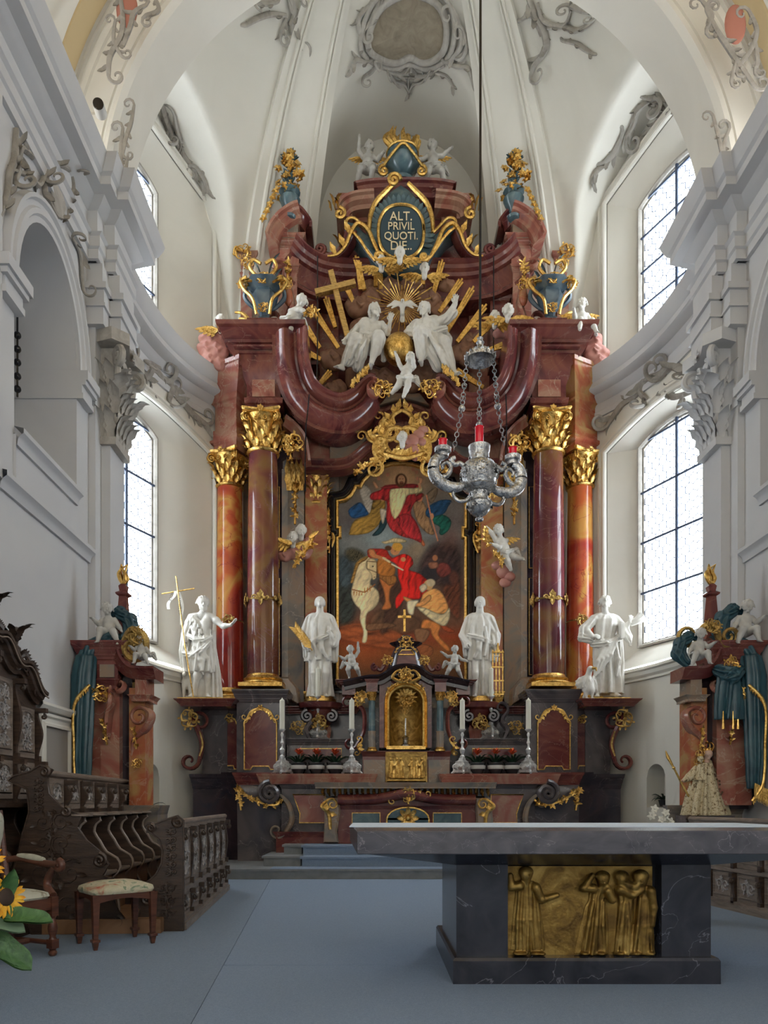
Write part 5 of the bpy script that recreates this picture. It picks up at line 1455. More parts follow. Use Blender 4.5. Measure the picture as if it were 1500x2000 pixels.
 mb=MB(); moulded(mb,AX(318,14.5,sd),AX(296,14.5,sd),14.4,15.1,zat(660,14.5),zat(540,14.5),.06,.02); cornice(mb,AX(318,14.5,sd),AX(296,14.5,sd),14.4,15.1,zat(506,14.5),.3,.13); mb.box(*sorted((AX(318,14.5,sd),AX(296,14.5,sd))),14.4,15.1,zat(545,14.5),zat(520,14.5)); part('wing_pier',mb,ROSE)
 mb=MB(); pts=[AP(300,508,14.6,sd),AP(285,520,14.7,sd),AP(265,530,14.8,sd),AP(240,534,14.8,sd)]; path=cr(pts,4); path=path if sd<0 else path[::-1]
 mb.sweep(path,[(-.3,0),(.2,0),(.18,-.08),(.1,-.16),(.03,-.2),(-.02,-1.4),(-.3,-1.4)],(0,-1,0)); part('wing_wall',mb,MAROON)
 mb=MB(); X0=AX(316,14.3,sd); rocaille(mb,(X0,14.2,zat(497,14.3)),.2,31+sd,n=6); part('wing_gilding',mb,GOLD); mb=MB(); rocaille(mb,(X0-sd*.1,14.2,zat(520,14.3)),.14,33,n=5)
 part('wing_gilding',mb,GOLD)
 mb=MB()
 for k_ in range(3): mb.tube(cr([AP(332-k_*8,610+k_*12,14.2,sd),AP(318-k_*7,612+k_*12,14.15,sd),AP(304-k_*5,628+k_*9,14.1,sd),AP(298-k_*3,655,14.1,sd)],4),taper(13,.02,.05),6)
 part('gilded_volute',mb,GOLD)
 mb=MB(); moulded(mb,AX(306,13.55,sd),AX(255,13.55,sd),13.4,14.2,zat(655,13.55),zat(633,13.55),.06,.03,0); part('urn_pedestal',mb,MAROON)
# ---------- central back walls
mb=MB(); mb.box(AX(-230,15),AX(230,15),15.12,15.35,1.5,zat(800,15)); part('back_wall',mb,GREYM)
mb=MB(); mb.box(AX(-215,14.9),AX(215,14.9),14.95,15.2,zat(850,14.9),zat(520,14.9)); part('attic_wall',mb,MAROON)
mb=MB()
for a,b in ((-168,-128),(128,168)): mb=MB(); mb.box(AX(a,14.8),AX(b,14.8),14.88,14.97,zat(800,14.8),zat(590,14.8)); part('attic_panel',mb,ROSE)
mb=MB(); mb.plate([(AX(o,14.75),zat(p,14.75)) for o,p in ((-75,870),(75,870),(75,806),(40,790),(0,786),(-40,790),(-75,806))],14.6,14.95,.02); part('centre_field',mb,MAROON)
pts=[AP(-80,815,14.5),AP(-55,822,14.45),AP(-30,808,14.4),AP(0,800,14.4),AP(30,808,14.4),AP(55,822,14.45),AP(80,815,14.5)]
mb=MB(); mb.sweep(cr(pts,5),[(-.3,.05),(.16,.05),(.16,0),(.1,-.04),(.1,-.1),(.03,-.15),(-.3,-.15)],(0,-1,0)); part('centre_moulding',mb,MAROON)
mb=MB(); mb.plate([(AX(o,14.6),zat(p,14.6)) for o,p in ((-48,796),(-30,772),(30,772),(48,796),(0,784))],14.5,14.8,.02); part('grey_field',mb,GREYM)
mb=MB(); mb.box(AX(-250,14.2),AX(250,14.2),14.0,14.7,zat(1512,14.2),zat(1385,14.2)); part('predella_wall',mb,GREYCOOL)
for sd in (-1,1):
 mb=MB(); moulded(mb,AX(232,13.9,sd),AX(96,13.9,sd),13.85,14.7,zat(1395,13.9),zat(1381,13.9),.13,.1); part('upper_ledge',mb,MAROON)
 mb=MB(); moulded(mb,AX(232,13.6,sd),AX(110,13.6,sd),13.45,14.2,zat(1510,13.6),zat(1444,13.6),.12,.06); rt=part('retable_step',mb,GREYCOOL)
 xa,xb=sorted((AX(208,13.4,sd),AX(128,13.4,sd))); pl=[(xa,zat(1482,13.4)),(xb,zat(1482,13.4)),(xb,zat(1462,13.4)),(xa,zat(1462,13.4))]
 mb=MB(); mb.plate(pl,13.42,13.47,.01); q=part('step_panel',mb,MAROON,rt); mb=MB(); rim(mb,pl,13.42,.01); part('panel_rim',mb,GOLD,rt)
 mb=MB(); X0=AX(150 if sd>0 else 168,13.6,sd); X0=xat(625 if sd<0 else 937,13.65)
 mb.lathe((X0,13.85,0),[(.05,zat(1430,13.6)),(.16,zat(1418,13.6)),(.24,zat(1402,13.6)),(.28,zat(1392,13.6)),(.30,zat(1386,13.6)),(.40,zat(1382,13.6)),(.42,zat(1378,13.6)),(.44,zat(1372,13.6))],20); cn=part('statue_console',mb,MAROON)
 for s_ in (-1,1): mb=MB(); S=spiral((X0+s_*.22,13.55,zat(1400,13.6)),.1,1.7,PI/2,-s_,16); mb.tube(S,[.04]*len(S),7,flat=2.5); part('console_scroll',mb,GREYCOOL,cn)
 mb=MB(); rocaille(mb,(X0,13.5,zat(1412,13.6)),.2,8,n=6); part('console_gilding',mb,OLDGOLD,cn)
 mb=MB(); leafx=X0
 for k_ in range(5): leaf(mb,(X0+(k_-2)*.06,13.68,zat(1446,13.6)),((k_-2)*.12,-.1,1),(0,-1,0),.3,.11,.3,1)
 part('console_leafage',mb,ROSE,cn)
 mb=MB(); cscroll(mb,[AP(196,1392,13.6,sd),AP(186,1408,13.55,sd),AP(196,1425,13.5,sd),AP(190,1443,13.5,sd)],.08,(sd,sd),1,1.8); part('curved_strut',mb,GREYCOOL)
 mb=MB(); rocaille(mb,AP(212,1420,13.5,sd),.16,5,n=6); part('niche_gilding',mb,OLDGOLD)
 mb=MB(); mb.plate([(AX(o,14.2,sd),zat(p,14.2)) for o,p in ((262,1345),(205,1380),(208,1345),(225,1325),(245,1325))],14.0,14.4,.04); part('rounded_block',mb,GREYM)
# ---------- crowning storey
Y=14.7
mb=MB(); moulded(mb,AX(-118,Y),AX(118,Y),14.7,15.15,zat(520,Y),zat(402,Y),.1,.04); part('crown_wall',mb,MAROON)
for sd in (-1,1):
 mb=MB(); moulded(mb,AX(100,Y,sd),AX(124,Y,sd),14.45,15.1,zat(446,Y),zat(400,Y),.1,.04); mb.box(*sorted((AX(72,Y,sd),AX(96,Y,sd))),14.62,14.8,zat(440,Y),zat(405,Y)); part('crown_block',mb,ROSE)
 mb=MB(); pts=[AP(0,362,14.4,sd),AP(60,364,14.4,sd),AP(96,370,14.4,sd),AP(98,376,14.4,sd)]
 path=cr(pts,4)[:-1]; path=path[::-1] if sd<0 else path
 PRC=[(-.6,0),(.2,0),(.2,-.05),(.15,-.07),(.13,-.13),(.06,-.18),(.04,-.25),(-.6,-.25)]
 mb.sweep(path,PRC,(0,-1,0)); cr_=part('crown_cornice',mb,MAROON)
 mb=MB(); pts=[AP(60,384,14.45,sd),AP(96,388,14.45,sd),AP(118,397,14.45,sd),AP(130,411,14.45,sd),AP(133,424,14.45,sd)]
 path=cr(pts,4); path=path[::-1] if sd<0 else path
 mb.sweep(path,PRC,(0,-1,0)); part('crown_wing',mb,ROSE,cr_)
 mb=MB(); mb.tube(spiral(AP(128,417,14.2,sd),.11,1.4,PI/2,sd,12),.035,6); 
 for dx,h_ in ((0,.34),(.07,.26),(-.08,.2)): leaf(mb,AP(136,410,14.2,sd)+Vector((dx,0,0)),(sd*.1,0,1),(sd,-.3,0),h_,.10,.5,2)
 leaf(mb,AP(136,395,14.2,sd),(sd*-.3,0,1),(-sd,-.3,0),.22,.09,.8,2); part('crown_gilding',mb,GOLD,cr_)
 mb=MB(); pts=[AP(166,494,14.3,sd),AP(148,505,14.3,sd),AP(128,500,14.3,sd),AP(112,480,14.25,sd),AP(102,455,14.2,sd)]
 path=cr(pts,5); mb.tube(path,taper(len(path),.06,.14),8,flat=1.6); mb.tube(spiral(AP(166,487,14.2,sd),.10,1.6,-PI/2,-sd,12),.04,7); part('crown_volute',mb,MAROON)
 mb=MB(); pts=[AP(152,500,14.1,sd),AP(132,496,14.1,sd),AP(116,478,14.05,sd),AP(106,452,14.0,sd),AP(92,436,14.0,sd),AP(74,448,14.0,sd),AP(62,475,14.0,sd),AP(50,500,14.05,sd)]
 path=cr(pts,5); mb.tube(path,taper(len(path),.02,.035,.04),6)
 for k_ in (4,9,14): leaf(mb,path[k_],(sd*.5,0,1),(0,-1,0),.26,.10,.5,2)
 leaf(mb,AP(126,486,14.1,sd),(sd*.2,0,1),(sd,0,0),.34,.1,.6,2); part('volute_gilding',mb,GOLD)
# inscription cartouche
cz,cY=zat(460,14.1),14.05; ccx=xat(783,14.1)
def oval(rx,rz,n=36,ph=0,sq=.85): return [(ccx+rx*math.copysign(abs(math.cos(2*PI*i/n))**sq,math.cos(2*PI*i/n)),cz+rz*math.copysign(abs(math.sin(2*PI*i/n))**sq,math.sin(2*PI*i/n))) for i in range(n)]
k=14.1/F_PX
mb=MB(); out=[(0,103),(18,92),(34,74),(52,52),(60,22),(62,2),(72,10),(88,28),(104,30),(110,14),(92,2),(78,-16),(60,-40),(48,-56),(24,-66),(0,-70)]
pts=[(ccx+x*k,cz+z*k) for x,z in out]+[(ccx-x*k,cz+z*k) for x,z in out[-2:0:-1]]
mb.plate(pts,14.1,14.5,.05); cart=part('cartouche',mb,VERDE)
mb=MB()
for i in range(26):     # fluted shell round the oval
 a=PI*(-.12+1.24*i/25); d=Vector((math.cos(a),0,math.sin(a))); p=Vector((ccx+.44*math.cos(a),14.06,cz+.52*math.sin(a)))
 leaf(mb,p,d,(0,-1,0),.22,.10,.5,1,5,3)
part('shell',mb,VERDE,cart)
mb=MB(); mb.plate(oval(.42,.50),14.0,14.12,.03); ov=part('inscription_field',mb,mat('inscription_blue',(.03,.06,.08),.35),cart)
mb=MB(); rim(mb,oval(.43,.51),14.0,.03,7)
for sd in (-1,1):
 pa=[Vector((ccx+sd*x*k,14.03,cz+z*k)) for x,z in ((14,96),(30,80),(50,58),(60,30),(62,0))]; mb.tube(cr(pa,5),taper(21,.04,.035,.05),7)
 mb.tube(spiral(Vector((ccx+sd*-14*k*sd-.0,13.95,cz+96*k)),.12,1.7,0,1,12),.035,6) if sd<0 else None
 pa=[Vector((ccx+sd*x*k,14.03,cz+z*k)) for x,z in ((62,0),(74,12),(90,28),(104,26),(106,12),(94,2),(80,-14),(64,-38),(50,-55))]; mb.tube(cr(pa,4),.028,6)
 mb.tube(spiral(Vector((ccx+sd*44*k,13.95,cz-52*k)),.08,1.5,0,-sd,12),.03,6)
rocaille(mb,(ccx,13.95,cz-62*k),.2,12,n=7); part('cartouche_gilding',mb,GOLD,cart)
LET=mat('gold_lettering',(.75,.62,.38),.5)
for j,(t_,s_) in enumerate((('ALT.',.235),('PRIVIL',.205),('QUOTI.',.205),('DIE..',.235))):
 text_obj('lettering',t_,s_,LET,(ccx-altar.location.x,13.985-altar.location.y,cz+.27-j*.185-altar.location.z),(PI/2,0,0),altar,.006,sx=.92)
# flaming urn on the summit
u_=thing('flaming_urn',at(786,362,14.4),'green urn with golden flames crowning the top of the high altar','urn')
mb=MB(); mb.lathe(u_.location,[(.22,0),(.24,.05),(.14,.12),(.12,.18),(.3,.32),(.34,.42),(.28,.50),(.24,.54),(.3,.58),(.3,.62)],20); obj('bowl',mb,VERDE,u_)
mb=MB(); L0=u_.location
for i in range(13):
 a=i*2.4; r=.1+.12*(i%3)/2; p=L0+Vector((r*math.cos(a),r*math.sin(a)*.6,.6)); pts=[p,p+Vector((.07*math.cos(a),0,.16)),p+Vector((-.03+.16*math.cos(a),0,.30)),p+Vector((.10*math.cos(a),0,.46+.22*((i*7)%5)/5-r))]
 mb.tube(cr(pts,4),taper(13,.06,.004,.06),6,flat=.6)
obj('flames',mb,GOLD,u_)
mb=MB(); mb.tube(cr([L0+Vector((-.36,-.2,.22)),L0+Vector((-.18,-.33,.36)),L0+Vector((0,-.36,.5)),L0+Vector((.18,-.33,.36)),L0+Vector((.36,-.2,.22))],5),.028,6); mb.tube([L0+Vector((.3*math.cos(i/3.),.3*math.sin(i/3.),.6)) for i in range(20)],.025,6)
for s_ in (-1,1): mb.tube(spiral(L0+Vector((s_*.36,-.1,.2)),.1,1.5,PI/2,-s_,10),.03,6)
obj('urn_gilding',mb,GOLD,u_)
# vases with gilded flowers on the half pediments; rocaille urns on the great cornice
def flower_vase(loc,sd,label):
 t=thing('flower_vase',loc,label,'vase','vases of gilded flowers on the half pediments'); L0=t.location
 mb=MB(); mb.lathe(L0,[(.1,0),(.12,.04),(.06,.1),(.16,.26),(.2,.36),(.14,.44),(.2,.5)],14); obj('bowl',mb,VERDE,t)
 rr=random.Random(8); mb=MB(); m2=MB()
 for i in range(38):
  z=.40+.78*(i/38); w_=.34*(1-(z-.45)/.95); p=L0+Vector((rr.uniform(-w_,w_),rr.uniform(-.2,.05),z)); flower(mb,p,rr.uniform(.07,.10),(rr.uniform(-.6,.6),-1,rr.uniform(-.2,.7)),5)
 for k_ in range(5): flower(mb,L0+Vector((-sd*0+sd*(.22+.06*k_),-.15,.4-.13*k_)),.09,(sd*.4,-1,.1),5)
 for i in range(30):
  a=rr.uniform(0,PI); z=rr.uniform(.5,1.15); leaf(m2,L0+Vector((0,-.05,z)),(math.cos(a),rr.uniform(-.4,.2),math.sin(a)),(0,-1,0),.19,.07,.4,1,4,2)
 obj('blossoms',mb,GOLD,t); obj('leaves',m2,VERDE,t)
flower_vase(at(566,428,14.0),-1,'vase of gilded flowers on the half pediment above the cross')
flower_vase(at(1003,428,14.0),1,'vase of gilded flowers on the half pediment beside the hanging cord')
def rocaille_urn(loc,sd,label):
 t=thing('rocaille_urn',loc,label,'urn','blue urns on the great cornice'); L0=t.location
 mb=MB(); mb.lathe(L0,[(.16,0),(.17,.05),(.08,.12),(.09,.2),(.2,.34),(.24,.5),(.20,.58),(.3,.66),(.36,.7)],12,flute=.06)
 for s_ in (-1,1): cscroll(mb,[L0+Vector((s_*.2,0,.3)),L0+Vector((s_*.36,0,.48)),L0+Vector((s_*.34,0,.66))],.07,(-s_,s_),1.2,1)
 obj('bowl',mb,VERDE2,t)
 mb=MB(); rim(mb,[(L0.x+.36*math.cos(a/4) ,L0.z+.7+.05*math.sin(a)) for a in range(0,13)],L0.y-.2,.03)
 for s_ in (-1,1):
  mb.tube(cr([L0+Vector((s_*.12,-.2,.06)),L0+Vector((s_*.18,-.26,.3)),L0+Vector((s_*.34,-.2,.5)),L0+Vector((s_*.42,-.15,.7)),L0+Vector((s_*.30,-.2,.74))],5),.03,6)
  rocaille(mb,L0+Vector((s_*.38,-.12,.68)),.13,3,n=5)
  mb.tube(cr([L0+Vector((s_*.1,-.2,.74)),L0+Vector((s_*.24,-.2,.9)),L0+Vector((s_*.18,-.2,1.05)),L0+Vector((s_*.04,-.2,.98))],5),.03,6)
 rocaille(mb,L0+Vector((0,-.26,.7)),.14,6,n=6); rocaille(mb,L0+Vector((0,-.2,.2)),.12,6,n=5); obj('urn_gilding',mb,GOLD,t)
 mb=MB()
 for dx,h_ in ((-.05,.55),(.05,.7),(.14,.4),(-.14,.35)): leaf(mb,L0+Vector((dx,0,.7)),(dx*1.5,0,1),(1 if dx>0 else -1,0,0),h_,.10,.5,1,7)
 obj('leaves',mb,VERDE,t)
VERDE2=mat('blue_grey_urn_paint',(.06,.10,.14),.25,cols=[(.3,(.035,.065,.10)),(.7,(.13,.18,.21))],scale=3)
rocaille_urn(at(517,634,13.7),-1,'blue urn with gilded scrolls on the great cornice behind the cherub with flowers')
rocaille_urn(at(1074,634,13.7),1,'blue urn with gilded scrolls on the great cornice beside the seated cherub')
# ---------- glory: cross, rays, clouds, sunburst
mb=MB()
def bar3(mb,a,b,w_,d_):
 a=Vector(a); b=Vector(b); t=(b-a).normalized(); s=t.cross(Vector((0,1,0))).normalized()*w_; y=Vector((0,d_,0))
 mb.add([a+s-y,a-s-y,b-s-y,b+s-y,a+s+y,a-s+y,b-s+y,b+s+y],[(0,1,2,3),(4,7,6,5),(0,4,5,1),(1,5,6,2),(2,6,7,3),(3,7,4,0)])
Yc=14.0
bar3(mb,at(646,531,Yc),at(687,690,Yc),.05,.06); bar3(mb,at(616,573,Yc-.02),at(694,553,Yc-.02),.05,.06)
cg=top('wooden_cross',mb,mat('cross_gold',(.6,.38,.12),.4,.7,cols=[(.35,(.42,.25,.08)),(.65,(.75,.5,.18))],scale=6,stretch=(1,1,8)),'large golden cross leaning behind the seated bare-chested figure','cross')
gl_=thing('glory',at(785,700,14.4),'golden rays and brown clouds radiating behind the seated figures and dove','sculpture')
rays=[(607,597,661,680),(636,580,655,640),(694,500,712,566),(700,510,704,566),(735,493,734,560),(742,493,744,565),(829,497,826,556),(864,508,845,580),(903,545,858,610),(925,560,872,650),(950,595,893,668),(966,625,925,668),(597,638,625,680),(647,725,616,760),(598,688,626,702),(888,722,944,757),(983,674,955,684),(672,550,690,590)]
for x0,y0,x1,y1 in rays:
 mb=MB(); a=at(x0,y0,14.25); b=at(x1,y1,14.35); c=(a-b); s=c.cross(Vector((0,1,0))).normalized()
 for o_ in (-1,0,1): bar3(mb,b+s*o_*.02,a+s*o_*.045-c*.06*abs(o_),.017,.02)
 obj('ray',mb,GOLD,gl_)
mb=MB(); c0=at(785,598,14.15)
for i in range(44):
 a=2*PI*i/44; L=(.62,.40,.52,.36)[i%4]*(1.1 if math.sin(a)>0 else .9); d=Vector((math.cos(a),0,math.sin(a))); mb.tube([c0+d*.10,c0+d*L],[.004,.014],4)
obj('sunburst',mb,GOLD,gl_)
cl=[(650,705,.24),(668,690,.2),(642,762,.17),(662,758,.16),(700,742,.26),(728,738,.2),(752,742,.22),(745,700,.2),(822,735,.22),(846,752,.2),(800,748,.24),(862,744,.2),(700,602,.24),(725,585,.22),(760,565,.26),(800,560,.26),(840,590,.24),(862,610,.2),(815,620,.24),(750,620,.28),(785,600,.28),(785,640,.3),(700,640,.18),(872,560,.16),(910,672,.2),(916,700,.22),(898,690,.2),(720,560,.14),(860,700,.2),(690,590,.12)]
rr=random.Random(2)
for i,(x,y,r) in enumerate(cl):
 S_=[]
 p=at(x,y,14.5)
 cloudmesh('cloud',[(p.x,p.y,p.z,r)],CLOUD,gl_,.024,i)
mb=MB(); mb.sphere((0,0,.285),.285,32,20); gb=obj('globe',mb,GOLDG if 'GOLDG' in globals() else GOLD,None,180); gb.location=at(779,712,13.95); tag(gb,'large golden globe between the two seated figures','globe')
# dove
S=Sculpt(.009); S.cap((0,0,0),(0,.02,-.14),.05,.04); S.ell((0,-.03,.07),(.035,.045,.035),.02); S.cap((0,-.07,.065),(0,-.1,.055),.012,.006)
S.cap((0,.03,-.14),(0,.05,-.24),.04,.05,flat=(0,1,0,3))
for s_ in (-1,1): S.chain([(s_*.02,0,.02),(s_*.14,0,.06),(s_*.28,.02,.0)],[.05,.045,.02],flat=(0,1,0,2.5)); S.chain([(s_*.1,0,.02),(s_*.2,0,-.04)],[.035,.02],flat=(0,1,0,2.5))
dv=sculpt_obj('dove',S,MARBLEW); dv.location=at(786,597,13.98); tag(dv,'white dove with spread wings at the centre of the sunburst','dove')
# ================================================================== ALTARPIECE
YP=15.05
def zx(x, y): return (620 + x / 4.5455, 880 + y / 4.5455)      # study measure -> photograph
out_l=[(183,2090),(183,1500),(183,790),(206,780),(206,690),(183,690),(183,468),(250,455),(300,415),(330,365),(342,338),(385,335),(410,285),(470,225),(560,165),(650,135),(745,128)]
hwid=lambda y: None
ccp=745
outl=[zx(x,y) for x,y in out_l]
outline=[(xat(a,YP),zat(b,YP)) for a,b in outl]
xm=xat(620+ccp/4.5455,YP)
outline=[(2*xm-x,z) for x,z in outline[::-1][:-1][::1]][::-1]+[] if False else outline
full=outline+[(2*xm-x,z) for x,z in outline[-2::-1]]
frame_t=thing('altarpiece',(xm,15.0,full[0][1]),'tall arched painting of a red-cloaked rider and a beggar in a black frame','painting')
def fpart(n,mb,m,**k): return obj(n,mb,m,frame_t,**k)
path=[(x,YP,z) for x,z in full]
mb=MB(); mb.keepup=False
def framesweep(prof,m,name):
 mb=MB(); P=[Vector(p) for p in path]; N=len(P); rows=[]
 for i in range(N):
  a=(P[i]-P[i-1]).normalized() if i else (P[1]-P[0]).normalized(); b=(P[i+1]-P[i]).normalized() if i<N-1 else a
  t=(a+b).normalized(); k=1/max(.6,t.dot(a)); s=Vector((-t.z,0,t.x))
  rows.append([P[i]+s*q[1]*k+Vector((0,-q[0],0)) for q in prof])
 mb.grid(rows); return fpart(name,mb,m,smooth=30)
framesweep([(0,-.02),(.08,-.02),(.10,0),(.10,.025),(.07,.05)],GOLD,'gilded_slip')
framesweep([(.0,.04),(.07,.04),(.10,.06),(.10,.08),(.16,.10),(.19,.13),(.17,.155),(.12,.165),(.12,.18),(.07,.20),(.05,.225),(-.1,.225)],BLACKF,'black_moulding')
mb=MB(); z0=full[0][1]; moulded(mb,full[0][0]-.2,full[-1][0]+.2,14.92,15.2,z0-.16,z0,.12,.05); fpart('sill',mb,BLACKF)
# --- the picture itself, painted in vertex colours
def paint():
 NX,NY=230,400
 zs=np.linspace(full[0][1],zat(zx(0,131)[1],YP),NY); oz=[p[1] for p in outline]; ox=[p[0] for p in outline]
 h=[]
 for z in zs:
  best=0
  for (x1,z1),(x2,z2) in zip(outline[:-1],outline[1:]):
   if min(z1,z2)-1e-6<=z<=max(z1,z2)+1e-6 and abs(z2-z1)>1e-6: best=max(best,xm-(x1+(x2-x1)*(z-z1)/(z2-z1)))
  h.append(best+.01)
 h=np.array(h); u=np.linspace(-1,1,NX)
 X=xm+u[None,:]*h[:,None]; Z=np.repeat(zs[:,None],NX,1)
 PX=(X*F_PX/YP+VX-620)*4.5455; PY=(VY-(Z-CAMZ)*F_PX/YP-880)*4.5455
 C=np.zeros((NY,NX,3))
 def lerpc(t,stops):
  xs=[s[0] for s in stops]; return np.stack([np.interp(t,xs,[s[1][k] for s in stops]) for k in range(3)],-1)
 C[:]=lerpc(PY,[(120,(120,105,80)),(450,(95,88,82)),(640,(85,78,76)),(760,(112,120,122)),(900,(88,92,92)),(1100,(60,60,60)),(1300,(58,52,50)),(1450,(88,62,48)),(1550,(95,58,42)),(1650,(130,52,28)),(1800,(120,70,36)),(2100,(50,34,26))])
 rs=np.random.RandomState(4)
 def noise(sc,seed=0):
  r=np.random.RandomState(seed); o=0
  for k in range(6): a=r.uniform(0,6.28); f=sc*r.uniform(.5,1.6); o=o+np.sin((PX*math.cos(a)+PY*math.sin(a))*f+r.uniform(0,6.28)+1.5*np.sin(PX*f*.6+k))
  return o/6
 def blend(mask,col,a=1.0):
  m=(mask*a)[...,None]; C[:]=C*(1-m)+np.array(col,float)*m
 def ell(cx,cy,rx,ry,col,soft=.25,a=1,ang=0):
  dx,dy=PX-cx,PY-cy; c,s=math.cos(ang),math.sin(ang); dx,dy=dx*c+dy*s,-dx*s+dy*c
  d=np.sqrt((dx/rx)**2+(dy/ry)**2); blend(np.clip((1+soft/2-d)/soft,0,1),col,a)
 def glow(cx,cy,r,col,a): d=np.sqrt((PX-cx)**2+(PY-cy)**2)/r; blend(np.exp(-d*d),col,a)
 def poly(pts,col,fold=.22,fa=.6,ff=.06,seed=1,soft=5,hl=0):
  P_=[tuple(p) for p in cr([(x,y,0) for x,y in pts],3,closed=True)]
  ins=np.zeros(PX.shape,bool); n=len(P_); dist=np.full(PX.shape,1e9)
  for i in range(n):
   x1,y1=P_[i][:2]; x2,y2=P_[(i+1)%n][:2]
   c=((y1>PY)!=(y2>PY)) & (PX<(x2-x1)*(PY-y1)/((y2-y1) if abs(y2-y1)>1e-9 else 1e-9)+x1); ins ^= c
   dx,dy=x2-x1,y2-y1; t=np.clip(((PX-x1)*dx+(PY-y1)*dy)/(dx*dx+dy*dy+1e-9),0,1)
   dist=np.minimum(dist,np.hypot(PX-x1-t*dx,PY-y1-t*dy))
  LX2=np.mean([p[0] for p in P_]); LX=np.mean([p[0]-p[1]*.5 for p in P_])
  d=np.where(ins,dist,-dist); m=np.clip(.5+d/soft,0,1)
  U=PX*math.cos(fa)+PY*math.sin(fa); V_=PY*math.cos(fa)-PX*math.sin(fa)
  wr=26*noise(ff*.35,seed+11)+10*noise(ff*1.1,seed+12)
  rg=1-np.abs(np.sin((U+wr)*ff*1.1+seed))**.7; rg2=1-np.abs(np.sin((U*.9+V_*.35+1.6*wr)*ff*1.9+seed*2))**.6
  am=.5+.5*np.clip(noise(ff*.5,seed+3)*2+.5,0,1.4)
  sh=1.06-fold*1.25*rg*am-fold*.75*rg2*am+fold*.5*noise(ff*.5,seed)+.10*np.clip((LX-(PX-PY*.5))/160,-1,1)
  sh=sh*np.clip(.60+d/30,.58,1.05)
  sh=sh+hl*np.exp(-(((PX-LX2+22)/60)**2))*.5
  col=np.array(col,float)[None,None]*sh[...,None]; mm=m[...,None]; C[:]=C*(1-mm)+np.clip(col,0,255)*mm
 def line(x1,y1,x2,y2,w_,col):
  dx,dy=x2-x1,y2-y1; t=np.clip(((PX-x1)*dx+(PY-y1)*dy)/(dx*dx+dy*dy),0,1); d=np.hypot(PX-x1-t*dx,PY-y1-t*dy); blend(np.clip((w_-d)/2.5+.5,0,1),col)
 C *= (1+.10*noise(.012,5)+.06*noise(.03,6))[...,None]
 glow(745,235,210,(214,150,98),.85); glow(745,230,90,(235,195,140),.7)
 glow(620,760,150,(140,158,165),.7); glow(240,1050,170,(44,58,66),.8); glow(1180,950,200,(62,46,42),.9); glow(1180,1200,170,(74,42,30),.8); glow(300,1420,150,(50,52,56),.7); glow(450,1700,220,(158,62,26),.7); glow(700,1480,160,(84,58,44),.6)
 for x,y in ((625,215),(880,195),(545,250),(850,170),(890,250)): ell(x,y,16,17,(196,120,92),.5,.7)
 glow(860,900,110,(128,108,88),.8); glow(900,860,60,(150,128,100),.5); glow(330,830,150,(150,150,146),.6); glow(560,800,120,(150,166,170),.6)
 poly([(250,890),(320,868),(400,905),(420,960),(330,990),(262,970)],(70,64,46),.45,ff=.16,soft=40); poly([(195,1150),(290,1200),(330,1420),(280,1560),(195,1540)],(40,46,44),.4,soft=60); poly([(200,960),(290,980),(300,1180),(200,1200)],(52,66,74),.3,soft=60)
 poly([(560,1420),(700,1440),(900,1500),(880,1600),(640,1640),(480,1600),(470,1500)],(92,62,44),.3,ff=.03,soft=50); poly([(200,1560),(420,1530),(700,1600),(800,1700),(640,1760),(300,1700),(200,1660)],(150,72,38),.3,1.4,.03,soft=50)
 poly([(560,1120),(700,1120),(760,1300),(700,1480),(600,1620),(560,1600),(600,1400),(530,1300)],(58,36,28),.3,soft=30)
 poly([(1130,1180),(1260,1160),(1262,1480),(1180,1440),(1120,1300)],(88,44,30),.4,soft=50); poly([(1000,860),(1230,860),(1250,1160),(1060,1180),(900,1100)],(52,36,36),.5,ff=.05,soft=60)
 glow(300,700,90,(70,64,66),.5); glow(1180,780,110,(104,60,48),.5)
 poly([(370,360),(420,300),(480,370),(500,480),(480,560),(430,540),(400,450)],(172,162,146),.25,.9,.1)
 poly([(272,540),(320,490),(380,460),(440,530),(450,570),(390,590),(310,602)],(26,66,112),.35)
 poly([(500,430),(560,385),(600,440),(600,540),(560,640),(480,720),(400,745),(290,752),(285,720),(330,620),(450,575),(480,500)],(158,118,50),.35,.9,.07,3)
 poly([(560,620),(625,600),(600,690),(545,750),(485,755),(540,690)],(26,52,60),.25)
 ell(578,415,27,34,(190,132,92)); ell(565,385,40,24,(120,75,35)); poly([(555,520),(620,535),(610,560),(590,640),(572,640)],(205,190,165),.1)
 poly([(965,400),(1010,350),(1065,322),(1060,400),(1010,470)],(112,92,70),.25); 
 poly([(850,450),(920,440),(970,520),(1000,640),(1040,740),(980,740),(900,660),(860,560)],(146,108,74),.3,.2,.07,2)
 poly([(960,540),(1010,480),(1100,440),(1190,445),(1160,500),(1130,555),(1050,600),(975,590)],(22,58,92),.35); poly([(1020,600),(1110,570),(1185,620),(1170,700),(1110,752),(1080,735),(1085,680),(1035,650)],(18,78,66),.35)
 ell(908,425,26,32,(190,112,76)); ell(915,398,34,20,(90,52,30))
 poly([(475,385),(560,350),(600,310),(740,300),(880,300),(905,340),(870,400),(930,380),(920,430),(860,470),(830,560),(880,640),(920,740),(925,820),(850,790),(740,760),(650,700),(610,600),(610,450),(480,440)],(168,36,38),.40,.3,.07,1)
 poly([(650,345),(740,330),(860,335),(925,320),(935,365),(880,385),(800,400),(775,460),(730,560),(685,610),(650,540),(640,430)],(222,202,142),.22,.1,.08,4,hl=.3)
 poly([(560,330),(700,300),(770,310),(880,300),(860,330),(740,335),(620,345)],(150,40,40),.2)
 poly([(700,600),(790,560),(850,600),(900,700),(915,790),(820,780),(740,700)],(178,38,44),.35,.1,.07,7)
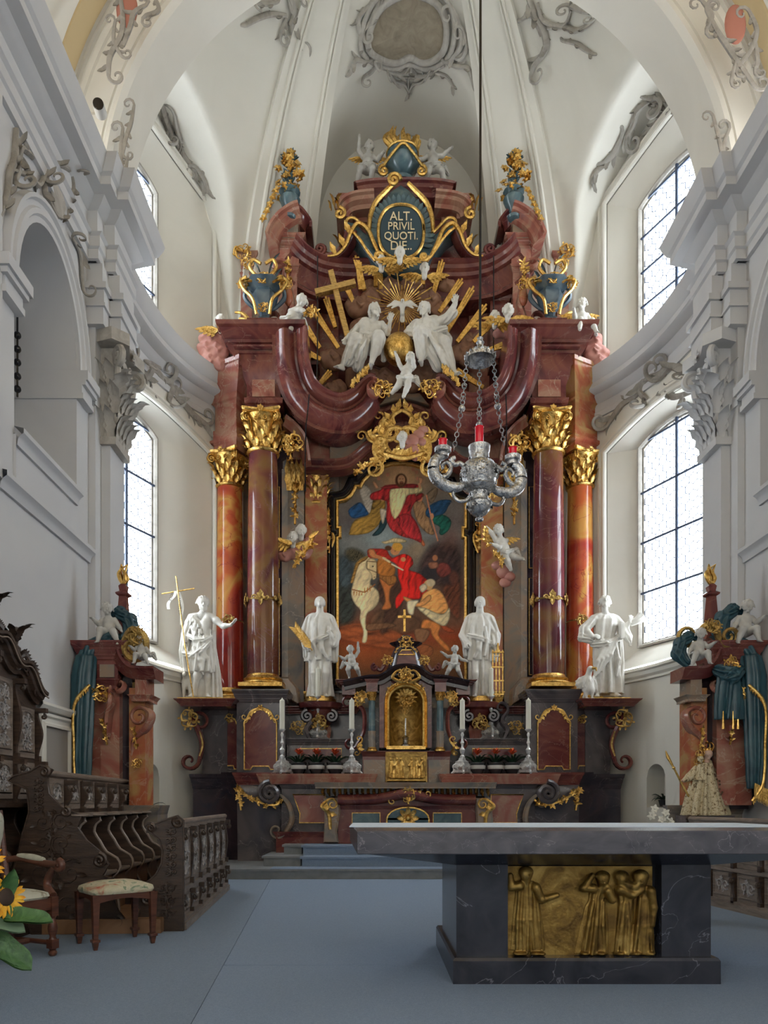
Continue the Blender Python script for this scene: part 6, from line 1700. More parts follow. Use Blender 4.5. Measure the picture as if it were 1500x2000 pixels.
 ell(742,268,52,62,(70,38,22)); ell(745,262,34,44,(205,148,105),.2); ell(746,295,20,20,(90,50,28),.6); ell(746,284,12,4,(150,80,62),.6); ell(733,253,6,3,(60,35,25),.8); ell(757,253,6,3,(60,35,25),.8)
 poly([(490,275),(520,285),(545,330),(525,345),(500,315)],(205,145,105),.05); poly([(895,240),(935,245),(930,290),(905,300)],(210,150,108),.05); line(905,300,910,330,12,(205,145,105))
 poly([(930,790),(955,830),(945,852),(920,830)],(185,95,60),.05); line(968,400,1008,590,6,(196,118,84)); line(1008,590,1068,800,6,(196,118,84)); ell(1016,585,16,28,(200,135,95))
 ell(990,1100,80,75,(30,27,32),.5); ell(1160,1090,80,90,(36,26,28),.5); poly([(1060,1010),(1150,1000),(1190,1080),(1110,1130),(1060,1090)],(96,40,36),.25); ell(1044,955,24,27,(160,98,66)); ell(1110,930,30,34,(38,26,24)); poly([(985,1000),(1060,990),(1070,1040),(1000,1050)],(130,80,60),.2); ell(1210,1130,40,60,(90,46,36),.6,.7)
 poly([(352,985),(440,935),(490,950),(520,1000),(500,1100),(470,1180),(540,1250),(545,1340),(495,1410),(440,1450),(430,1540),(445,1610),(435,1700),(395,1700),(408,1610),(375,1500),(382,1420),(330,1360),(298,1270),(322,1150),(335,1060)],(214,194,150),.20,.5,.05,2,hl=.35)
 poly([(430,990),(470,955),(525,985),(530,1060),(522,1130),(492,1148),(470,1090),(435,1050)],(206,184,138),.08); ell(492,1030,7,6,(30,20,15),.5); ell(505,1125,6,5,(80,50,40),.6)
 poly([(340,1000),(400,955),(455,935),(430,975),(375,1010),(345,1080),(318,1170),(292,1170),(318,1080)],(166,120,58),.35,1.0,.12)
 for a in ((440,985,530,990),(440,1050,528,1085),(440,985,440,1050),(528,990,528,1130)): line(*a,3,(60,35,20))
 line(310,1235,420,1260,5,(140,80,40)); line(420,1260,510,1190,5,(140,80,40))
 for i in range(7): line(325+i*24,1245+(i%2)*4+(6 if i<4 else -i*6),322+i*24,1285-(0 if i<4 else i*6),4,(176,110,50))
 poly([(550,1120),(670,1110),(690,1180),(650,1230),(640,1320),(655,1400),(570,1412),(600,1340),(585,1240)],(176,98,50),.14,.2,.03); poly([(540,1120),(600,1090),(690,1110),(700,1170),(640,1200),(600,1170)],(146,92,44),.3,.2,.12)
 poly([(540,960),(640,990),(690,1040),(680,1110),(600,1120),(535,1090)],(166,98,40),.2); poly([(448,880),(520,872),(610,880),(640,930),(680,970),(600,970),(530,960),(455,950)],(168,32,24),.28)
 poly([(455,880),(500,880),(530,930),(560,950),(500,960),(460,930)],(188,115,70),.08); line(520,940,600,965,15,(188,115,70))
 ell(690,885,44,46,(196,128,84),.15); ell(710,855,46,38,(212,152,60),.15,ang=.3); ell(628,868,30,22,(70,40,22),.4); poly([(568,812),(620,800),(680,775),(760,785),(792,810),(740,822),(650,822),(600,832)],(212,190,140),.14,.3,.12); ell(690,893,6,3,(60,30,20),.8)
 poly([(640,975),(700,940),(770,918),(835,950),(850,1010),(815,1060),(900,1090),(985,1165),(975,1250),(900,1320),(780,1320),(730,1380),(697,1400),(695,1310),(745,1230),(715,1120),(705,1020)],(212,28,24),.42,.15,.045,5,hl=.3)
 line(585,955,640,990,9,(214,196,150)); line(660,1010,758,1062,6,(222,210,176)); ell(762,968,22,20,(196,128,84))
 poly([(945,1500),(1040,1520),(1095,1560),(1075,1640),(1165,1740),(1172,1780),(1130,1770),(1020,1650),(1000,1585),(920,1580)],(198,116,58),.14,.5,.04); poly([(1100,1540),(1220,1600),(1180,1620),(1110,1590)],(150,62,34),.1)
 poly([(945,1265),(1040,1225),(1110,1270),(1160,1380),(1150,1440),(1060,1450),(960,1410),(900,1380),(920,1320)],(218,146,82),.26,1.0,.06,3,hl=.35); poly([(762,1295),(830,1320),(900,1350),(990,1280),(1010,1320),(940,1380),(860,1385),(780,1335)],(208,140,82),.1)
 poly([(885,1395),(960,1400),(1050,1440),(1120,1450),(1172,1395),(1175,1480),(1140,1555),(1080,1545),(980,1480)],(216,198,156),.25,.8,.05,2); poly([(795,1345),(850,1330),(900,1335),(865,1390),(850,1460),(805,1440)],(226,212,176),.18)
 ell(985,1195,42,46,(196,150,100),.2); ell(1005,1175,40,34,(190,172,138),.3); poly([(905,1210),(950,1180),(975,1220),(940,1260),(915,1250)],(206,190,160),.2)
 poly([(860,1590),(940,1580),(1000,1610),(950,1700),(880,1690)],(124,84,58),.15); poly([(870,1740),(960,1720),(1030,1760),(1000,1830),(900,1820)],(140,76,42),.15); poly([(450,1540),(640,1530),(700,1560),(560,1590),(440,1600)],(104,70,48),.2)
 C *= (1+.07*noise(.15,9)+.06*noise(.3,10)+.05*noise(.07,12))[...,None]; C+=rs.normal(0,3.5,C.shape[:2])[...,None]
 C=255*(np.clip(C,0,255)/255)**.80*1.02; g_=C.mean(-1,keepdims=True); C=g_+(C-g_)*1.12
 return X,Z,np.clip(C,0,255)/255,NX,NY
X_,Z_,C_,NX_,NY_=paint()
me=bpy.data.meshes.new('canvas')
vv=np.stack([X_.ravel(),np.full(X_.size,YP-.01),Z_.ravel()],1)-np.array(frame_t.location)
I_=np.arange(NY_*NX_).reshape(NY_,NX_); q_=np.stack([I_[:-1,:-1],I_[:-1,1:],I_[1:,1:],I_[1:,:-1]],-1).reshape(-1,4)
me.vertices.add(len(vv)); me.vertices.foreach_set('co',vv.astype(np.float32).ravel()); me.loops.add(len(q_)*4); me.loops.foreach_set('vertex_index',q_.astype(np.int32).ravel()); me.polygons.add(len(q_)); me.polygons.foreach_set('loop_start',np.arange(0,len(q_)*4,4,dtype=np.int32)); me.update(calc_edges=True)
ca=me.color_attributes.new('paint','FLOAT_COLOR','POINT'); lin=np.where(C_<=.04045,C_/12.92,((C_+.055)/1.055)**2.4).reshape(-1,3)
ca.data.foreach_set('color',np.concatenate([lin,np.ones((len(lin),1))],1).astype(np.float32).ravel())
OIL=mat('oil_paint',(.3,.2,.15),.55,spec=.25); nt=OIL.node_tree; a_=nt.nodes.new('ShaderNodeAttribute'); a_.attribute_name='paint'; nt.links.new(a_.outputs['Color'],nt.nodes['Principled BSDF'].inputs['Base Color'])
me.materials.append(OIL); cv=bpy.data.objects.new('canvas',me); COL.objects.link(cv); cv.parent=frame_t
# gilded crest above the frame
mb=MB()
for s_ in (-1,1):
 P=lambda x,y,d=0: Vector((xm+s_*(x-785)*14.2/F_PX*-1*-1,14.15-d,zat(y,14.2)))
 P=lambda x,y,d=0: Vector((xat(785,14.2)+s_*(785-x)*14.2/F_PX,14.15-d,zat(y,14.2)))
 cscroll(mb,[P(745,908),P(732,885),P(738,860),P(757,862)],.10,(s_,-s_),1.2,.8,fringe=6,side=s_)
 cscroll(mb,[P(768,893),P(752,872),P(756,845),P(772,838)],.10,(-s_,s_),1.1,.8,fringe=5,side=-s_)
 cscroll(mb,[P(735,868),P(722,862),P(716,850)],.06,(0,-s_),1.1,.8,fringe=3,side=s_)
 cscroll(mb,[P(750,842),P(742,832),P(748,822)],.06,(0,-s_),1.1,.8,fringe=3,side=s_)
 garland(mb,[P(750,900),P(728,906),P(708,916),P(692,930)],.07,.10); garland(mb,[P(745,880),P(752,860),P(765,846)],.045,.09)
 cscroll(mb,[P(772,840),P(763,826),P(770,812),P(785,804)],.075,(s_,0),1.1,.8,fringe=3,side=-s_)
 for x,y,dx,dz in ((718,862,-1,.3),(728,850,-.8,.7),(742,840,-.4,1),(775,806,-.3,1),(722,900,-1,0),(735,888,-1,.4)): leaf(mb,P(x,y),(-dx*-s_*-1*-1*1,0,dz),(0,-1,0),.24,.10,.6,2)
cscroll(mb,[Vector((xm-.36,14.15,zat(888,14.2))),Vector((xm,14.05,zat(902,14.2))),Vector((xm+.36,14.15,zat(888,14.2)))],.09,(1,1),1,.8,fringe=4)
rocaille(mb,(xat(785,14.2),14.1,zat(895,14.2)),.13,2,n=7)
cst=top('gilded_crest',mb,GOLD,'gilded shellwork crest with flowers above the frame of the large painting','ornament')
def cherub_head(loc,face,m,label,r=.24,wings=True,rz=0,group=None):
 S=Sculpt(.0085); head(S,(0,0,.12),r,face,(0,0,1),'curly',child=True); S.cap((0,0,.12),(0,.02,-.02),.06,.05)
 o=sculpt_obj('winged_cherub',S,m); o.location=loc; tag(o,label,'cherub',group)
 if wings:
  for s_ in (-1,1): obj('wing',wing_mb((s_*.05,.02,.0),(s_*.28,.03,.06),.22,5),GOLD,o,local=True)
 return o
cherub_head(at(786,868,13.95),(-.3,-1,-.1),MARBLEW,'white cherub head set in the gilded crest above the painting',.22,False)
mb=MB(); p=at(806,862,14.15); blobs(mb,[(p.x,p.y,p.z,.15),(p.x+.12,p.y,p.z+.12,.12),(p.x-.02,p.y,p.z-.16,.14),(p.x+.05,p.y,p.z-.28,.10),(p.x+.16,p.y,p.z-.02,.11),(p.x+.2,p.y,p.z+.22,.09)],3,14,9); obj('cloud',mb,PINKCLOUD,cst,180)
# ================================================================== MENSA, TABERNACLE
mensa=thing('mensa',(CXA,12.8,.48),'dark red altar table with grey slab and green panels before the retable','altar table')
def mp(n,mb,m,**k): return obj(n,mb,m,mensa,**k)
Y=12.55
mb=MB(); moulded(mb,AX(-183,Y),AX(168,Y),12.5,13.6,zat(1540,Y),zat(1528,Y),.08,.02); mp('slab',mb,GREYM)
mb=MB(); mb.box(AX(-165,Y),AX(150,Y),12.72,13.6,zat(1555,Y),zat(1540,Y)); mp('frieze',mb,DARKM)
for i in range(30):
 x=AX(-170+325*i/29,Y); mb=MB(); mb.tube([(x,12.66,zat(1541,Y)),(x,12.63,zat(1547,Y)),(x+.02,12.7,zat(1554,Y))],[.026,.032,.012],6)
 if i==0: g0=obj('gadroon',mb,GOLD,mensa)
 else: q=g0.copy(); COL.objects.link(q); q.location.x=x-AX(-170,Y)
mb=MB(); rows=[]
for i in range(25):
 x=AX(-140+270*i/24,Y); t=abs(i-12)/12; z=zat(1562,Y)+.10*math.exp(-(t*3.2)**2); yf=12.55-.12*math.exp(-(t*3.2)**2)
 rows.append([(x,yf+.15-.17*math.sin(a*PI/8),z+.10*math.cos(a*PI/8)) for a in range(9)])
mb.grid(rows); mb.box(AX(-140,Y),AX(130,Y),12.68,13.5,zat(1575,Y),zat(1556,Y)); mp('torus',mb,MAROON)
mb=MB(); moulded(mb,AX(-140,Y),AX(132,Y),12.72,13.6,.48,zat(1573,Y),.07,.05); mp('body',mb,MAROON)
for a,b in ((-112,-57),(48,104)):
 pl=[(AX(a,Y),zat(1632,Y)),(AX(b,Y),zat(1632,Y)),(AX(b,Y),zat(1588,Y)),(AX(a,Y),zat(1588,Y))]; mb=MB(); mb.plate(pl,12.69,12.74,.01); q=mp('green_panel',mb,VERDE); mb=MB(); rim(mb,pl,12.69,.012); obj('panel_rim',mb,GOLD,q)
mb=MB(); xc=AX(-2,Y); pl=[(xc-.36,.52),(xc+.36,.52),(xc+.36,zat(1598,Y))]+[(xc+.36*math.cos(a*PI/10),zat(1600,Y)+.2*math.sin(a*PI/10)) for a in range(11)]+[(xc-.36,zat(1598,Y))]
mb.plate(pl,12.66,12.74,.015); q=mp('centre_panel',mb,VERDE); mb=MB(); rim(mb,pl,12.66,.018)
for a in range(8): leaf(mb,(xc,12.62,zat(1598,Y)),(math.cos(a*PI/4),0,math.sin(a*PI/4)),(0,-1,0),.2,.11,.3,1)
mb.sphere((xc,12.58,zat(1598,Y)),.05); rocaille(mb,(xc,12.45,zat(1553,Y)),.15,4,n=9); cscroll(mb,[(xc-.3,12.5,zat(1558,Y)),(xc-.1,12.46,zat(1550,Y)),(xc+.1,12.46,zat(1550,Y)),(xc+.3,12.5,zat(1558,Y))],.04,(1,1),1,.8,fringe=4); obj('panel_gilding',mb,GOLD,q)
for s_,a in ((-1,-152),(1,146)):
 X0=AX(a,Y); mb=MB(); mb.plate([(X0-.14,zat(1558,Y)),(X0+.12,zat(1558,Y)),(X0+.15,zat(1585,Y)),(X0+.05*s_+.14,zat(1625,Y)),(X0+.12,.5),(X0-.14,.5),(X0-.12,zat(1600,Y))],12.6,13.2,.03); q=mp('corner_pilaster',mb,GREYM)
 mb=MB(); cscroll(mb,[(X0+s_*.05,12.56,zat(1562,Y)),(X0+s_*.16,12.5,zat(1575,Y)),(X0+s_*.05,12.56,zat(1588,Y)),(X0+s_*.02,12.56,zat(1620,Y))],.06,(s_,0),1.2,.8,fringe=3,side=-s_); obj('pilaster_gilding',mb,GOLD,q)
# tabernacle
tab=thing('tabernacle',(AX(-3,13.4),13.3,zat(1530,13.2)),'dark red tabernacle with golden niche and door under a bell shaped roof','tabernacle')
def tp(n,mb,m,p=None,**k): return obj(n,mb,m,p or tab,**k)
TY=13.2
def T(x, y, Y=TY): return at(640 + x / 5, 1200 + y / 5, Y)      # study measure
def tb(mb,x0,x1,y0,y1,yf,yb,hc=0,pc=0):
 a=T(x0,y1); b=T(x1,y0)
 return moulded(mb,a.x,b.x,yf,yb,a.z,b.z,hc,pc) if hc else mb.box(a.x,b.x,yf,yb,a.z,b.z)
mb=MB(); tb(mb,340,1200,1330,1650,13.3,14.1,.1,.04); tp('base',mb,MAROON)
mb=MB(); tb(mb,350,560,1420,1640,13.22,13.6); tp('base_block',mb,GREYM); mb=MB(); tb(mb,985,1190,1420,1640,13.22,13.6); tp('base_block',mb,GREYM)
# body with arched niche
mb=MB(); c=T(765,800); hw=(965-565)/2/5*TY/F_PX*.82
zb_,zs_=T(0,1300).z,T(0,850).z
outerp=[(c.x-.9*.62,zb_),(c.x-.9*.62,T(0,640).z),(c.x+.9*.62,T(0,640).z),(c.x+.9*.62,zb_)]
arc=[(c.x-hw,zb_),(c.x-hw,zs_)]+[(c.x-hw*math.cos(PI*i/12),zs_+hw*.9*math.sin(PI*i/12)) for i in range(1,12)]+[(c.x+hw,zs_),(c.x+hw,zb_)]
WX0,WX1=T(505,0).x,T(1020,0).x
top_=[]
for x,z in arc: top_.append((x,T(0,640).z))
rows=[[(WX0 if i==0 else (WX1 if i==len(arc)-1 else x),13.28,z if i in (0,len(arc)-1) else z) for i,(x,z) in enumerate([(a[0],T(0,640).z) for a in arc])]]
mb.add([(x,13.28,z) for x,z in arc]+[(x,13.28,T(0,640).z) for x,z in arc],[(i,i+1,i+1+len(arc),i+len(arc)) for i in range(1,len(arc)-2)])
mb.box(WX0,c.x-hw,13.28,14.0,zb_,T(0,640).z); mb.box(c.x+hw,WX1,13.28,14.0,zb_,T(0,640).z); mb.box(WX0,WX1,13.75,14.0,zb_,T(0,640).z)
tp('body',mb,MAROON)
mb=MB(); rows=[]
for i in range(13):
 a=PI*i/12; rows.append([(c.x-hw*math.cos(a),13.3+.32*math.sin(a),zb_),(c.x-hw*math.cos(a),13.3+.32*math.sin(a),zs_)]+[(c.x-hw*math.cos(a)*math.cos(b*PI/12),13.3+.32*math.sin(a)*math.cos(b*PI/12),zs_+hw*.9*math.sin(b*PI/12)) for b in range(1,7)])
mb.grid(rows); mb.add([(c.x-hw,13.3,zb_),(c.x+hw,13.3,zb_),(c.x+hw,13.65,zb_),(c.x-hw,13.65,zb_)],[(0,1,2,3)]); tp('niche',mb,OLDGOLD,smooth=60)
mb=MB(); P_=[(x,13.27,z) for x,z in arc]; mb.sweep(P_,[(0,-.01),(.05,.0),(.06,.03),(.03,.05),(.05,.08),(0,.09)],(0,-1,0),cap=False); mb.box(c.x-hw-.05,c.x+hw+.05,13.2,13.3,zb_-.03,zb_+.03); tp('niche_frame',mb,GOLD)
mb=MB(); rocaille(mb,T(765,595,13.05),.15,7,n=9)
for s_ in (-1,1): cscroll(mb,[T(765+s_*100,560,13.1),T(765+s_*130,620,13.1),T(765+s_*40,660,13.1)],.05,(s_,-s_),1,.8); garland(mb,[T(765+s_*80,665,13.15),T(765+s_*160,720,13.15),T(765+s_*195,790,13.15)],.03,.06)
tp('niche_crest',mb,GOLD)
mb=MB()
for k_ in range(14): a=2*PI*k_/14; leaf(mb,T(765,810,13.4),(math.cos(a),0,math.sin(a)),(0,-1,0),.22,.07,.3,2)
rocaille(mb,T(765,830,13.36),.16,3,n=6); rocaille(mb,T(765,930,13.36),.09,2,n=5); tp('rays_in_niche',mb,GOLD)
mb=MB(); tb(mb,565,970,1345,1645,13.14,13.3); a=T(565,1645); b=T(970,1345); pl=[(a.x+.02,a.z+.02),(b.x-.02,a.z+.02),(b.x-.02,b.z-.02),(a.x+.02,b.z-.02)]; rim(mb,pl,13.14,.022); rim(mb,[(a.x+.07,a.z+.07),(b.x-.07,a.z+.07),(b.x-.07,b.z-.07),(a.x+.07,b.z-.07)],13.14,.01); dr=tp('door',mb,OLDGOLD)
S=Sculpt(.009); xs=(.12,.24,.44,.56); zc=a.z+.08
for i,fx in enumerate((.13,.27,.37,.62,.74,.87)):
 x=a.x+(b.x-a.x)*fx; S.robe([(zc,x,0,.042,.03),(zc+.2,x,0,.034,.03),(zc+.3,x,0,.022,.02)],fold=.006,nf=6); S.ell((x,-.005,zc+.34),(.024,.026,.03),.01); S.chain([(x,0,zc+.28),(x+.05*(-1)**i,-.02,zc+.22),(x+.02,-.02,zc+.3)],[.014,.012,.01])
o=sculpt_obj('door_relief',S,GOLD,dr,local=False,M4=Matrix.Translation((0,13.13,0)) @ Matrix.Diagonal((1,.7,1,1)))
for s_ in (-1,1):
 xc=T(765+s_*333,0).x; zc0,zc1,zc2,zc3=T(0,1330).z,T(0,1145).z,T(0,838).z,T(0,760).z
 mb=MB(); mb.lathe((xc,13.22,0),[(.062,zc1),(.058,zc2)],20); cl_=tp('column',mb,VERDE,smooth=60)
 mb=MB(); mb.lathe((xc,13.22,0),[(.066,zc0+.05),(.064,zc1)],20,flute=.06); mb.lathe((xc,13.22,0),[(.075,zc1-.01),(.075,zc1+.01)],18); tp('fluted_drum',mb,GREYM,cl_)
 mb=MB(); mb.lathe((xc,13.22,0),[(.1,zc0-.01),(.1,zc0+.02),(.08,zc0+.03),(.085,zc0+.045),(.07,zc0+.06)],18); cp=capital_mb(.058,zc3-zc2); cp.xf(Matrix.Translation((xc,13.22,zc2))); mb.add(cp.v,cp.f); tp('capital',mb,GOLD,cl_)
 mb=MB(); moulded(mb,xc-.1,xc+.1,13.12,13.9,zc3,T(0,640).z,.06,.03); tp('impost',mb,MAROON)
 mb=MB(); a=T(765+s_*560,660); moulded(mb,a.x-.12-(0),a.x+.12,13.25,13.9,T(0,780).z,T(0,640).z,.09,.12); tp('wing_block',mb,MAROON)
 mb=MB(); cscroll(mb,[T(765+s_*520,820,13.3),T(765+s_*470,880,13.3),T(765+s_*410,960,13.3),T(765+s_*415,1150,13.3),T(765+s_*490,1290,13.3)],.07,(-s_,s_),1.1,1.6); tp('side_scroll',mb,MAROON)
 mb=MB(); rocaille(mb,T(765+s_*440,820-20,13.15),.13,5,n=6); leaf(mb,T(765+s_*430,850,13.15),(0,0,1),(0,-1,0),.22,.1,.5,2); cscroll(mb,[T(765+s_*430,1240,13.2),T(765+s_*470,1290,13.15),T(765+s_*450,1330,13.2)],.04,(-s_,s_),1,.8,fringe=2); tp('side_gilding',mb,GOLD); mb=MB(); rocaille(mb,T(765+s_*180,440,13.2),.12,3,n=5); tp('roof_gilding',mb,GOLD); mb=MB(); rocaille(mb,T(765+s_*470,860,13.2),.1,4,n=5)
 tp('side_gilding',mb,GOLD)
 mb=MB(); mb.tube(cr([T(765+s_*290,520,13.3),T(765+s_*250,545,13.3),T(765+s_*215,500,13.3),T(765+s_*195,460,13.3)],5),.04,7); mb.tube(spiral(T(765+s_*305,520,13.25),.06,1.4,PI/2,-s_,10),.028,6); tp('roof_scroll',mb,MAROON)
 mb=MB(); P_=[T(765+s_*x,y,13.2) for x,y in ((590,660),(470,655))]; 
path=cr([T(x,y,13.22) for x,y in ((150,655),(330,615),(420,600),(500,598),(570,560),(650,510),(765,492),(880,510),(960,560),(1030,598),(1110,600),(1200,615),(1380,655))],4)
mb=MB(); mb.sweep(path,[(-.5,0),(.14,0),(.13,-.03),(.09,-.05),(.07,-.08),(.02,-.10),(.02,-.16),(-.5,-.16)],(0,-1,0)); tp('arched_cornice',mb,DARKM)
mb=MB(); cc=T(765,0,13.55)
k=13.5/F_PX/5; mb.lathe((cc.x,13.6,0),[(190*k,T(0,495).z),(175*k,T(0,440).z),(150*k,T(0,370).z),(128*k,T(0,310).z),(105*k,T(0,275).z),(150*k,T(0,250).z),(165*k,T(0,238).z),(120*k,T(0,228).z),(90*k,T(0,205).z),(80*k,T(0,190).z),(55*k,T(0,180).z),(45*k,T(0,160).z)],16,sy=.8); rf=tp('bell_roof',mb,DARKM,smooth=40)
mb=MB(); pl=[(cc.x-100*k,T(0,485).z),(cc.x+100*k,T(0,485).z),(cc.x+80*k,T(0,380).z),(cc.x+45*k,T(0,335).z),(cc.x-45*k,T(0,335).z),(cc.x-80*k,T(0,380).z)]; mb.plate(pl,13.32,13.5,.01); q=tp('roof_panel',mb,MAROON,rf)
mb=MB(); rim(mb,pl[2:],13.31,.014); rocaille(mb,T(765,275,13.28),.14,4,n=6); garland(mb,[T(700,320,13.3),T(670,350,13.3),T(665,370,13.3)],.02,.05); garland(mb,[T(830,320,13.3),T(860,350,13.3),T(865,370,13.3)],.02,.05); tp('roof_gilding',mb,GOLD,rf)
mb=MB(); a=T(750,170,13.55); b=T(750,-45,13.55); mb.box(a.x-.02,a.x+.02,13.53,13.57,a.z,b.z); mb.box(a.x-.12,a.x+.12,13.53,13.57,b.z-.15,b.z-.11); rocaille(mb,(a.x,13.52,b.z-.13),.05,2,n=4); top('altar_cross',mb,GOLD,'gilded cross standing on the tabernacle roof in front of the painting','cross')
# crucifix inside the niche
mb=MB(); a=T(760,1290,13.42); mb.lathe((a.x,13.42,a.z),[(.09,0),(.09,.03),(.05,.05),(.05,.13),(.07,.16),(.02,.2)],12); mb.box(a.x-.012,a.x+.012,13.41,13.43,a.z+.2,T(0,1000).z); cx_=top('crucifix',mb,SILVER,'slim white and silver crucifix standing in the golden niche','crucifix')
# ---------- candlesticks
def candlestick(loc,label,hs=1.0):
 t=thing('candlestick',loc,label,'candlestick','silver candlesticks on the high altar ledges')
 L0=Vector(loc); mb=MB()
 mb.lathe(L0,[(.13,.02),(.15,.06),(.12,.12),(.10,.18),(.11,.21),(.06,.24),(.05,.28)],3,sx=1.25,ph=-PI/2)
 for k_ in range(3):
  a=-PI/2+k_*2*PI/3; d=Vector((math.cos(a),math.sin(a),0)); mb.tube(cr([L0+d*.06+Vector((0,0,.2)),L0+d*.17+Vector((0,0,.14)),L0+d*.14+Vector((0,0,.06)),L0+d*.2+Vector((0,0,.01))],4),.022,6)
  leaf(mb,L0+d*.05+Vector((0,0,.05)),(d.x,d.y,.4),(0,0,1),.16,.16,.4,2); a2=a+PI/3; rocaille(mb,L0+Vector((.1*math.cos(a2),.1*math.sin(a2),.12)),.06,3,n=4)
 obj('foot',mb,SILVERW,t)
 mb=MB(); mb.lathe(L0,[(.03,.24),(.045,.30),(.02,.33),(.04,.38),(.05,.42),(.02,.46),(.018,.50),(.035,.54),(.02,.58),(.016,.64),(.03,.68),(.018,.72),(.06,.765),(.062,.78)],12); obj('stem',mb,SILVERW,t)
 mb=MB(); mb.lathe(L0,[(.046,.78),(.044,1.28),(.02,1.3),(.003,1.33)],14); obj('candle',mb,WAX,t)
 return t
SILVERW=mat('matt_silver',(.72,.72,.70),.4,.55,cols=[(.3,(.45,.45,.45)),(.65,(.85,.85,.83))],scale=12,bump=.3,bscale=50)
zl=zat(1511,12.95)
c1=candlestick((xat(551,12.98),12.98,zl),'silver candlestick nearest the column pedestal on the side of the bearded saint')
dup(c1,(xat(687,12.98),12.98,zl),'silver candlestick beside the tabernacle on the side of the palm bearer')
dup(c1,(xat(621,13.55),13.55,zat(1444,13.6)),'raised silver candlestick in front of the palm bearing saint')
dup(c1,(xat(903,12.98),12.98,zl),'silver candlestick beside the tabernacle on the side of the gridiron')
dup(c1,(xat(1032,12.98),12.98,zl),'silver candlestick nearest the column pedestal on the eagle side')
dup(c1,(xat(959,13.55),13.55,zat(1444,13.6)),'raised silver candlestick in front of the saint with the gridiron')
# ---------- potted bromeliads
POTM=mat('dark_pot',(.03,.03,.035),.25); FOL=mat('dark_leaves',(.02,.05,.025),.45); ORF=mat('orange_bract',(.75,.10,.03),.5); POTW=mat('white_band',(.6,.6,.58),.4)
def bromeliad(loc,label,seed):
 t=thing('potted_bromeliad',loc,label,'plant','orange flowering plants on the high altar'); L0=Vector(loc); rr=random.Random(seed)
 mb=MB(); mb.lathe(L0,[(.09,0),(.13,.08),(.14,.17),(.15,.18),(.15,.2),(.12,.2)],18); obj('pot',mb,POTM,t)
 mb=MB(); mb.lathe(L0,[(.142,.085),(.146,.10),(.150,.14),(.146,.15)],18,cap=False); obj('band',mb,POTW,t)
 mb=MB()
 for i in range(16): a=i*2.4; leaf(mb,L0+Vector((.03*math.cos(a),.03*math.sin(a),.18)),(math.cos(a),math.sin(a)*.7,.9),(math.cos(a)*.5,math.sin(a)*.5,-1),rr.uniform(.28,.38),.045,.9,1,6,2)
 obj('leaves',mb,FOL,t)
 mb=MB()
 for i in range(14): a=i*2.4; e=.3+.7*(i%3)/2; leaf(mb,L0+Vector((0,0,.34+.01*(i%4))),(math.cos(a)*e,math.sin(a)*e,.8),(math.cos(a),math.sin(a),-.2),.12,.04,.4,1,4,2)
 obj('flower',mb,ORF,t)
 return t
for i,(x,l) in enumerate(((583,'orange potted plant beside the candlestick at the bearded saint side'),(618,'orange potted plant in the middle of three under the palm bearer'),(654,'orange potted plant next to the candlestick left of the tabernacle'),(932,'orange potted plant next to the candlestick right of the tabernacle'),(968,'orange potted plant in the middle of three under the gridiron saint'),(1000,'orange potted plant beside the candlestick at the eagle side'))):
 bromeliad((xat(x,13.1),13.1,zl),l,i)
# ================================================================== FIGURES OF THE GLORY
def seated_risen():
 S=Sculpt(.0105)
 torso(S,(0,.06,.64),(.09,.02,.92),(.13,.01,1.07),.2,.11)
 hd=V3(.17,-.05,1.24); S.cap((.13,.02,1.05),hd+V3(-.01,.03,-.08),.06,.055,k=.03)
 head(S,hd,.25,(.75,-1,0),(0,0,1),'long',beard=True)
 limb(S,[(-.07,.02,1.04),(-.26,.0,.82),(-.38,-.14,.64)],[.065,.048,.034]); hand(S,(-.38,-.14,.64),(-.1,-.2,-.9),(.3,-.9,0),.18,.4)
 limb(S,[(.31,.02,1.02),(.42,-.03,.82),(.46,-.18,.95)],[.065,.048,.034]); hand(S,(.46,-.18,.94),(.2,-.2,1),(0,-1,.2),.19,.12,side=-1,spread=.4)
 S.chain([(.08,.02,.60),(.24,-.30,.58),(.16,-.26,.30),(.10,-.24,.10)],[.15,.12,.07,.042],k=.03); foot(S,(.10,-.24,.10),(.1,-1),.24)
 S.chain([(-.1,.02,.60),(-.20,-.32,.52),(-.34,-.24,.28),(-.44,-.20,.10)],[.15,.12,.07,.042],k=.03); foot(S,(-.44,-.2,.10),(-.8,-.8),.24)
 S.chain([(-.06,.0,.62),(-.18,-.28,.50),(-.32,-.2,.22)],[.15,.135,.11],k=.03,fold=.018,nf=9)
 S.chain([(.1,.0,.62),(.24,-.26,.56),(.2,-.22,.38)],[.15,.125,.09],k=.03,fold=.016,nf=9)
 S.chain([(-.05,-.25,.52),(-.1,-.2,.3),(-.15,-.12,.15)],[.12,.12,.10],k=.04,fold=.018,nf=7)
 S.chain([(-.2,-.05,.74),(0,-.15,.72),(.22,-.08,.72)],[.05,.06,.05],k=.03,fold=.012)
 S.chain([(.3,.06,.84),(.35,.05,.6),(.34,.02,.36)],[.035,.06,.05],k=.03,fold=.014)
 S.chain([(-.2,.08,1.0),(-.3,.09,.88),(-.33,.06,.72)],[.03,.045,.04],k=.02,fold=.010)
 for x,z in ((-.3,.45),(-.2,.42),(-.08,.38)): S.chain([(x+.1,-.36,z+.12),(x,-.38,z-.08),(x-.08,-.3,z-.24)],[.02,.03,.02],k=.03)
 return S
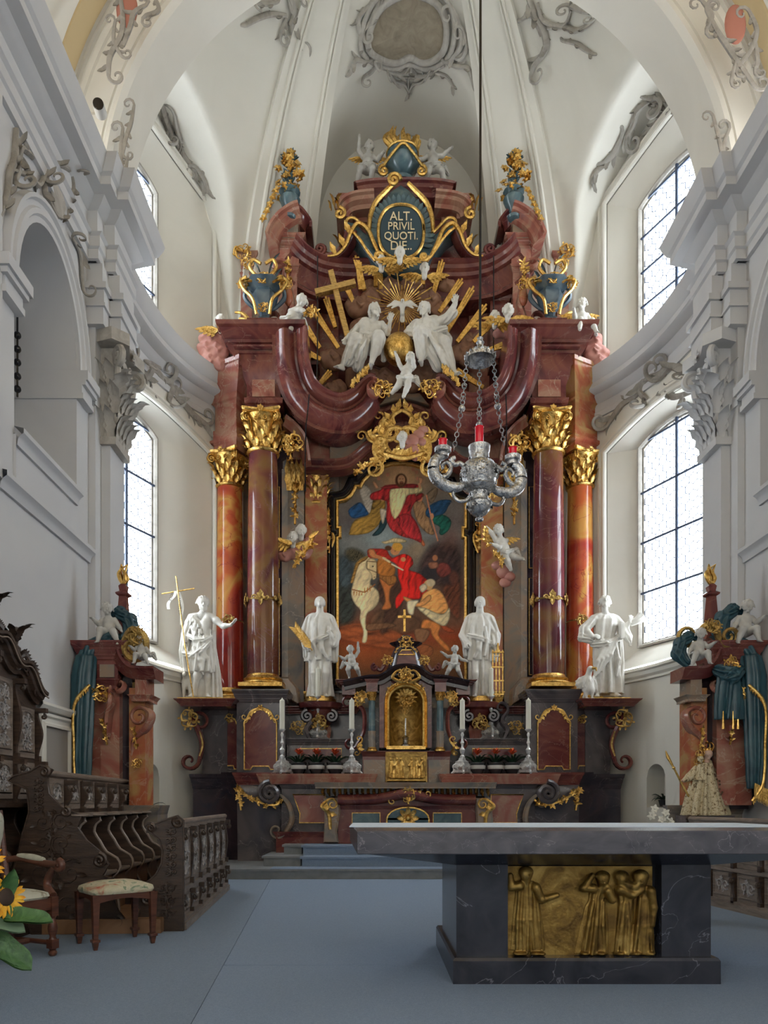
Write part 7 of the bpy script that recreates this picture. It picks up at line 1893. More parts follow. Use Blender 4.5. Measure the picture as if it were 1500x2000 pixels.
def seated_father():
 S=Sculpt(.0105)
 torso(S,(.06,.06,.84),(-.04,.02,1.10),(-.06,.01,1.24),.2,.12)
 hd=V3(-.11,-.06,1.40); S.cap((-.07,.02,1.2),hd+V3(0,.03,-.06),.062,.058,k=.03)
 head(S,hd,.25,(-.45,-1,-.05),(0,0,1),'curly',beard=True)
 S.robe([(.80,.05,.04,.20,.16),(1.0,-.02,.02,.19,.15),(1.18,-.05,.02,.20,.13),(1.26,-.06,.02,.1,.09)],k=.02,fold=.014,nf=9)
 limb(S,[(.12,.02,1.18),(.34,-.04,1.26),(.46,-.10,1.46)],[.09,.075,.05],muscle=False); hand(S,(.46,-.10,1.46),(.12,-.1,1),(0,-1,.2),.20,.1,side=-1,spread=.4)
 S.chain([(.3,-.02,1.22),(.42,-.05,1.32)],[.085,.095],k=.02,fold=.012)
 limb(S,[(-.25,.02,1.16),(-.38,-.05,.93),(-.27,-.20,.84)],[.09,.075,.045],muscle=False); hand(S,(-.27,-.2,.84),(.1,-.5,-.5),(.2,-.3,-1),.19,.5)
 S.chain([(-.28,0,1.1),(-.38,-.05,.95),(-.32,-.12,.88)],[.10,.11,.08],k=.03,fold=.014)
 S.chain([(-.05,.0,.80),(-.20,-.32,.80),(-.2,-.24,.5),(-.18,-.22,.30)],[.16,.12,.07,.042],k=.03); foot(S,(-.18,-.22,.30),(-.2,-1),.22)
 S.chain([(.1,.0,.80),(.22,-.26,.62),(.36,-.2,.3),(.44,-.2,.11)],[.16,.13,.08,.045],k=.03); foot(S,(.44,-.2,.11),(.7,-.9),.24)
 S.chain([(-.03,.0,.82),(-.18,-.28,.78),(-.16,-.18,.5)],[.17,.15,.12],k=.04,fold=.018,nf=9)
 S.chain([(.1,.0,.80),(.2,-.22,.62),(.30,-.16,.35),(.36,-.12,.2)],[.17,.155,.14,.11],k=.03,fold=.022,nf=10)
 S.chain([(.0,-.2,.72),(.06,-.2,.5),(.14,-.14,.3)],[.14,.14,.12],k=.04,fold=.02,nf=8)
 S.chain([(.22,.06,1.1),(.34,.06,.9),(.32,.02,.65)],[.05,.075,.06],k=.03,fold=.02,nf=7)
 S.chain([(-.2,-.2,.92),(.0,-.2,.88),(.28,-.1,1.0)],[.05,.06,.05],k=.03,fold=.012)
 for a in range(4): S.chain([(-.08+.07*a,-.34+.03*a,.78-.05*a),(.06+.06*a,-.38+.03*a,.52-.04*a),(.2+.05*a,-.3+.03*a,.25-.02*a)],[.02,.03,.02],k=.03)
 return S
statue(seated_risen,'seated_figure',at(714,738,14.0),MARBLEW,'bare-chested bearded white figure seated on the clouds beside the cross','statue')
statue(seated_father,'seated_figure',at(840,752,14.0),MARBLEW,'bearded white robed figure on the clouds with one hand raised','statue')
POSES={
'armup': dict(pel=(0,0,.36),chest=(.02,0,.56),head=(.05,-.03,.77),el=(-.16,0,.72),wl=(-.15,-.05,.90),er=(.20,-.04,.50),wr=(.30,-.12,.56),kl=(-.13,-.16,.24),al=(-.20,.02,.06),kr=(.11,-.18,.22),ar=(.07,-.02,.05)),
'wide': dict(pel=(0,0,.38),chest=(-.01,0,.58),head=(-.02,-.03,.79),el=(-.2,-.03,.52),wl=(-.33,-.1,.46),er=(.18,-.02,.60),wr=(.32,-.06,.70),kl=(-.10,-.12,.2),al=(-.2,.02,.05),kr=(.16,-.12,.22),ar=(.24,.02,.04)),
'sit': dict(pel=(0,.05,.16),chest=(-.02,0,.36),head=(-.03,-.05,.57),el=(-.17,-.06,.3),wl=(-.22,-.2,.36),er=(.15,.0,.28),wr=(.22,-.1,.2),kl=(-.1,-.2,.17),al=(-.12,-.24,-.02),kr=(.12,-.2,.15),ar=(.2,-.2,-.04)),
'fly': dict(pel=(0,0,.10),chest=(.12,0,.25),head=(.22,-.06,.42),el=(.20,-.14,.22),wl=(.32,-.18,.14),er=(.30,-.02,.22),wr=(.42,-.1,.18),kl=(-.12,-.05,-.02),al=(-.2,.02,-.16),kr=(.05,-.12,-.08),ar=(-.02,-.04,-.22)),
'hang': dict(pel=(0,0,.0),chest=(-.08,0,.20),head=(-.14,-.05,.41),el=(-.24,-.05,.32),wl=(-.34,-.1,.42),er=(-.14,-.14,.06),wr=(-.27,-.18,.10),kl=(.02,-.1,-.18),al=(.10,-.02,-.32),kr=(.16,-.06,-.10),ar=(.33,-.02,-.12)),
'lift': dict(pel=(0,0,0),chest=(.05,0,.19),head=(.11,-.06,.38),el=(-.10,-.04,.28),wl=(-.16,-.10,.42),er=(.18,-.1,.2),wr=(.14,-.22,.30),kl=(-.12,-.1,-.16),al=(-.24,-.02,-.26),kr=(.06,-.14,-.18),ar=(-.02,-.08,-.36)),
}
def putto_at(pose,loc,label,flip=False,sc=1.0,m=None,face=(.2,-1,0),wings=True,cloth=True,rz=0,extra=None,cat='cherub'):
 S=Sculpt(.0088); J=POSES[pose]; putto(S,J,1.0,face=face)
 p,c=V3(*J['pel']),V3(*J['chest'])
 if cloth:
  S.chain([p+V3(-.13,-.06,.02),p+V3(0,-.12,-.02),p+V3(.13,-.06,.03)],[.035,.045,.04],k=.02,fold=.01)
  S.chain([p+V3(.12,.04,.03),p+V3(.22,.10,.08),p+V3(.30,.08,-.06)],[.035,.06,.03],k=.02,fold=.012)
 if extra: extra(S)
 M4=Matrix.Diagonal((-1,1,1,1)) if flip else None
 o=sculpt_obj('cherub',S,m or MARBLEW,M4=M4); o.location=loc; o.scale=(sc,)*3; o.rotation_euler=(0,0,rz); tag(o,label,cat)
 f=-1 if flip else 1
 if wings:
  b=c+V3(0,.09,.06)
  for s_ in (-1,1): obj('wing',wing_mb((b[0]*f+s_*.03,b[1],b[2]),(b[0]*f+s_*.26,b[1]+.04,b[2]+.08),.17,5),GOLD,o,local=True)
 return o
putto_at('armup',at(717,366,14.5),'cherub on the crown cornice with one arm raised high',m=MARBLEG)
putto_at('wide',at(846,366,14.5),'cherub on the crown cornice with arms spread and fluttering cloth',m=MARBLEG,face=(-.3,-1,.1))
pf=putto_at('fly',at(565,640,13.5),'white cherub leaning out from the great cornice with gilded flowers',wings=False,sc=1.05)
mb=MB(); garland(mb,[(.30,-.2,.12),(.42,-.22,.16),(.5,-.2,.06)],.06,.08); garland(mb,[(.38,-.2,.14),(.40,-.24,0)],.05,.08); obj('flowers',mb,GOLD,pf,local=True)
pl_=putto_at('lift',at(790,742,13.6),'white cherub tumbling below the golden globe',wings=False,sc=.95,face=(-.6,-1,.3))
ps=putto_at('sit',at(1138,656,13.5),'white cherub seated on the outer end of the great cornice',flip=False,sc=.95,face=(-.8,-1,.2))
ph=putto_at('hang',at(987,1080,14.0),'white cherub flying with gilded garland before the orange pilaster',sc=1.0,face=(-.3,-1,0))
mb=MB(); garland(mb,[(-.36,-.16,.40),(-.40,-.2,.25),(-.36,-.18,.08)],.05,.07); garland(mb,[(-.2,-.1,-.05),(-.12,-.15,-.18),(-.08,-.12,-.32)],.055,.08); obj('garland',mb,GOLD,ph,local=True)
mb=MB(); blobs(mb,[(.0,.12,-.32,.13),(.1,.1,-.42,.12),(.02,.12,-.52,.10),(-.14,.12,-.2,.10)],2,14,9); obj('cloud',mb,PINKCLOUD,ph,180,local=True)
# cherub heads
cherub_head(at(745,524,13.9),(-.2,-1,-.2),MARBLEW,'cherub head with gilded wings under the left edge of the inscription cartouche',.20)
cherub_head(at(781,508,13.75),(.1,-1,-.2),MARBLEW,'cherub head with gilded wings right under the inscription cartouche',.21)
cherub_head(at(829,538,13.9),(.2,-1,-.2),MARBLEW,'cherub head with gilded wings below the ray right of the sunburst',.20)
cherub_head(at(966,634,13.6),(-.5,-1,0),MARBLEW,'cherub head looking away at the inner corner of the great cornice',.23,True)
cherub_head(at(992,622,13.5),(.2,-1,-.1),MARBLEW,'cherub head with gilded wings above a pink cloud on the cornice corner',.24)
cherub_head(at(431,643,13.5),(.5,-1,0),MARBLEW,'cherub head with gilded wings on the pink cloud beside the window',.25)
cherub_head(at(572,1064,14.0),(-.2,-1,-.1),MARBLEW,'lower cherub head in the cluster of gilded flowers on the grey pilaster',.23)
cherub_head(at(588,1050,14.05),(.2,-1,.1),MARBLEW,'upper cherub head in the cluster of gilded flowers on the grey pilaster',.24,False)
def cloud_thing(name,pts,m,label,extra=None):
 o=cloudmesh(name,pts,m); return tag(o,label,'cloud')
def cpts(lst,Y): return [(xat(x,Y),Y,zat(y,Y),r) for x,y,r in lst]
cloud_thing('cloud_bank',cpts([(412,665,.2),(432,662,.2),(405,685,.17),(426,688,.2),(412,708,.16),(430,712,.14),(398,716,.10)],13.75),PINKCLOUD,'pink cloud carrying the cherub head beside the left window')
cloud_thing('cloud_bank',cpts([(1010,643,.16),(990,650,.13),(1020,655,.14),(972,652,.1),(1030,648,.1)],13.9),PINKCLOUD,'pink cloud behind the two cherub heads on the cornice corner')
cloud_thing('cloud_bank',cpts([(1160,668,.16),(1158,690,.18),(1168,708,.16),(1176,690,.12),(1150,655,.1)],13.8),PINKCLOUD,'pink cloud hanging at the outer end of the great cornice near the window')
c_=cloud_thing('cloud_bank',cpts([(575,1080,.16),(592,1078,.17),(556,1086,.13),(600,1062,.12),(560,1072,.12)],14.15),PINKCLOUD,'pink cloud with flowers under the pair of cherub heads')
mb=MB(); garland(mb,[at(612,1050,13.95),at(600,1072,13.9),at(585,1085,13.88),at(574,1108,13.9)],.07,.09); leaf(mb,at(570,1062,13.9),(-1,0,.35),(0,-1,0),.3,.1,.2,1); leaf(mb,at(604,1050,13.9),(.9,0,.6),(0,-1,0),.22,.08,.2,1)
top('flower_cluster',mb,GOLD,'gilded flower garland hanging over the pink cloud on the grey pilaster','garland')
# tabernacle putti
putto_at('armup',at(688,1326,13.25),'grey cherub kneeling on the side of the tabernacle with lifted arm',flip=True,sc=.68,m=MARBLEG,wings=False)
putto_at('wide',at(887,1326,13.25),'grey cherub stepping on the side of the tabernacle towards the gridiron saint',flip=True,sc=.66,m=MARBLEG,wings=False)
# ================================================================== SANCTUARY LAMP
YL_=6.5
lamp=thing('sanctuary_lamp',at(937,1018,YL_),'silver hanging sanctuary lamp with red glasses on chains','hanging lamp')
k=YL_/F_PX/5.126
def LP(x,y): return at(820+x/5.126,640+y/5.126,YL_)
cx0=LP(595,0).x
def lz(y): return LP(0,y).z
mb=MB(); mb.lathe((cx0,YL_,0),[(5*k,lz(1945)),(35*k,lz(1935)),(42*k,lz(1915)),(30*k,lz(1900)),(45*k,lz(1885)),(70*k,lz(1870)),(100*k,lz(1835)),(128*k,lz(1790)),(130*k,lz(1765)),(95*k,lz(1748)),(90*k,lz(1730)),(88*k,lz(1690)),(95*k,lz(1655)),(150*k,lz(1625)),(165*k,lz(1605)),(160*k,lz(1595)),(140*k,lz(1588)),(160*k,lz(1540)),(180*k,lz(1470)),(176*k,lz(1410)),(150*k,lz(1365)),(110*k,lz(1345)),(95*k,lz(1335)),(100*k,lz(1290)),(95*k,lz(1270)),(105*k,lz(1245)),(110*k,lz(1190)),(100*k,lz(1190)),(90*k,lz(1240))],32)
bd=obj('lamp_body',mb,SILVER,lamp,50)
mb=MB()
for j in range(6):
 a=j*PI/3-PI/2; d=Vector((math.cos(a),math.sin(a),0)); c=Vector((cx0,YL_,lz(1470)))+d*180*k
 fr_=frame(d)
 for q in range(16): b=q*PI/8; mb.sphere(c+(fr_[1]*math.cos(b)+fr_[2]*math.sin(b))*62*k,9*k,5,4)
 flower(mb,c,38*k,d,6)
 for z_,r_,s_ in ((1670,92,22),(1800,122,26),(1310,98,20),(1560,165,22)): flower(mb,Vector((cx0,YL_,lz(z_)))+Vector((math.cos(a+.5),math.sin(a+.5),0))*r_*k,s_*k,(math.cos(a+.5),math.sin(a+.5),0),6)
obj('lamp_relief',mb,SILVER,lamp,50,kind='stuff')
REDG=bpy.data.materials.new('red_glass'); REDG.use_nodes=True; b_=REDG.node_tree.nodes['Principled BSDF']; b_.inputs['Base Color'].default_value=(.55,.005,.02,1); b_.inputs['Roughness'].default_value=.08; b_.inputs['Transmission Weight'].default_value=.35; b_.inputs['Emission Color'].default_value=(.8,.01,.03,1); b_.inputs['Emission Strength'].default_value=.10
mb=MB(); mb.lathe((cx0,YL_,0),[(42*k,lz(1190)),(42*k,lz(1000)),(46*k,lz(995)),(40*k,lz(1000)),(38*k,lz(1180))],20); obj('red_glass',mb,REDG,lamp,60)
for j,(ax_,ay_,glz) in enumerate(((-1,-.15,1150),(.92,.3,1150),(.15,1,1150))):
 d=Vector((ax_,ay_,0)).normalized()
 def q(r,y): return Vector((cx0,YL_,lz(y)))+d*r*k
 mb=MB(); P_=cr([q(150,1580),q(210,1610),q(330,1610),q(440,1540),q(470,1440),q(440,1350),q(370,1310)],5); mb.tube(P_,taper(len(P_),30*k,42*k,62*k),10,up=(0,0,1))
 P_=cr([q(150,1400),q(200,1370),q(250,1390),q(290,1340),q(250,1320)],4); mb.tube(P_,24*k,8)
 P_=cr([q(460,1440),q(400,1520),q(330,1500),q(290,1420),q(330,1370),q(380,1400),q(370,1440)],5); mb.tube(P_,taper(len(P_),30*k,14*k),8)
 P_=cr([q(130,1620),q(230,1610),q(270,1680),q(220,1745),q(140,1740),q(95,1700)],5); mb.tube(P_,taper(len(P_),16*k,22*k),7)
 for a_i in range(2,30,3):
  for ph_ in (0,1.1,-1.1):
   t_=a_i/30; e_=q(300+175*math.sin(t_*2.6+.1),1600-300*t_); n_=Vector((d.x*math.cos(ph_)-d.y*math.sin(ph_),d.y*math.cos(ph_)+d.x*math.sin(ph_),.2)); mb.sphere(e_+n_*38*k*.9,13*k,6,4)
 ar=obj('lamp_arm',mb,SILVER,lamp,60)
 mb=MB(); c=q(375,0); mb.lathe((c.x,c.y,0),[(58*k,lz(1320)),(60*k,lz(1290)),(82*k,lz(1275)),(85*k,lz(1235)),(70*k,lz(1225)),(60*k,lz(1240))],20); obj('candle_cup',mb,SILVER,ar,50)
 mb=MB(); mb.lathe((c.x,c.y,0),[(40*k,lz(1240)),(42*k,lz(1160)),(47*k,lz(1148)),(40*k,lz(1155)),(36*k,lz(1235))],18); obj('red_glass',mb,REDG,ar,60)
# canopy
mb=MB(); mb.lathe((cx0+8*k,YL_,0),[(150*k,lz(330)),(152*k,lz(300)),(140*k,lz(285)),(120*k,lz(270)),(95*k,lz(235)),(60*k,lz(215)),(35*k,lz(200)),(28*k,lz(170)),(40*k,lz(150)),(22*k,lz(125)),(30*k,lz(105)),(8*k,lz(90))],28,cap=False); mb.lathe((cx0+8*k,YL_,0),[(150*k,lz(330)),(138*k,lz(318)),(100*k,lz(260)),(10*k,lz(230))],28,cap=False)
for j in range(16): a=j*PI/8; leaf(mb,Vector((cx0+8*k+148*k*math.cos(a),YL_+148*k*math.sin(a),lz(330))),(0,0,1),(math.cos(a),math.sin(a),0),60*k,44*k,.4,2)
cnp=obj('canopy',mb,SILVER,lamp,50)
def chain(mb,a,b,n,r=.010):
 a=Vector(a); b=Vector(b)
 for i in range(n):
  p=a.lerp(b,i/n); q=a.lerp(b,(i+1)/n); t=(q-p).normalized(); s=Vector((1,0,0)) if i%2 else Vector((0,1,0)); s=(s-t*s.dot(t)).normalized(); L=(q-p).length*.6
  c=(p+q)/2; mb.tube([c+t*(L*math.cos(j*PI/4))+s*(r*1.4*math.sin(j*PI/4)) for j in range(9)],r*.32,4,cap=False)
for j,(dx,dy,ex,ey,ez,bz) in enumerate(((-.95,-.3,-.62,-.2,1215,850),(.9,-.2,.6,.1,1100,810),(.1,1,.1,.62,1250,965))):
 a=Vector((cx0+8*k+dx*140*k,YL_+dy*140*k,lz(320))); e=Vector((cx0+ex*430*k,YL_+ey*430*k,lz(ez+60))); m_=a.lerp(e,.55); m_.x=a.x+(e.x-a.x)*.25+dx*.02
 mb=MB(); chain(mb,a,m_,13,.013); chain(mb,m_,e,9,.013); mb.sphere(m_,34*k,12,8)
 for t in (.55,.8): 
  c=a.lerp(m_,t); mb.tube([c+Vector((24*k*math.cos(i*PI/5),0,24*k*math.sin(i*PI/5))) for i in range(11)],.004,4,cap=False)
 obj('chain',mb,SILVER,lamp,50)
mb=MB(); mb.tube([(cx0+8*k,YL_,lz(100)),(at(940,0,YL_).x,YL_,13.95)],.012,6); obj('cord',mb,BLACKF,lamp)
# ================================================================== PEOPLE'S ALTAR IN FRONT
fa=thing('stone_altar',(1.39,5.4,0),'dark veined stone altar table with a broad overhanging top and gilded relief','altar')
mb=MB(); mb.box(.516,2.258,4.83,6.15,0,.15); 
for v in range(0): pass
rows=[[(.516+e,4.83+e,z),(2.258-e,4.83+e,z),(2.258-e,6.15-e,z),(.516+e,6.15-e,z)] for e,z in ((0,0),(0,.15),(.012,.168))]
mb=MB(); mb.grid(rows,close_u=True); mb.f.append((8,9,10,11)); obj('base',mb,BASALT,fa,0)
mb=MB(); mb.box(.545,.885,4.90,5.9,.168,.77); obj('support',mb,BASALT,fa,0)
mb=MB(); mb.box(1.90,2.225,4.90,5.9,.168,.77); obj('support',mb,BASALT,fa,0)
mb=MB(); mb.box(.885,1.90,5.02,5.9,.168,.77); obj('support_back',mb,BASALT,fa,0)
fl,bl_,br_,fr_=(-.10,4.5),(-.195,6.1),(3.0,6.1),(2.9,4.5)
mb=MB()
e=.008
rows=[[(fl[0]+.64,4.9,.77),(2.23,4.9,.77),(2.23,5.9,.77),(fl[0]+.64,5.9,.77)],[(fl[0]+.04,4.54,.868),(fr_[0]-.04,4.54,.868),(br_[0]-.04,6.06,.868),(bl_[0]+.04,6.06,.868)]]
mb.grid(rows,close_u=True); obj('tapered_neck',mb,BASALT,fa,0)
rows=[[(fl[0]+q,4.5+q,z),(fr_[0]-q,4.5+q,z),(br_[0]-q,6.1-q,z),(bl_[0]+q,6.1-q,z)] for q,z in ((.004,.868),(0,.872),(0,1.003),(.006,1.011))]
mb=MB(); mb.grid(rows,close_u=True); mb.f.append((3,2,1,0)); mb.f.append((12,13,14,15)); obj('top_slab',mb,SLABM,fa,0)
mb=MB(); mb.box(-.17,2.96,5.15,6.07,1.011,1.017); cl=top('lit_top_sheet',mb,mat('lit_top_blue',(.60,.68,.78),.8),'thin pale cloth lying on the stone altar top','cloth',smooth=0)  # pale sheet puts the bright blue light on the slab top into colour
# gilded relief
BRZ=mat('gilded_bronze',(.28,.17,.045),.44,.8,cols=[(.3,(.12,.065,.02)),(.5,(.30,.18,.045)),(.68,(.50,.33,.10))],scale=5,bump=.22,bscale=50,detail=8)
def RPt(x,y,d=0): p=at(950+x/4.054,1660+y/4.054,4.93); return V3(p.x,-d,p.z)
S=Sculpt(.0055); kk=4.93/F_PX/4.054
def rfig(hx,hy,robe,arms,folds,face,hair='short',hr=50):
 rings=[(RPt(x0,y)[2],(RPt(x0,0)[0]+RPt(x1,0)[0])/2,0,(x1-x0)/2*kk,.036) for y,x0,x1 in robe]
 S.robe(rings,fold=.007,nf=9,ph=hx*.01,tw=1.0,k=.01,grow=.5)
 h=RPt(hx,hy,.03); 
 S.ell(h,(hr*kk,.036,hr*1.25*kk),.01); S.ell(h+V3(-.2*hr*kk*0,.004,.35*hr*kk),(hr*1.2*kk,.036,hr*.95*kk),.006)
 S.cap(h+V3(face*hr*.3*kk,-.03,.004),h+V3(face*hr*.45*kk,-.038,-.012),.006,.008,k=.004)
 for sx_ in (-.35,.4): S.ell(h+V3((sx_+face*.3)*hr*kk,-.038,.006),.007,.004,sub=True)
 S.cap(h+V3((-.15+face*.3)*hr*kk,-.034,-.026),h+V3((.2+face*.3)*hr*kk,-.034,-.026),.004,k=.003)
 S.cap(h,RPt(hx,hy+90,.01),.024,.026)
 for a in arms: S.chain([RPt(x,y,.035) for x,y in a],[.032,.026,.02,.022][:len(a)],k=.012)
 for f in folds: S.chain([RPt(x,y,.03) for x,y in f],[.010,.013,.008][:len(f)],k=.008)
rfig(310,190,[(800,215,452),(600,220,440),(400,232,415),(290,238,400),(245,260,380)],[[(385,290),(430,390),(550,355)],[(255,280),(195,290),(185,200)]],[[(300,300),(290,550),(290,790)],[(350,280),(350,550),(370,780)],[(390,330),(410,560),(430,770)],[(260,300),(240,550),(240,780)]],.4,'long',50)
rfig(915,225,[(830,725,960),(650,755,965),(450,790,955),(400,815,935),(300,825,965)],[[(835,300),(760,300),(830,200)],[(950,320),(985,390),(950,290)]],[[(880,410),(865,600),(860,820)],[(840,410),(800,600),(770,820)],[(920,410),(915,600),(930,820)]],-.2)
rfig(1065,225,[(830,1000,1150),(600,1020,1160),(420,1040,1170),(300,1020,1180)],[[(1050,310),(1150,350),(1220,310)],[(1100,270),(1160,290),(1200,250)]],[[(1080,420),(1060,600),(1030,800)],[(1110,420),(1120,600),(1100,820)]],.5)
rfig(1215,225,[(830,1145,1330),(600,1170,1320),(400,1190,1320),(280,1220,1310)],[[(1290,320),(1310,450),(1300,590)]],[[(1210,380),(1190,600),(1160,820)],[(1260,380),(1250,600),(1240,820)],[(1290,480),(1290,650),(1300,800)]],-.5,hr=56)
for x in (240,290,380,430,770,900,1050,1180,1290): S.ell(RPt(x,815,.03),(.03,.03,.014),.008)
a=RPt(165,875); b=RPt(1320,130)
rl=thing('relief_panel',((a[0]+b[0])/2,4.95,a[2]),'gilded bronze relief with robed standing figures set in the stone altar front','relief')
sculpt_obj('relief_figures',S,BRZ,rl,local=False,M4=Matrix.Translation((0,4.95,0)) @ Matrix.Diagonal((1,1.25,1,1)))
mb=MB(); mb.box(a[0],b[0],4.945,5.02,a[2]+.03,b[2]); mb.box(a[0],b[0],4.925,5.02,a[2],a[2]+.03)
rr=random.Random(4); obj('relief_ground',mb,BRZ,rl,0)
# ================================================================== CARVED CHOIR STALLS
OAKS=mat('polished_oak_edge',(.30,.24,.20),.22)
OAKC=mat('carved_oak',(.34,.31,.30),.3,cols=[(.3,(.22,.20,.19)),(.7,(.48,.45,.44))],scale=9,bump=.4,bscale=40)
def carve(mb,x0,x1,z0,z1,y,r=.008,seed=0):
 """scrolling foliage carved on a panel facing -y"""
 rr=random.Random(seed); xc=(x0+x1)/2; w=(x1-x0); h=z1-z0; n=max(1,int(round(h/(w*.55))))
 for k in range(n):
  zb=z0+h*(k+.5)/n; hh=h/n
  for s_ in (-1,1):
   c=Vector((xc+s_*w*.20,y,zb)); S_=spiral(c,min(w*.2,hh*.42),1.5,rr.uniform(0,1)+(PI/2 if (k%2) else -PI/2),s_*(1 if k%2 else -1),9,0,.12); mb.tube(S_,taper(len(S_),r*1.2,r*.8),5,flat=1.3)
   for q in (2,5,8):
    if q<len(S_): d=(S_[q]-c); leaf(mb,S_[q],d,(0,-1,0),w*.17,w*.09,.6,2,3,2)
  flower(mb,(xc,y-r,zb+hh*.42),w*.10,(0,-1,0),5)
  mb.tube(cr([(xc,y,zb-hh*.4),(xc+w*.04,y-r,zb),(xc,y,zb+hh*.4)],3),r,5)
 return mb
def bay_panel(w,z0,z1,shape='arch',seed=1):
 m1=MB(); m2=MB(); e=.035
 m1.box(-w/2,w/2,.0,.03,z0,z1)
 if shape=='arch':
  pts=[(-w/2+e,z0+.06),(w/2-e,z0+.06),(w/2-e,z1-.13)]+[((w/2-e-.02)*math.cos(PI*i/10),z1-.12+.08*math.sin(PI*i/10)**.8) for i in range(11)]+[(-w/2+e,z1-.13)]
 else: pts=[(-w/2+e,z0+.05),(w/2-e,z0+.05),(w/2-e,z1-.05),(-w/2+e,z1-.05)]
 rim(m1,pts,-.004,.009)
 carve(m2,-w/2+e+.02,w/2-e-.02,z0+.08,z1-.07,-.004,.0075,seed)
 return m1,m2
def console_mb(z0,z1,d=.045,w=.045):
 """S-profiled pilaster strip with a carved face"""
 m=MB(); pr=[]
 for i in range(13):
  t=i/12; z=z0+(z1-z0)*t; pr.append((-(.012+d*(.5+.5*math.sin(t*2*PI-1.2))*(.35+.65*t)),z))
 m.grid([[(-w/2,.02,z),(-w/2,y,z),(w/2,y,z),(w/2,.02,z)] for y,z in pr])
 m.box(-w*.7,w*.7,-d-.03,.02,z1-.03,z1+.02); m.box(-w*.6,w*.6,-.04,.02,z0-.04,z0+.02)
 m.tube(spiral((0,-d*.7-.02,z1-.07),.03,1.3,PI/2,1,9,0,.1,(0,1,0),(0,0,1)),.012,5)
 return m
def parapet(loc,rz,L,n,zt,label,zmid=.36,name='choir_desk',lower='box'):
 t=thing(name,loc,label,'choir stall',rz=rz); bw=L/n
 mb=MB(); mb.tube([(0,-.0,zt),(L+.02,-.0,zt)],.032,10); mb.box(0,L,-.02,.05,zt-.06,zt-.02); obj('top_rail',mb,OAKL,t,local=True)
 mb=MB(); mb.box(0,L,.0,.04,.06,zt-.05); obj('back_board',mb,OAKL,t,0,local=True)
 mb=MB(); mb.box(-.02,L+.02,-.07,.05,0,.07); mb.box(-.01,L+.01,-.05,.05,.07,.1); mb.box(0,L,-.035,.03,zmid-.02,zmid+.025); obj('plinth',mb,OAKL,t,0,local=True)
 A,B=bay_panel(bw-.07,zmid+.03,zt-.07,'arch',3); C_,D_=bay_panel(bw-.07,.1,zmid-.02,'box',6)
 K_=console_mb(zmid+.06,zt-.07,.035); K2=console_mb(.12,zmid-.05,.03)
 pr=None
 for i in range(n+1):
  if i==0:
   pr=[obj('panel',A,OAKL,t,25,local=True),obj('lower_panel',C_,OAKL,t,25,local=True),obj('pilaster',K_,OAK,t,30,local=True),obj('lower_pilaster',K2,OAK,t,30,local=True)]
   ca=obj('carving',B,OAKC,pr[0],40,local=True); cb=obj('carving',D_,OAKC,pr[1],40,local=True)
   for q in pr[:2]: q.location=(bw/2,-.012,0)
   for q in pr[2:]: q.location=(0,-.01,0)
  else:
   if i<n:
    for q,c in ((pr[0],ca),(pr[1],cb)):
     o=q.copy(); COL.objects.link(o); o.location=(bw*(i+.5),-.012,0); c2=c.copy(); COL.objects.link(c2); c2.parent=o
   for q in pr[2:]: o=q.copy(); COL.objects.link(o); o.location=(bw*i,-.01,0)
 return t
def endboard(t,pts,x0,x1,m,seed=1,name='end_board',scrolls=(),carvebox=None):
 """carved end board lying in the local yz plane; pts (y,z)"""
 mb=MB(); mb.plate([(p[0],p[1]) for p in pts],0,x1-x0,.008)
 M_=Matrix(((0,1,0,x0),(1,0,0,0),(0,0,1,0),(0,0,0,1)))
 mb.xf(M_)
 o=obj(name,mb,m,t,30,local=True)
 m2=MB()
 P=[Vector((p[0],-.002,p[1])) for p in pts]; m2.tube(P+[P[0]],.010,5)
 for (y,z,r,s_) in scrolls: S_=spiral((y,-.012,z),r,1.8,PI/2,s_,12,0,.1); m2.tube(S_,taper(len(S_),.020,.012),6)
 if carvebox:
  for cb in carvebox: carve(m2,*cb,-.003,.010,seed)
 m2.xf(M_); obj('carving',m2,m,o,40,local=True)
 return o
# --- front desk of the left stalls
d0=Vector((-1.81,6.9)); d1=Vector((-2.03,10.09)); rzL=math.atan2((d1-d0).y,(d1-d0).x); LL=(d1-d0).length
st1=parapet((d0.x,d0.y,0),rzL,LL,6,1.0,'carved oak desk front of the stalls, six tall panels facing the carpet')
pts=[(-.05,0),(.50,0),(.44,.07),(.36,.11),(.34,.2),(.38,.26),(.36,.36),(.28,.45),(.2,.52),(.15,.62),(.14,.74),(.17,.84),(.24,.9),(.3,.96),(.27,1.0),(.2,.99),(.1,1.03),(.0,1.06),(-.05,1.02)]
endboard(st1,pts,-.05,0,OAK,2,scrolls=((.28,.30,.06,1),(.0,1.0,.045,-1),(.24,.95,.03,1)),carvebox=[(.0,.2,.1,.45),(.0,.13,.5,.95)])
mb=MB(); mb.box(0,LL,.04,.30,.90,.93); obj('desk_shelf',mb,OAK,st1,0,local=True)
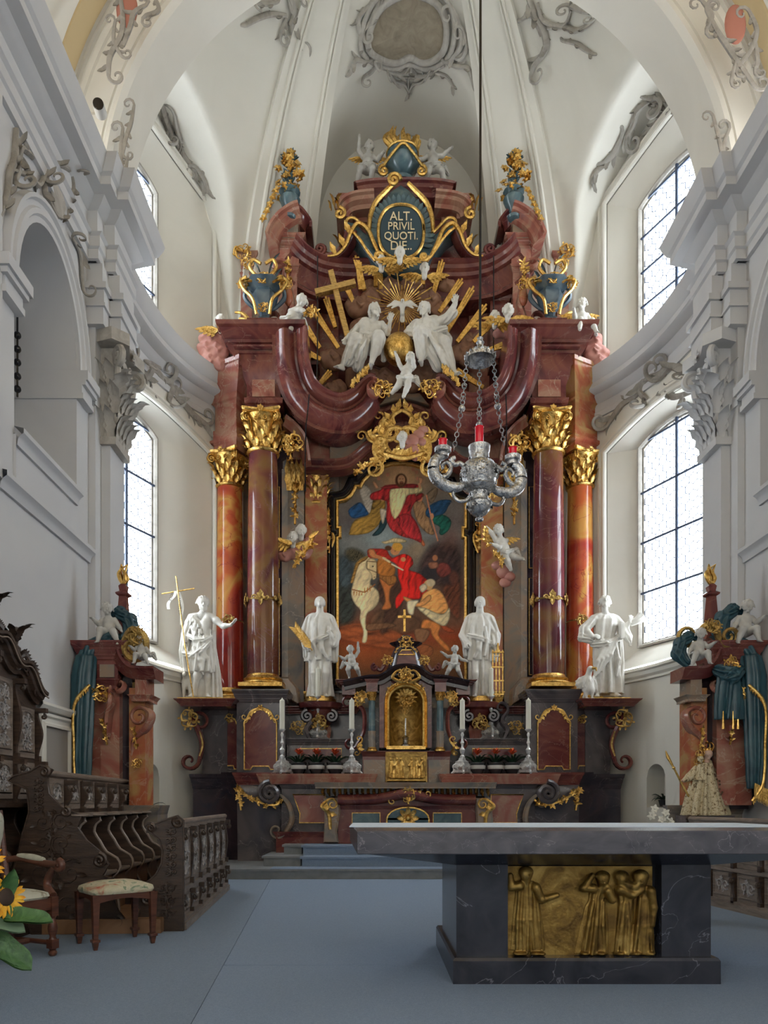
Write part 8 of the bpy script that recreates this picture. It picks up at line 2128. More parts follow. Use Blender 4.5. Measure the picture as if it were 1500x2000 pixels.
# --- the row of seats behind
e0=Vector((-2.98,6.75)); e1=Vector((-3.17,10.0)); rz2=math.atan2((e1-e0).y,(e1-e0).x); L2=(e1-e0).length
st2=thing('stall_row',(e0.x,e0.y,0),'row of dark oak choir seats with curved dividers and carved back rail','choir stall',rz=rz2)
n=7; bw=L2/n
mb=MB(); mb.tube([(-.02,0,1.45),(L2+.05,0,1.45)],.03,10); mb.sphere((L2+.06,0,1.45),.05); obj('top_rail',mb,OAKL,st2,local=True)
mb=MB(); mb.box(0,L2,.0,.05,.15,1.42); obj('back_board',mb,OAK,st2,0,local=True)
A,B=bay_panel(bw-.09,1.12,1.41,'arch',4); K_=console_mb(1.12,1.38,.08)
for i in range(n):
 if i==0: pa=obj('panel',A,OAKL,st2,25,local=True); cb_=obj('carving',B,OAKC,pa,40,local=True); pa.location=(bw/2,-.012,0); kp=obj('pilaster',K_,OAK,st2,30,local=True); kp.location=(bw,-.01,0)
 else:
  o=pa.copy(); COL.objects.link(o); o.location=(bw*(i+.5),-.012,0); c2=cb_.copy(); COL.objects.link(c2); c2.parent=o
  o=kp.copy(); COL.objects.link(o); o.location=(bw*(i+1),-.01,0)
mb=MB(); mb.box(-.0,L2+.05,-.30,.0,1.05,1.08)
for i in range(n+1): mb.lathe((bw*i,-.30,1.05),[(.07,0),(.09,.01),(.09,.025),(.07,.03)],14)
obj('arm_ledge',mb,OAKL,st2,local=True)
dv_=[(0,.12),(-.52,.12),(-.50,.3),(-.44,.42),(-.50,.50),(-.53,.56),(-.50,.64),(-.40,.70),(-.34,.80),(-.28,.90),(-.30,.98),(-.34,1.04),(0,1.05)]
mb=MB(); M_=Matrix(((0,1,0,0),(1,0,0,0),(0,0,1,0),(0,0,0,1))); dvs=[(Vector(p)) for p in cr([(a,b,0) for a,b in dv_[1:]],2)]; mb.plate([(0,.12)]+[(p.x,p.y) for p in dvs],0,.04,.006); mb.xf(M_)
dd=obj('divider',mb,OAK,st2,30,local=True); m2=MB(); m2.tube([Vector((.02,p.x-.005,p.y)) for p in dvs],.014,6); de=obj('moulded_edge',m2,OAKS,dd,60,local=True) if 'OAKS' in globals() else obj('moulded_edge',m2,OAKL,dd,60,local=True)
for i in range(1,n+1):
 o=dd.copy(); COL.objects.link(o); o.location=(bw*i-.02,0,0); c2=de.copy(); COL.objects.link(c2); c2.parent=o
mb=MB(); mb.box(.05,bw-.03,-.50,-.03,.50,.535); mb.tube([(.05,-.50,.518),(bw-.03,-.50,.518)],.02,8); sb=obj('seat',mb,OAKL,st2,30,local=True)
for i in range(1,n): o=sb.copy(); COL.objects.link(o); o.location=(bw*i,0,0)
mb=MB(); mb.box(-.1,L2+.05,-1.05,.0,0.0,.13); mb.box(0,L2,-.46,-.42,.13,.5); obj('platform',mb,mat('worn_oak_floor',(.22,.11,.05),.5,cols=[(.3,(.15,.07,.03)),(.7,(.28,.15,.075))],scale=3,stretch=(8,1,1)),st2,0,local=True)
pts=[(.10,0),(-.78,0),(-.74,.10),(-.66,.2),(-.62,.30),(-.70,.38),(-.66,.48),(-.52,.52),(-.58,.62),(-.5,.74),(-.38,.84),(-.3,.96),(-.34,1.06),(-.26,1.1),(-.16,1.14),(-.05,1.26),(-.03,1.40),(-.08,1.48),(.02,1.52),(.12,1.46),(.26,1.42),(.3,1.38),(.14,1.30),(.12,1.1),(.18,.9),(.22,.7),(.3,.5),(.3,.3),(.16,.15)]
endboard(st2,[(a,b) for a,b in pts],-.07,-.02,OAK,5,scrolls=((-.62,.42,.07,-1),(-.50,.66,.06,1),(-.02,1.46,.04,1),(-.2,1.1,.04,1),(-.66,.1,.05,1)),carvebox=[(-.42,.2,.08,.7),(-.28,.12,.72,1.1),(-.02,.1,1.1,1.4)])
endboard(st2,[(p[0]*.6,p[1]) for p in pts],L2,L2+.05,OAK,6)
# --- tall backs of the rear stalls along the wall
st3=thing('high_stall',(-3.60,4.6,0),'tall carved dark oak stall backs with curved cresting and finials along the wall','choir stall',rz=PI/2)
L3=3.35; n3=7; bw=L3/n3
def hz(x): return 2.30+.85*(1-min(1,max(0,(x-1.2)/2.15)))**.8+.05*math.sin(x/bw*2*PI)
mb=MB(); 
xs=[L3*i/60 for i in range(61)]
mb.plate([(0,0),(L3,0)]+[(x,hz(x)) for x in xs[::-1]],.02,.08,0); obj('back_board',mb,OAK,st3,0,local=True)
path=[(x,.02,hz(x)+.02) for x in xs]; mb=MB(); mb.sweep(path,[(-.05,.04),(.14,.04),(.14,.01),(.10,-.01),(.09,-.04),(.05,-.06),(.04,-.10),(-.05,-.10)],(0,-1,0)); obj('cresting',mb,OAK,st3,30,local=True)
mb=MB(); mb.tube([(x,-.12,hz(x)+.0) for x in xs],.008,5); obj('gilt_line',mb,OAKS if 'OAKS' in globals() else OAKL,st3,local=True)
for i in range(n3):
 xc=bw*(i+.5); zt=min(hz(bw*i+.04),hz(bw*(i+1)-.04))-.14
 A,B=bay_panel(bw-.10,1.65,zt,'arch',i); A2,B2=bay_panel(bw-.10,1.22,1.60,'arch',i+9)
 for a_,b_ in ((A,B),(A2,B2)): q=obj('panel',a_,OAKL,st3,25,local=True); q.location=(xc,.008,0); obj('carving',b_,OAKC,q,40,local=True)
 for zz0,zz1 in ((1.66,zt),(1.2,1.6)): q=obj('pilaster',console_mb(zz0,zz1,.08),OAK,st3,30,local=True); q.location=(bw*(i+1),.01,0)
for x in (.6,1.35,2.02,2.35,2.8):
 z=hz(x)+.04; mb=MB(); mb.lathe((x,-.02,z),[(.05,0),(.03,.04),(.055,.09),(.06,.14),(.03,.17),(.035,.2)],12)
 for k_ in range(9): a=k_*2.4; leaf(mb,(x+.02*math.cos(a),-.02+.02*math.sin(a),z+.19+.02*(k_%3)),(math.cos(a)*.5,math.sin(a)*.5,1),(math.cos(a),math.sin(a),0),.2+.03*(k_%3),.07,.8,3)
 obj('finial',mb,OAK,st3,40,local=True)
rocs=MB()
for x in (.3,1.0,1.7,2.35,2.9,3.1): cscroll(rocs,[(x-.12,-.06,hz(x-.12)+.05),(x,-.08,hz(x)+.10),(x+.13,-.06,hz(x+.13)+.05)],.035,(1,-1),1,.8,fringe=4)
obj('cresting_scrolls',rocs,OAK,st3,40,local=True)
mb=MB(); mb.box(0,L3,-.4,.02,1.14,1.18); mb.box(0,L3,-.45,.02,.55,.58); mb.box(0,L3,-.5,.02,0,.3); obj('seat_bank',mb,OAK,st3,0,local=True)
mb=MB(); M_=Matrix(((0,1,0,0),(1,0,0,0),(0,0,1,0),(0,0,0,1))); mb.plate([(0,.2)]+[(p.x*.8,p.y+.1) for p in dvs],0,.04,.006); mb.xf(M_); dd=obj('divider',mb,OAK,st3,30,local=True)
for i in range(1,n3+1): o=dd.copy(); COL.objects.link(o); o.location=(bw*i-.02,0,0)
# --- right stalls
f0=Vector((3.88,9.10)); f1=Vector((4.27,5.3)); rz4=math.atan2((f1-f0).y,(f1-f0).x)
st4=parapet((f0.x,f0.y,0),rz4,(f1-f0).length,8,.985,'carved oak stall front seen behind the stone altar',zmid=.44)
mb=MB(); mb.box(-.05,3.8,.04,.14,0,.12); mb.sphere((-.03,0,.99),.045); obj('platform',mb,OAK,st4,0,local=True)
# ================================================================== CHAIR, STOOL, SUNFLOWERS
TAP=mat('floral_tapestry',(.45,.42,.3),.85,cols=[(.3,(.40,.10,.06)),(.42,(.46,.42,.28)),(.55,(.55,.50,.36)),(.62,(.12,.2,.12)),(.7,(.5,.46,.34))],scale=9,dist=.6,bump=.3,bscale=150)
CREAM=mat('cream_upholstery',(.42,.41,.32),.85,cols=[(.32,(.14,.10,.06)),(.40,(.44,.43,.34)),(.7,(.5,.49,.4))],scale=8,bump=.2,bscale=120)
WAL=mat('reddish_walnut',(.10,.035,.02),.33,cols=[(.3,(.05,.018,.012)),(.7,(.15,.055,.03))],scale=4,stretch=(1,1,5))
stl=thing('stool',(-2.17,6.25,-.003),'upholstered stool with floral tapestry seat and tapered wooden legs','stool',rz=math.radians(40))
W2,D2=.27,.22
def legmb(x,y):
 mb=MB(); rows=[]
 for h,w_ in ((0,.013),(.03,.018),(.06,.022),(.065,.031),(.085,.031),(.09,.018),(.34,.026),(.44,.031)):
  rows.append([(x-w_,y-w_,h),(x+w_,y-w_,h),(x+w_,y+w_,h),(x-w_,y+w_,h)])
 mb.grid(rows,close_u=True); mb.f.append((3,2,1,0)); return mb
for x in (-W2+.03,W2-.03):
 for y in (-D2+.03,D2-.03): obj('leg',legmb(x,y),WAL,stl,30,local=True)
mb=MB()
for s_ in (-1,1):
 for a,b,c,ax in ((W2,D2,s_,0),(W2,D2,s_,1)):
  L=(W2 if ax==0 else D2)-.03; off=s_*((D2 if ax==0 else W2)-.03)
  pts=[(-L,.44),(-L,.34)]+[(-L+.03+(2*L-.06)*i/10,.375+.028*math.sin(PI*i/10)) for i in range(11)]+[(L,.34),(L,.44)]
  m2=MB(); m2.plate(pts,off-.012,off+.012)
  if ax: m2.xf(Matrix.Rotation(PI/2,4,'Z') @ Matrix.Identity(4))
  mb.add(m2.v,m2.f)
obj('apron',mb,WAL,stl,30,local=True)
def cushion(w,d,z0,z1,n=14,bulge=.04):
 mb=MB(); rows=[]
 def ring(f,z): return [(w*f*math.copysign(abs(math.cos(a))**.35,math.cos(a)),d*f*math.copysign(abs(math.sin(a))**.35,math.sin(a)),z) for a in [2*PI*(i+.5)/28 for i in range(28)]]
 for f,z in ((.97,z0),(1.0,z0+.015),(1.01,z1-.035),(.98,z1-.01),(.9,z1),(.7,z1+bulge*.5),(.4,z1+bulge*.85),(.05,z1+bulge)): rows.append(ring(f,z))
 mb.grid(rows,close_u=True); mb.f.append(tuple(range(7*28,8*28))); return mb
obj('seat',cushion(W2,D2,.44,.50),TAP,stl,60,local=True)
ch=thing('armchair',(-2.83,5.62,-.003),'wooden armchair with cream patterned seat, curved arms and turned legs','chair',rz=math.radians(62))
def turned(x,y,z1): mb=MB(); mb.lathe((x,y,0),[(.02,0),(.032,.015),(.034,.03),(.022,.045),(.03,.055)],14); mb.box(x-.032,x+.032,y-.032,y+.032,.06,.13); mb.lathe((x,y,0),[(.03,.13),(.022,.15),(.034,.19),(.038,.22),(.026,.27),(.02,.29),(.03,.31)],14); mb.box(x-.03,x+.03,y-.03,y+.03,.31,z1); return mb
for x in (-.27,.27): obj('leg',turned(x,-.25,.46),WAL,ch,40,local=True)
for x in (-.25,.25): mb=turned(x,.25,.46); mb.tube([(x,.25,.45),(x,.30,.7),(x,.36,1.12)],[.03,.028,.024],8); obj('leg',mb,WAL,ch,40,local=True)
mb=MB(); mb.box(-.27,.27,-.265,-.235,.36,.45); mb.box(-.26,.26,.235,.265,.36,.45); mb.box(-.285,-.255,-.25,.25,.36,.45); mb.box(.255,.285,-.25,.25,.36,.45); obj('seat_frame',mb,WAL,ch,0,local=True)
mb=MB(); mb.tube([(-.27,-.25,.1),(-.25,.25,.1)],.02,8); mb.tube([(.27,-.25,.1),(.25,.25,.1)],.02,8); mb.tube(cr([(-.26,0,.1),(-.1,0,.1),(0,0,.13),(.1,0,.1),(.26,0,.1)],4),taper(17,.02,.02,.03),8); obj('stretcher',mb,WAL,ch,40,local=True)
obj('seat',cushion(.28,.27,.45,.50,bulge=.035),CREAM,ch,60,local=True)
mb=MB(); c_=cushion(.25,.30,0,.05); c_.xf(Matrix.Translation((0,.36,.84)) @ Matrix.Rotation(PI/2+.16,4,'X')); obj('backrest',c_,CREAM,ch,60,local=True)
for s_ in (-1,1):
 mb=MB(); P=cr([(s_*.26,.31,.72),(s_*.29,.15,.74),(s_*.31,-.05,.71),(s_*.31,-.2,.70),(s_*.31,-.28,.71)],5); mb.tube(P,taper(len(P),.024,.034),10,flat=.8)
 mb.tube(spiral((s_*.31,-.27,.69),.04,1.2,PI/2,1,10,0,.1,(0,1,0),(0,0,1)),.028,8); P=cr([(s_*.28,-.24,.46),(s_*.31,-.14,.52),(s_*.32,-.14,.60),(s_*.31,-.22,.68)],5); mb.tube(P,taper(len(P),.034,.028),9); am=obj('arm',mb,WAL,ch,50,local=True)
 mb=MB(); P=cr([(s_*.285,.18,.76),(s_*.305,.05,.75),(s_*.31,-.1,.735)],4); mb.tube(P,taper(len(P),.016,.016,.028),10); obj('arm_pad',mb,CREAM,am,60,local=True)
# sunflowers
SUNP=mat('sunflower_petal',(.85,.42,.02),.6,cols=[(.3,(.80,.30,.01)),(.7,(.92,.55,.04))],scale=20); SUNC=mat('sunflower_centre',(.05,.03,.02),.8); GREEN=mat('sunflower_leaf',(.05,.13,.03),.5,cols=[(.3,(.03,.09,.025)),(.7,(.09,.2,.06))],scale=12,bump=.3,bscale=60); GREENP=mat('leaf_underside',(.22,.32,.20),.6)
YS=4.1
sf=thing('sunflower_bouquet',(-2.42,YS,-.003),'vase of yellow sunflowers with broad green leaves beside the armchair','flowers')
mb=MB(); mb.lathe((-2.42,YS,0),[(.10,0),(.13,.03),(.15,.15),(.14,.3),(.10,.40),(.11,.44),(.095,.44),(.09,.36)],22); obj('vase',mb,mat('grey_stoneware',(.3,.3,.29),.4),sf)
def sunflower(c,nrm,r):
 n,u,v=frame(nrm); c=Vector(c); m=MB()
 for k_ in range(22): a=2*PI*k_/22+(k_%2)*.1; d=u*math.cos(a)+v*math.sin(a); leaf(m,c+d*r*.42,d+n*(.15+.3*(k_%3)/3),n,r*.75,r*.26,-.25,1,4,2)
 fl_=obj('blossom',m,SUNP,sf); m=MB(); m.sphere(c,r*.5,14,8,(1,1,1))
 M_=Matrix.Translation(c) @ Matrix((tuple(u)+(0,),tuple(v)+(0,),tuple(n)+(0,),(0,0,0,1))).transposed() @ Matrix.Diagonal((1,1,.35,1)) @ Matrix.Translation(-c); m.xf(M_); obj('seed_head',m,SUNC,fl_)
 m=MB(); m.tube(cr([c-n*.01,c-n*.1-Vector((0,0,.05)),Vector((-2.42,YS,.42))],5),.010,7); obj('stem',m,GREEN,sf)
sunflower(at(12,1752,YS),(.85,-.4,.1),.105); sunflower(at(-30,1690,YS+.05),(-.1,-1,.3),.11); sunflower(at(-55,1800,YS-.1),(-.4,-1,-.1),.10)
def bigleaf(a,b,w_,bend,m,n_=(0,-.6,.8)): mb=MB(); a=Vector(a); b=Vector(b); leaf(mb,a,b-a,n_,(b-a).length*1.05,w_,bend,1,8,4,.35); obj('leaf',mb,m,sf,60)
bigleaf(at(-20,1790,YS),at(30,1705,YS),.13,-.1,GREEN,(1,-.6,0)); bigleaf(at(10,1790,YS),at(98,1838-45,YS),.13,-.15,GREEN); bigleaf(at(-20,1800,YS),at(46,1815,YS),.12,-.1,GREENP); bigleaf(at(-30,1830,YS),at(60,1885,YS),.17,-.2,GREEN); bigleaf(at(-20,1850,YS-.05),at(48,1880,YS),.12,-.2,GREEN); bigleaf(at(-25,1740,YS),at(18,1795,YS),.12,.2,GREEN); bigleaf(at(-30,1760,YS),at(8,1725,YS),.12,.1,GREENP)
# ================================================================== SIDE ALTARS
BLUEC=mat('blue_painted_drape',(.02,.07,.095),.35,cols=[(.3,(.012,.045,.065)),(.7,(.035,.10,.125))],scale=3)
def side_altar(sd,label):
 """sd -1 left, +1 right; mirrored about the room axis, profile console towards the middle"""
 Ym=9.35; AXS=.555
 def X(x): return AXS + sd * x          # x measured outward from the axis
 t=thing('side_altar',(X(3.72),Ym,0),label,'altar')
 def sp(n_,mb,m,p=None,**k_): return obj(n_,mb,m,p or t,**k_)
 def bx(mb,xa,xb,yf,yb,z0,z1,hc=0,pc=0):
  a,b=sorted((X(xa),X(xb))); return moulded(mb,a,b,yf,yb,z0,z1,hc,pc) if hc else mb.box(a,b,yf,yb,z0,z1)
 mb=MB(); bx(mb,3.25,4.2,9.25 if sd<0 else 9.58,9.7,0,1.15,.12,.03); sp('pedestal',mb,GREYM)
 mb=MB(); bx(mb,3.62,4.2,9.42,9.7,1.1,2.95); sp('back_slab',mb,DARKM)
 mb=MB(); bx(mb,3.74,3.98,9.3,9.6,1.15,2.62); mb.sphere((X(3.86),9.3,2.1),.01); sp('pilaster',mb,ROSE)
 mb=MB(); bx(mb,3.42,3.62,9.3,9.65,1.15,2.62); sp('pilaster',mb,ORANGEM)
 mb=MB(); bx(mb,3.99,4.2,9.34,9.65,1.15,2.62); sp('pilaster',mb,ROSE)
 mb=MB(); bx(mb,3.76,4.15,9.25,9.7,2.60,2.72,.08,.05); bx(mb,3.74,4.0,9.24,9.7,2.72,2.92); sp('architrave',mb,MAROON)
 mb=MB(); bx(mb,3.78,3.96,9.22,9.3,2.74,2.90); sp('frieze_panel',mb,GREYM)
 mb=MB(); bx(mb,3.68,4.2,9.22,9.7,2.9,3.18,.24,.10); sp('main_cornice',mb,MAROON)
 P=[(X(3.70),9.25,3.08),(X(3.66),9.25,2.98),(X(3.56),9.22,2.88),(X(3.42),9.2,2.86),(X(3.26),9.2,2.86)]
 path=cr(P,4); path=path if sd>0 else path
 if sd>0: path=path[::-1]
 mb=MB(); mb.sweep(path,[(-.35,0),(.10,0),(.10,-.03),(.07,-.05),(.05,-.10),(.0,-.15),(-.35,-.15)],(0,-1,0)); sp('wing_cornice',mb,MAROON)
 mb=MB(); bx(mb,3.38,3.52,9.22,9.55,2.50,2.72); bx(mb,3.34,3.56,9.2,9.55,2.44,2.52,.05,.04); sp('wing_block',mb,GREYM if sd>0 else ROSE)
 mb=MB(); cscroll(mb,[(X(3.42),9.3,2.36),(X(3.33),9.28,2.28),(X(3.40),9.3,2.12),(X(3.55),9.34,1.98),(X(3.58),9.36,1.75)],.075,(-sd if sd>0 else 1,0),1.2,1.8,ns=8); sp('wing_scroll',mb,ROSE)
 mb=MB(); cscroll(mb,[(X(3.84),9.24,2.54),(X(3.80),9.18,2.44),(X(3.86),9.24,2.25),(X(3.88),9.28,2.0)],.075,(sd,0),1.2,1.8,ns=8); sp('console',mb,ROSE)
 mb=MB(); rocaille(mb,(X(3.92),9.14,2.52),.13,4,n=7); garland(mb,[(X(3.9),9.2,2.2),(X(3.87),9.22,1.9)],.035,.06); garland(mb,[(X(3.55),9.25,2.1),(X(3.52),9.27,1.85)],.03,.06); rocaille(mb,(X(3.50),9.24,1.68),.08,6,n=5)
 sp('gilding',mb,GOLD)
 mb=MB(); x=X(3.72 if sd<0 else 3.90); x=X(3.74); rows=[[(x-w_,9.45-w_,z),(x+w_,9.45-w_,z),(x+w_,9.45+w_,z),(x-w_,9.45+w_,z)] for w_,z in ((.16,3.18),(.14,3.22),(.09,3.3),(.075,3.34),(.045,3.8),(.075,3.82),(.08,3.84),(.04,3.87),(.05,3.93),(.03,3.96))]
 mb.grid(rows,close_u=True); mb.f.append(tuple(range(36,40))); ob=sp('obelisk',mb,MAROON,smooth=20)
 mb=MB()
 for k_ in range(6): a=k_*1.05; P_=cr([(x,9.45,3.95),(x+.05*math.cos(a),9.45+.03*math.sin(a),4.03),(x-.02+.04*math.cos(a),9.45,4.12),(x+.06*math.cos(a*2),9.45,4.22)],4); mb.tube(P_,taper(13,.02,.004,.022),5)
 sp('obelisk_flame',mb,GOLD,ob)
 S=Sculpt(.014)
 S.chain([(X(3.66),9.4,3.2),(X(3.85),9.3,3.24),(X(4.08),9.25,3.1),(X(4.17),9.2,2.85)],[.07,.09,.10,.10],k=.03,fold=.015,nf=7)
 S.robe([(1.35,X(4.14),9.12,.08,.07),(1.7,X(4.15),9.12,.11,.09),(2.3,X(4.15),9.14,.13,.09),(2.75,X(4.14),9.16,.14,.10),(3.0,X(4.12),9.2,.12,.10)],k=.03,fold=.022,nf=7,tw=1.5,grow=.4)
 dr_=sculpt_obj('drapery',S,BLUEC,t,local=False)
 mb=MB(); P_=cr([(X(4.02),9.06,2.62),(X(4.15),9.0,2.45),(X(4.2),9.0,2.25),(X(4.2),9.02,1.9),(X(4.2),9.03,1.6),(X(4.16),9.02,1.38),(X(4.05),9.04,1.2)],6)
 mb.tube(P_,.018,6)
 for i in range(1,len(P_)-1,1): leaf(mb,P_[i],(sd*.1,0,-1),(0,-1,0),.07,.03,.1,1,2,2)
 for i in range(9): leaf(mb,(X(4.08+.02*i),9.02,1.42-.01*i),(0,0,-1),(0,-1,0),.22,.035,.1,1,3,2)
 obj('fringe',mb,GOLD,dr_)
 return t,X
sa1,XL_=side_altar(-1,'left side altar of red marble with blue drapery hanging at the wall')
sa2,XR_=side_altar(1,'right side altar of red marble behind the dressed crowned figure')
def draped_angel(loc,label,flip,pose='sit',sc=.75):
 S=Sculpt(.0088); J=dict(POSES[pose]); putto(S,J,1.0,face=(.3,-1,-.2))
 o=sculpt_obj('cherub',S,MARBLEG,M4=Matrix.Diagonal((-1,1,1,1)) if flip else None); o.location=loc; o.scale=(sc,)*3; tag(o,label,'cherub')
 S=Sculpt(.0095); S.chain([(.14,.10,.5),(.30,.14,.42),(.34,.12,.2),(.22,.06,.04)],[.07,.12,.13,.09],k=.04,fold=.02,nf=7); S.chain([(-.02,.12,.52),(.14,.12,.58),(.3,.14,.45)],[.05,.08,.07],k=.03,fold=.015)
 q=sculpt_obj('drapery',S,BLUEC,o,M4=Matrix.Diagonal((-1,1,1,1)) if flip else None)
 return o
a1=draped_angel((XL_(3.86),9.3,3.19),'cherub with blue drapery sitting on the cornice of the left side altar',False,'sit',.72); a1['label']='cherub in blue drapery on the side altar top by the obelisk and wall'
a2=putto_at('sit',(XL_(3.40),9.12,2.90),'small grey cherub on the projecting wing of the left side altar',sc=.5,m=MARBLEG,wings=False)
a3=draped_angel((XR_(4.06),9.25,3.19),'figure bent under dark blue drapery on the right side altar cornice',True,'sit',.75)
a4=draped_angel((XR_(3.40),9.05,2.88),'cherub with pale blue cloth on the projecting wing of the right side altar',True,'sit',.62)
mb=MB(); cscroll(mb,[(XL_(3.62),9.15,3.2),(XL_(3.50),9.1,3.3),(XL_(3.38),9.12,3.22),(XL_(3.36),9.15,3.08)],.09,(1,-1),1.6,1.2,fringe=0); rocaille(mb,(XL_(3.45),9.05,3.22),.13,2,n=8); mb.sphere((XL_(3.46),9.16,3.18),.13,16,10,(1,.6,1.0)); top('gilded_shell',mb,OLDGOLD,'gilded shell and crown ornament on the left side altar below the window','ornament')
mb=MB(); cscroll(mb,[(XR_(3.70),9.15,3.18),(XR_(3.62),9.1,3.34),(XR_(3.5),9.12,3.34),(XR_(3.44),9.15,3.2)],.08,(1,-1),1.6,1.2,fringe=0); rocaille(mb,(XR_(3.58),9.05,3.33),.12,5,n=8); top('gilded_shell',mb,OLDGOLD,'dark gilded shell ornament beside the obelisk of the right side altar','ornament')
S=Sculpt(.012); x=XR_(3.80); S.chain([(x-.12,9.1,2.80),(x,9.05,2.74),(x+.12,9.1,2.8)],[.07,.10,.07],k=.03,fold=.02); S.robe([(2.2,x,9.1,.10,.05),(2.5,x,9.1,.13,.07),(2.75,x,9.1,.13,.08)],fold=.02,nf=7,k=.03)
o=sculpt_obj('blue_canopy',S,BLUEC,sa2,local=False)
mb=MB(); rocaille(mb,(x,9.02,2.88),.12,8,n=6)
for q in (-.09,.03,.09): mb.tube([(x+q,9.06,2.3),(x+q,9.06,2.08)],[.006,.02],6)
obj('canopy_gilding',mb,GOLD,sa2)
# ================================================================== DRESSED FIGURE WITH CHILD
BROC=mat('gold_brocade',(.55,.45,.26),.55,.15,cols=[(.35,(.16,.10,.05)),(.45,(.55,.45,.27)),(.6,(.68,.6,.42)),(.7,(.30,.18,.08))],scale=26,dist=.8,bump=.3,bscale=120)
SKIN=mat('painted_face',(.62,.42,.33),.5)
YD=9.30
b0=at(1378,1600,YD); k=YD/F_PX
md=thing('dressed_madonna',(b0.x,YD,1.02),'crowned figure in gold brocade robes holding a child and a sceptre','statue')
zb=1.02
mb=MB(); mb.box(b0.x-.28,b0.x+.32,YD-.10,YD+.24,0,1.02); pd=top('statue_pedestal',mb,GREYCOOL,'plain block carrying the crowned brocade figure behind the stalls','pedestal',smooth=0)
S=Sculpt(.0085); S.robe([(zb,b0.x-.02,YD,.25,.16),(1.25,b0.x-.03,YD,.2,.14),(1.5,b0.x-.03,YD,.12,.10),(1.68,b0.x-.02,YD,.10,.08)],fold=.014,nf=11,k=.02)
S.chain([(b0.x-.1,YD,1.62),(b0.x-.22,YD-.04,1.50),(b0.x-.30,YD-.08,1.46)],[.05,.05,.03])
sculpt_obj('robe',S,BROC,md,local=False)
S=Sculpt(.009); S.robe([(zb,b0.x+.12,YD+.08,.20,.10),(1.3,b0.x+.08,YD+.08,.16,.09),(1.55,b0.x+.04,YD+.06,.11,.08),(1.72,b0.x+.02,YD+.05,.07,.06)],fold=.010,nf=7,k=.02); ml=sculpt_obj('mantle',S,mat('pale_mantle',(.45,.38,.24),.6),md,local=False)
mb=MB(); rr=random.Random(3)
for i in range(22): z=rr.uniform(1.08,1.6); x=b0.x+.10+(1.72-z)*.25*rr.uniform(-.2,1.05); mb.sphere((x,YD-.0-.02,z),.014,6,4,(1,.5,1))
obj('mantle_studs',mb,mat('mantle_spot',(.12,.06,.03),.5),ml)
S=Sculpt(.006); head(S,(b0.x+.02,YD-.03,1.78),.13,(-.2,-1,-.1),hair='none',k=.006); S.cap((b0.x+.02,YD-.02,1.76),(b0.x,YD,1.66),.035,.04,k=.01); hand(S,(b0.x-.30,YD-.08,1.46),(-1,-.2,0),(0,0,-1),.09,.8,k=.004); sculpt_obj('face',S,SKIN,md,local=False)
mb=MB(); 
for i in range(60): a=rr.uniform(0,2*PI); zz=rr.uniform(-.4,.9); q=math.sqrt(1-zz*zz); mb.sphere((b0.x+.025+.07*q*math.cos(a),YD+.015+abs(.06*q*math.sin(a)),1.79+.07*zz),.02,6,4)
obj('hair',mb,mat('dark_hair',(.03,.02,.015),.6),md)
S=Sculpt(.006); head(S,(b0.x-.09,YD-.06,1.72),.095,(-.1,-1,0),hair='none',k=.005); S.robe([(1.46,b0.x-.10,YD-.07,.07,.05),(1.66,b0.x-.09,YD-.06,.045,.04)],fold=.006); sculpt_obj('child',S,BROC,md,local=False)
def crown(c,r):
 mb=MB(); mb.lathe(c,[(r,0),(r*1.05,.01),(r,.03)],18,cap=False)
 for k_ in range(8):
  a=k_*PI/4; d=Vector((math.cos(a),math.sin(a),0)); c_=Vector(c); mb.tube(cr([c_+d*r,c_+d*r*1.35+Vector((0,0,r)),c_+d*r*.8+Vector((0,0,r*1.7)),c_+Vector((0,0,r*1.6))],4),r*.11,5); leaf(mb,c_+d*r,(0,0,1),d,r*.9,r*.6,.2,2)
 mb.sphere(Vector(c)+Vector((0,0,r*1.9)),r*.25); return mb
obj('crown',crown((b0.x+.02,YD,1.83),.06),GOLD,md); obj('child_crown',crown((b0.x-.09,YD-.05,1.76),.04),GOLD,md)
mb=MB(); P_=[at(1345,1556,YD-.1),at(1334,1535,YD-.1),at(1316,1500,YD-.1),at(1304,1478,YD-.1),at(1300,1466,YD-.1)]; mb.tube(P_,[.012,.016,.012,.022,.004],8); mb.sphere(P_[2],.022,8,6); obj('sceptre',mb,GOLD,md)
# ================================================================== SMALL PLANTS, SECURITY CAMERA, DOOR
def potplant(loc,label,s=1.0,bloom=None):
 t=thing('potted_plant',loc,label,'plant'); L0=Vector(loc); rr=random.Random(9)
 mb=MB(); mb.lathe(L0,[(.08*s,0),(.11*s,.12*s),(.12*s,.15*s),(.1*s,.15*s)],16); obj('pot',mb,POTM,t)
 mb=MB()
 for i in range(20): a=rr.uniform(0,6.28); leaf(mb,L0+Vector((0,0,.14*s)),(math.cos(a)*.8,math.sin(a)*.5,rr.uniform(.3,1)),(math.cos(a)*.4,0,-1),rr.uniform(.25,.42)*s,.05*s,.9,1,6,2)
 obj('leaves',mb,FOL,t)
 if bloom:
  mb=MB()
  for i in range(9): flower(mb,L0+Vector((rr.uniform(-.12,.12),rr.uniform(-.05,.05),rr.uniform(.3,.5)))*1.0,.045,(rr.uniform(-.5,.5),-1,.2),5)
  obj('blossoms',mb,bloom,t)
 return t
potplant((NICHE[1].x,NICHE[1].y+.02,1.12),'green leafy plant in the arched wall niche on the right',.75)
potplant((xat(285,9.9),9.9,.95),'green plant at the end of the left stall rail by the wall niche',.8)
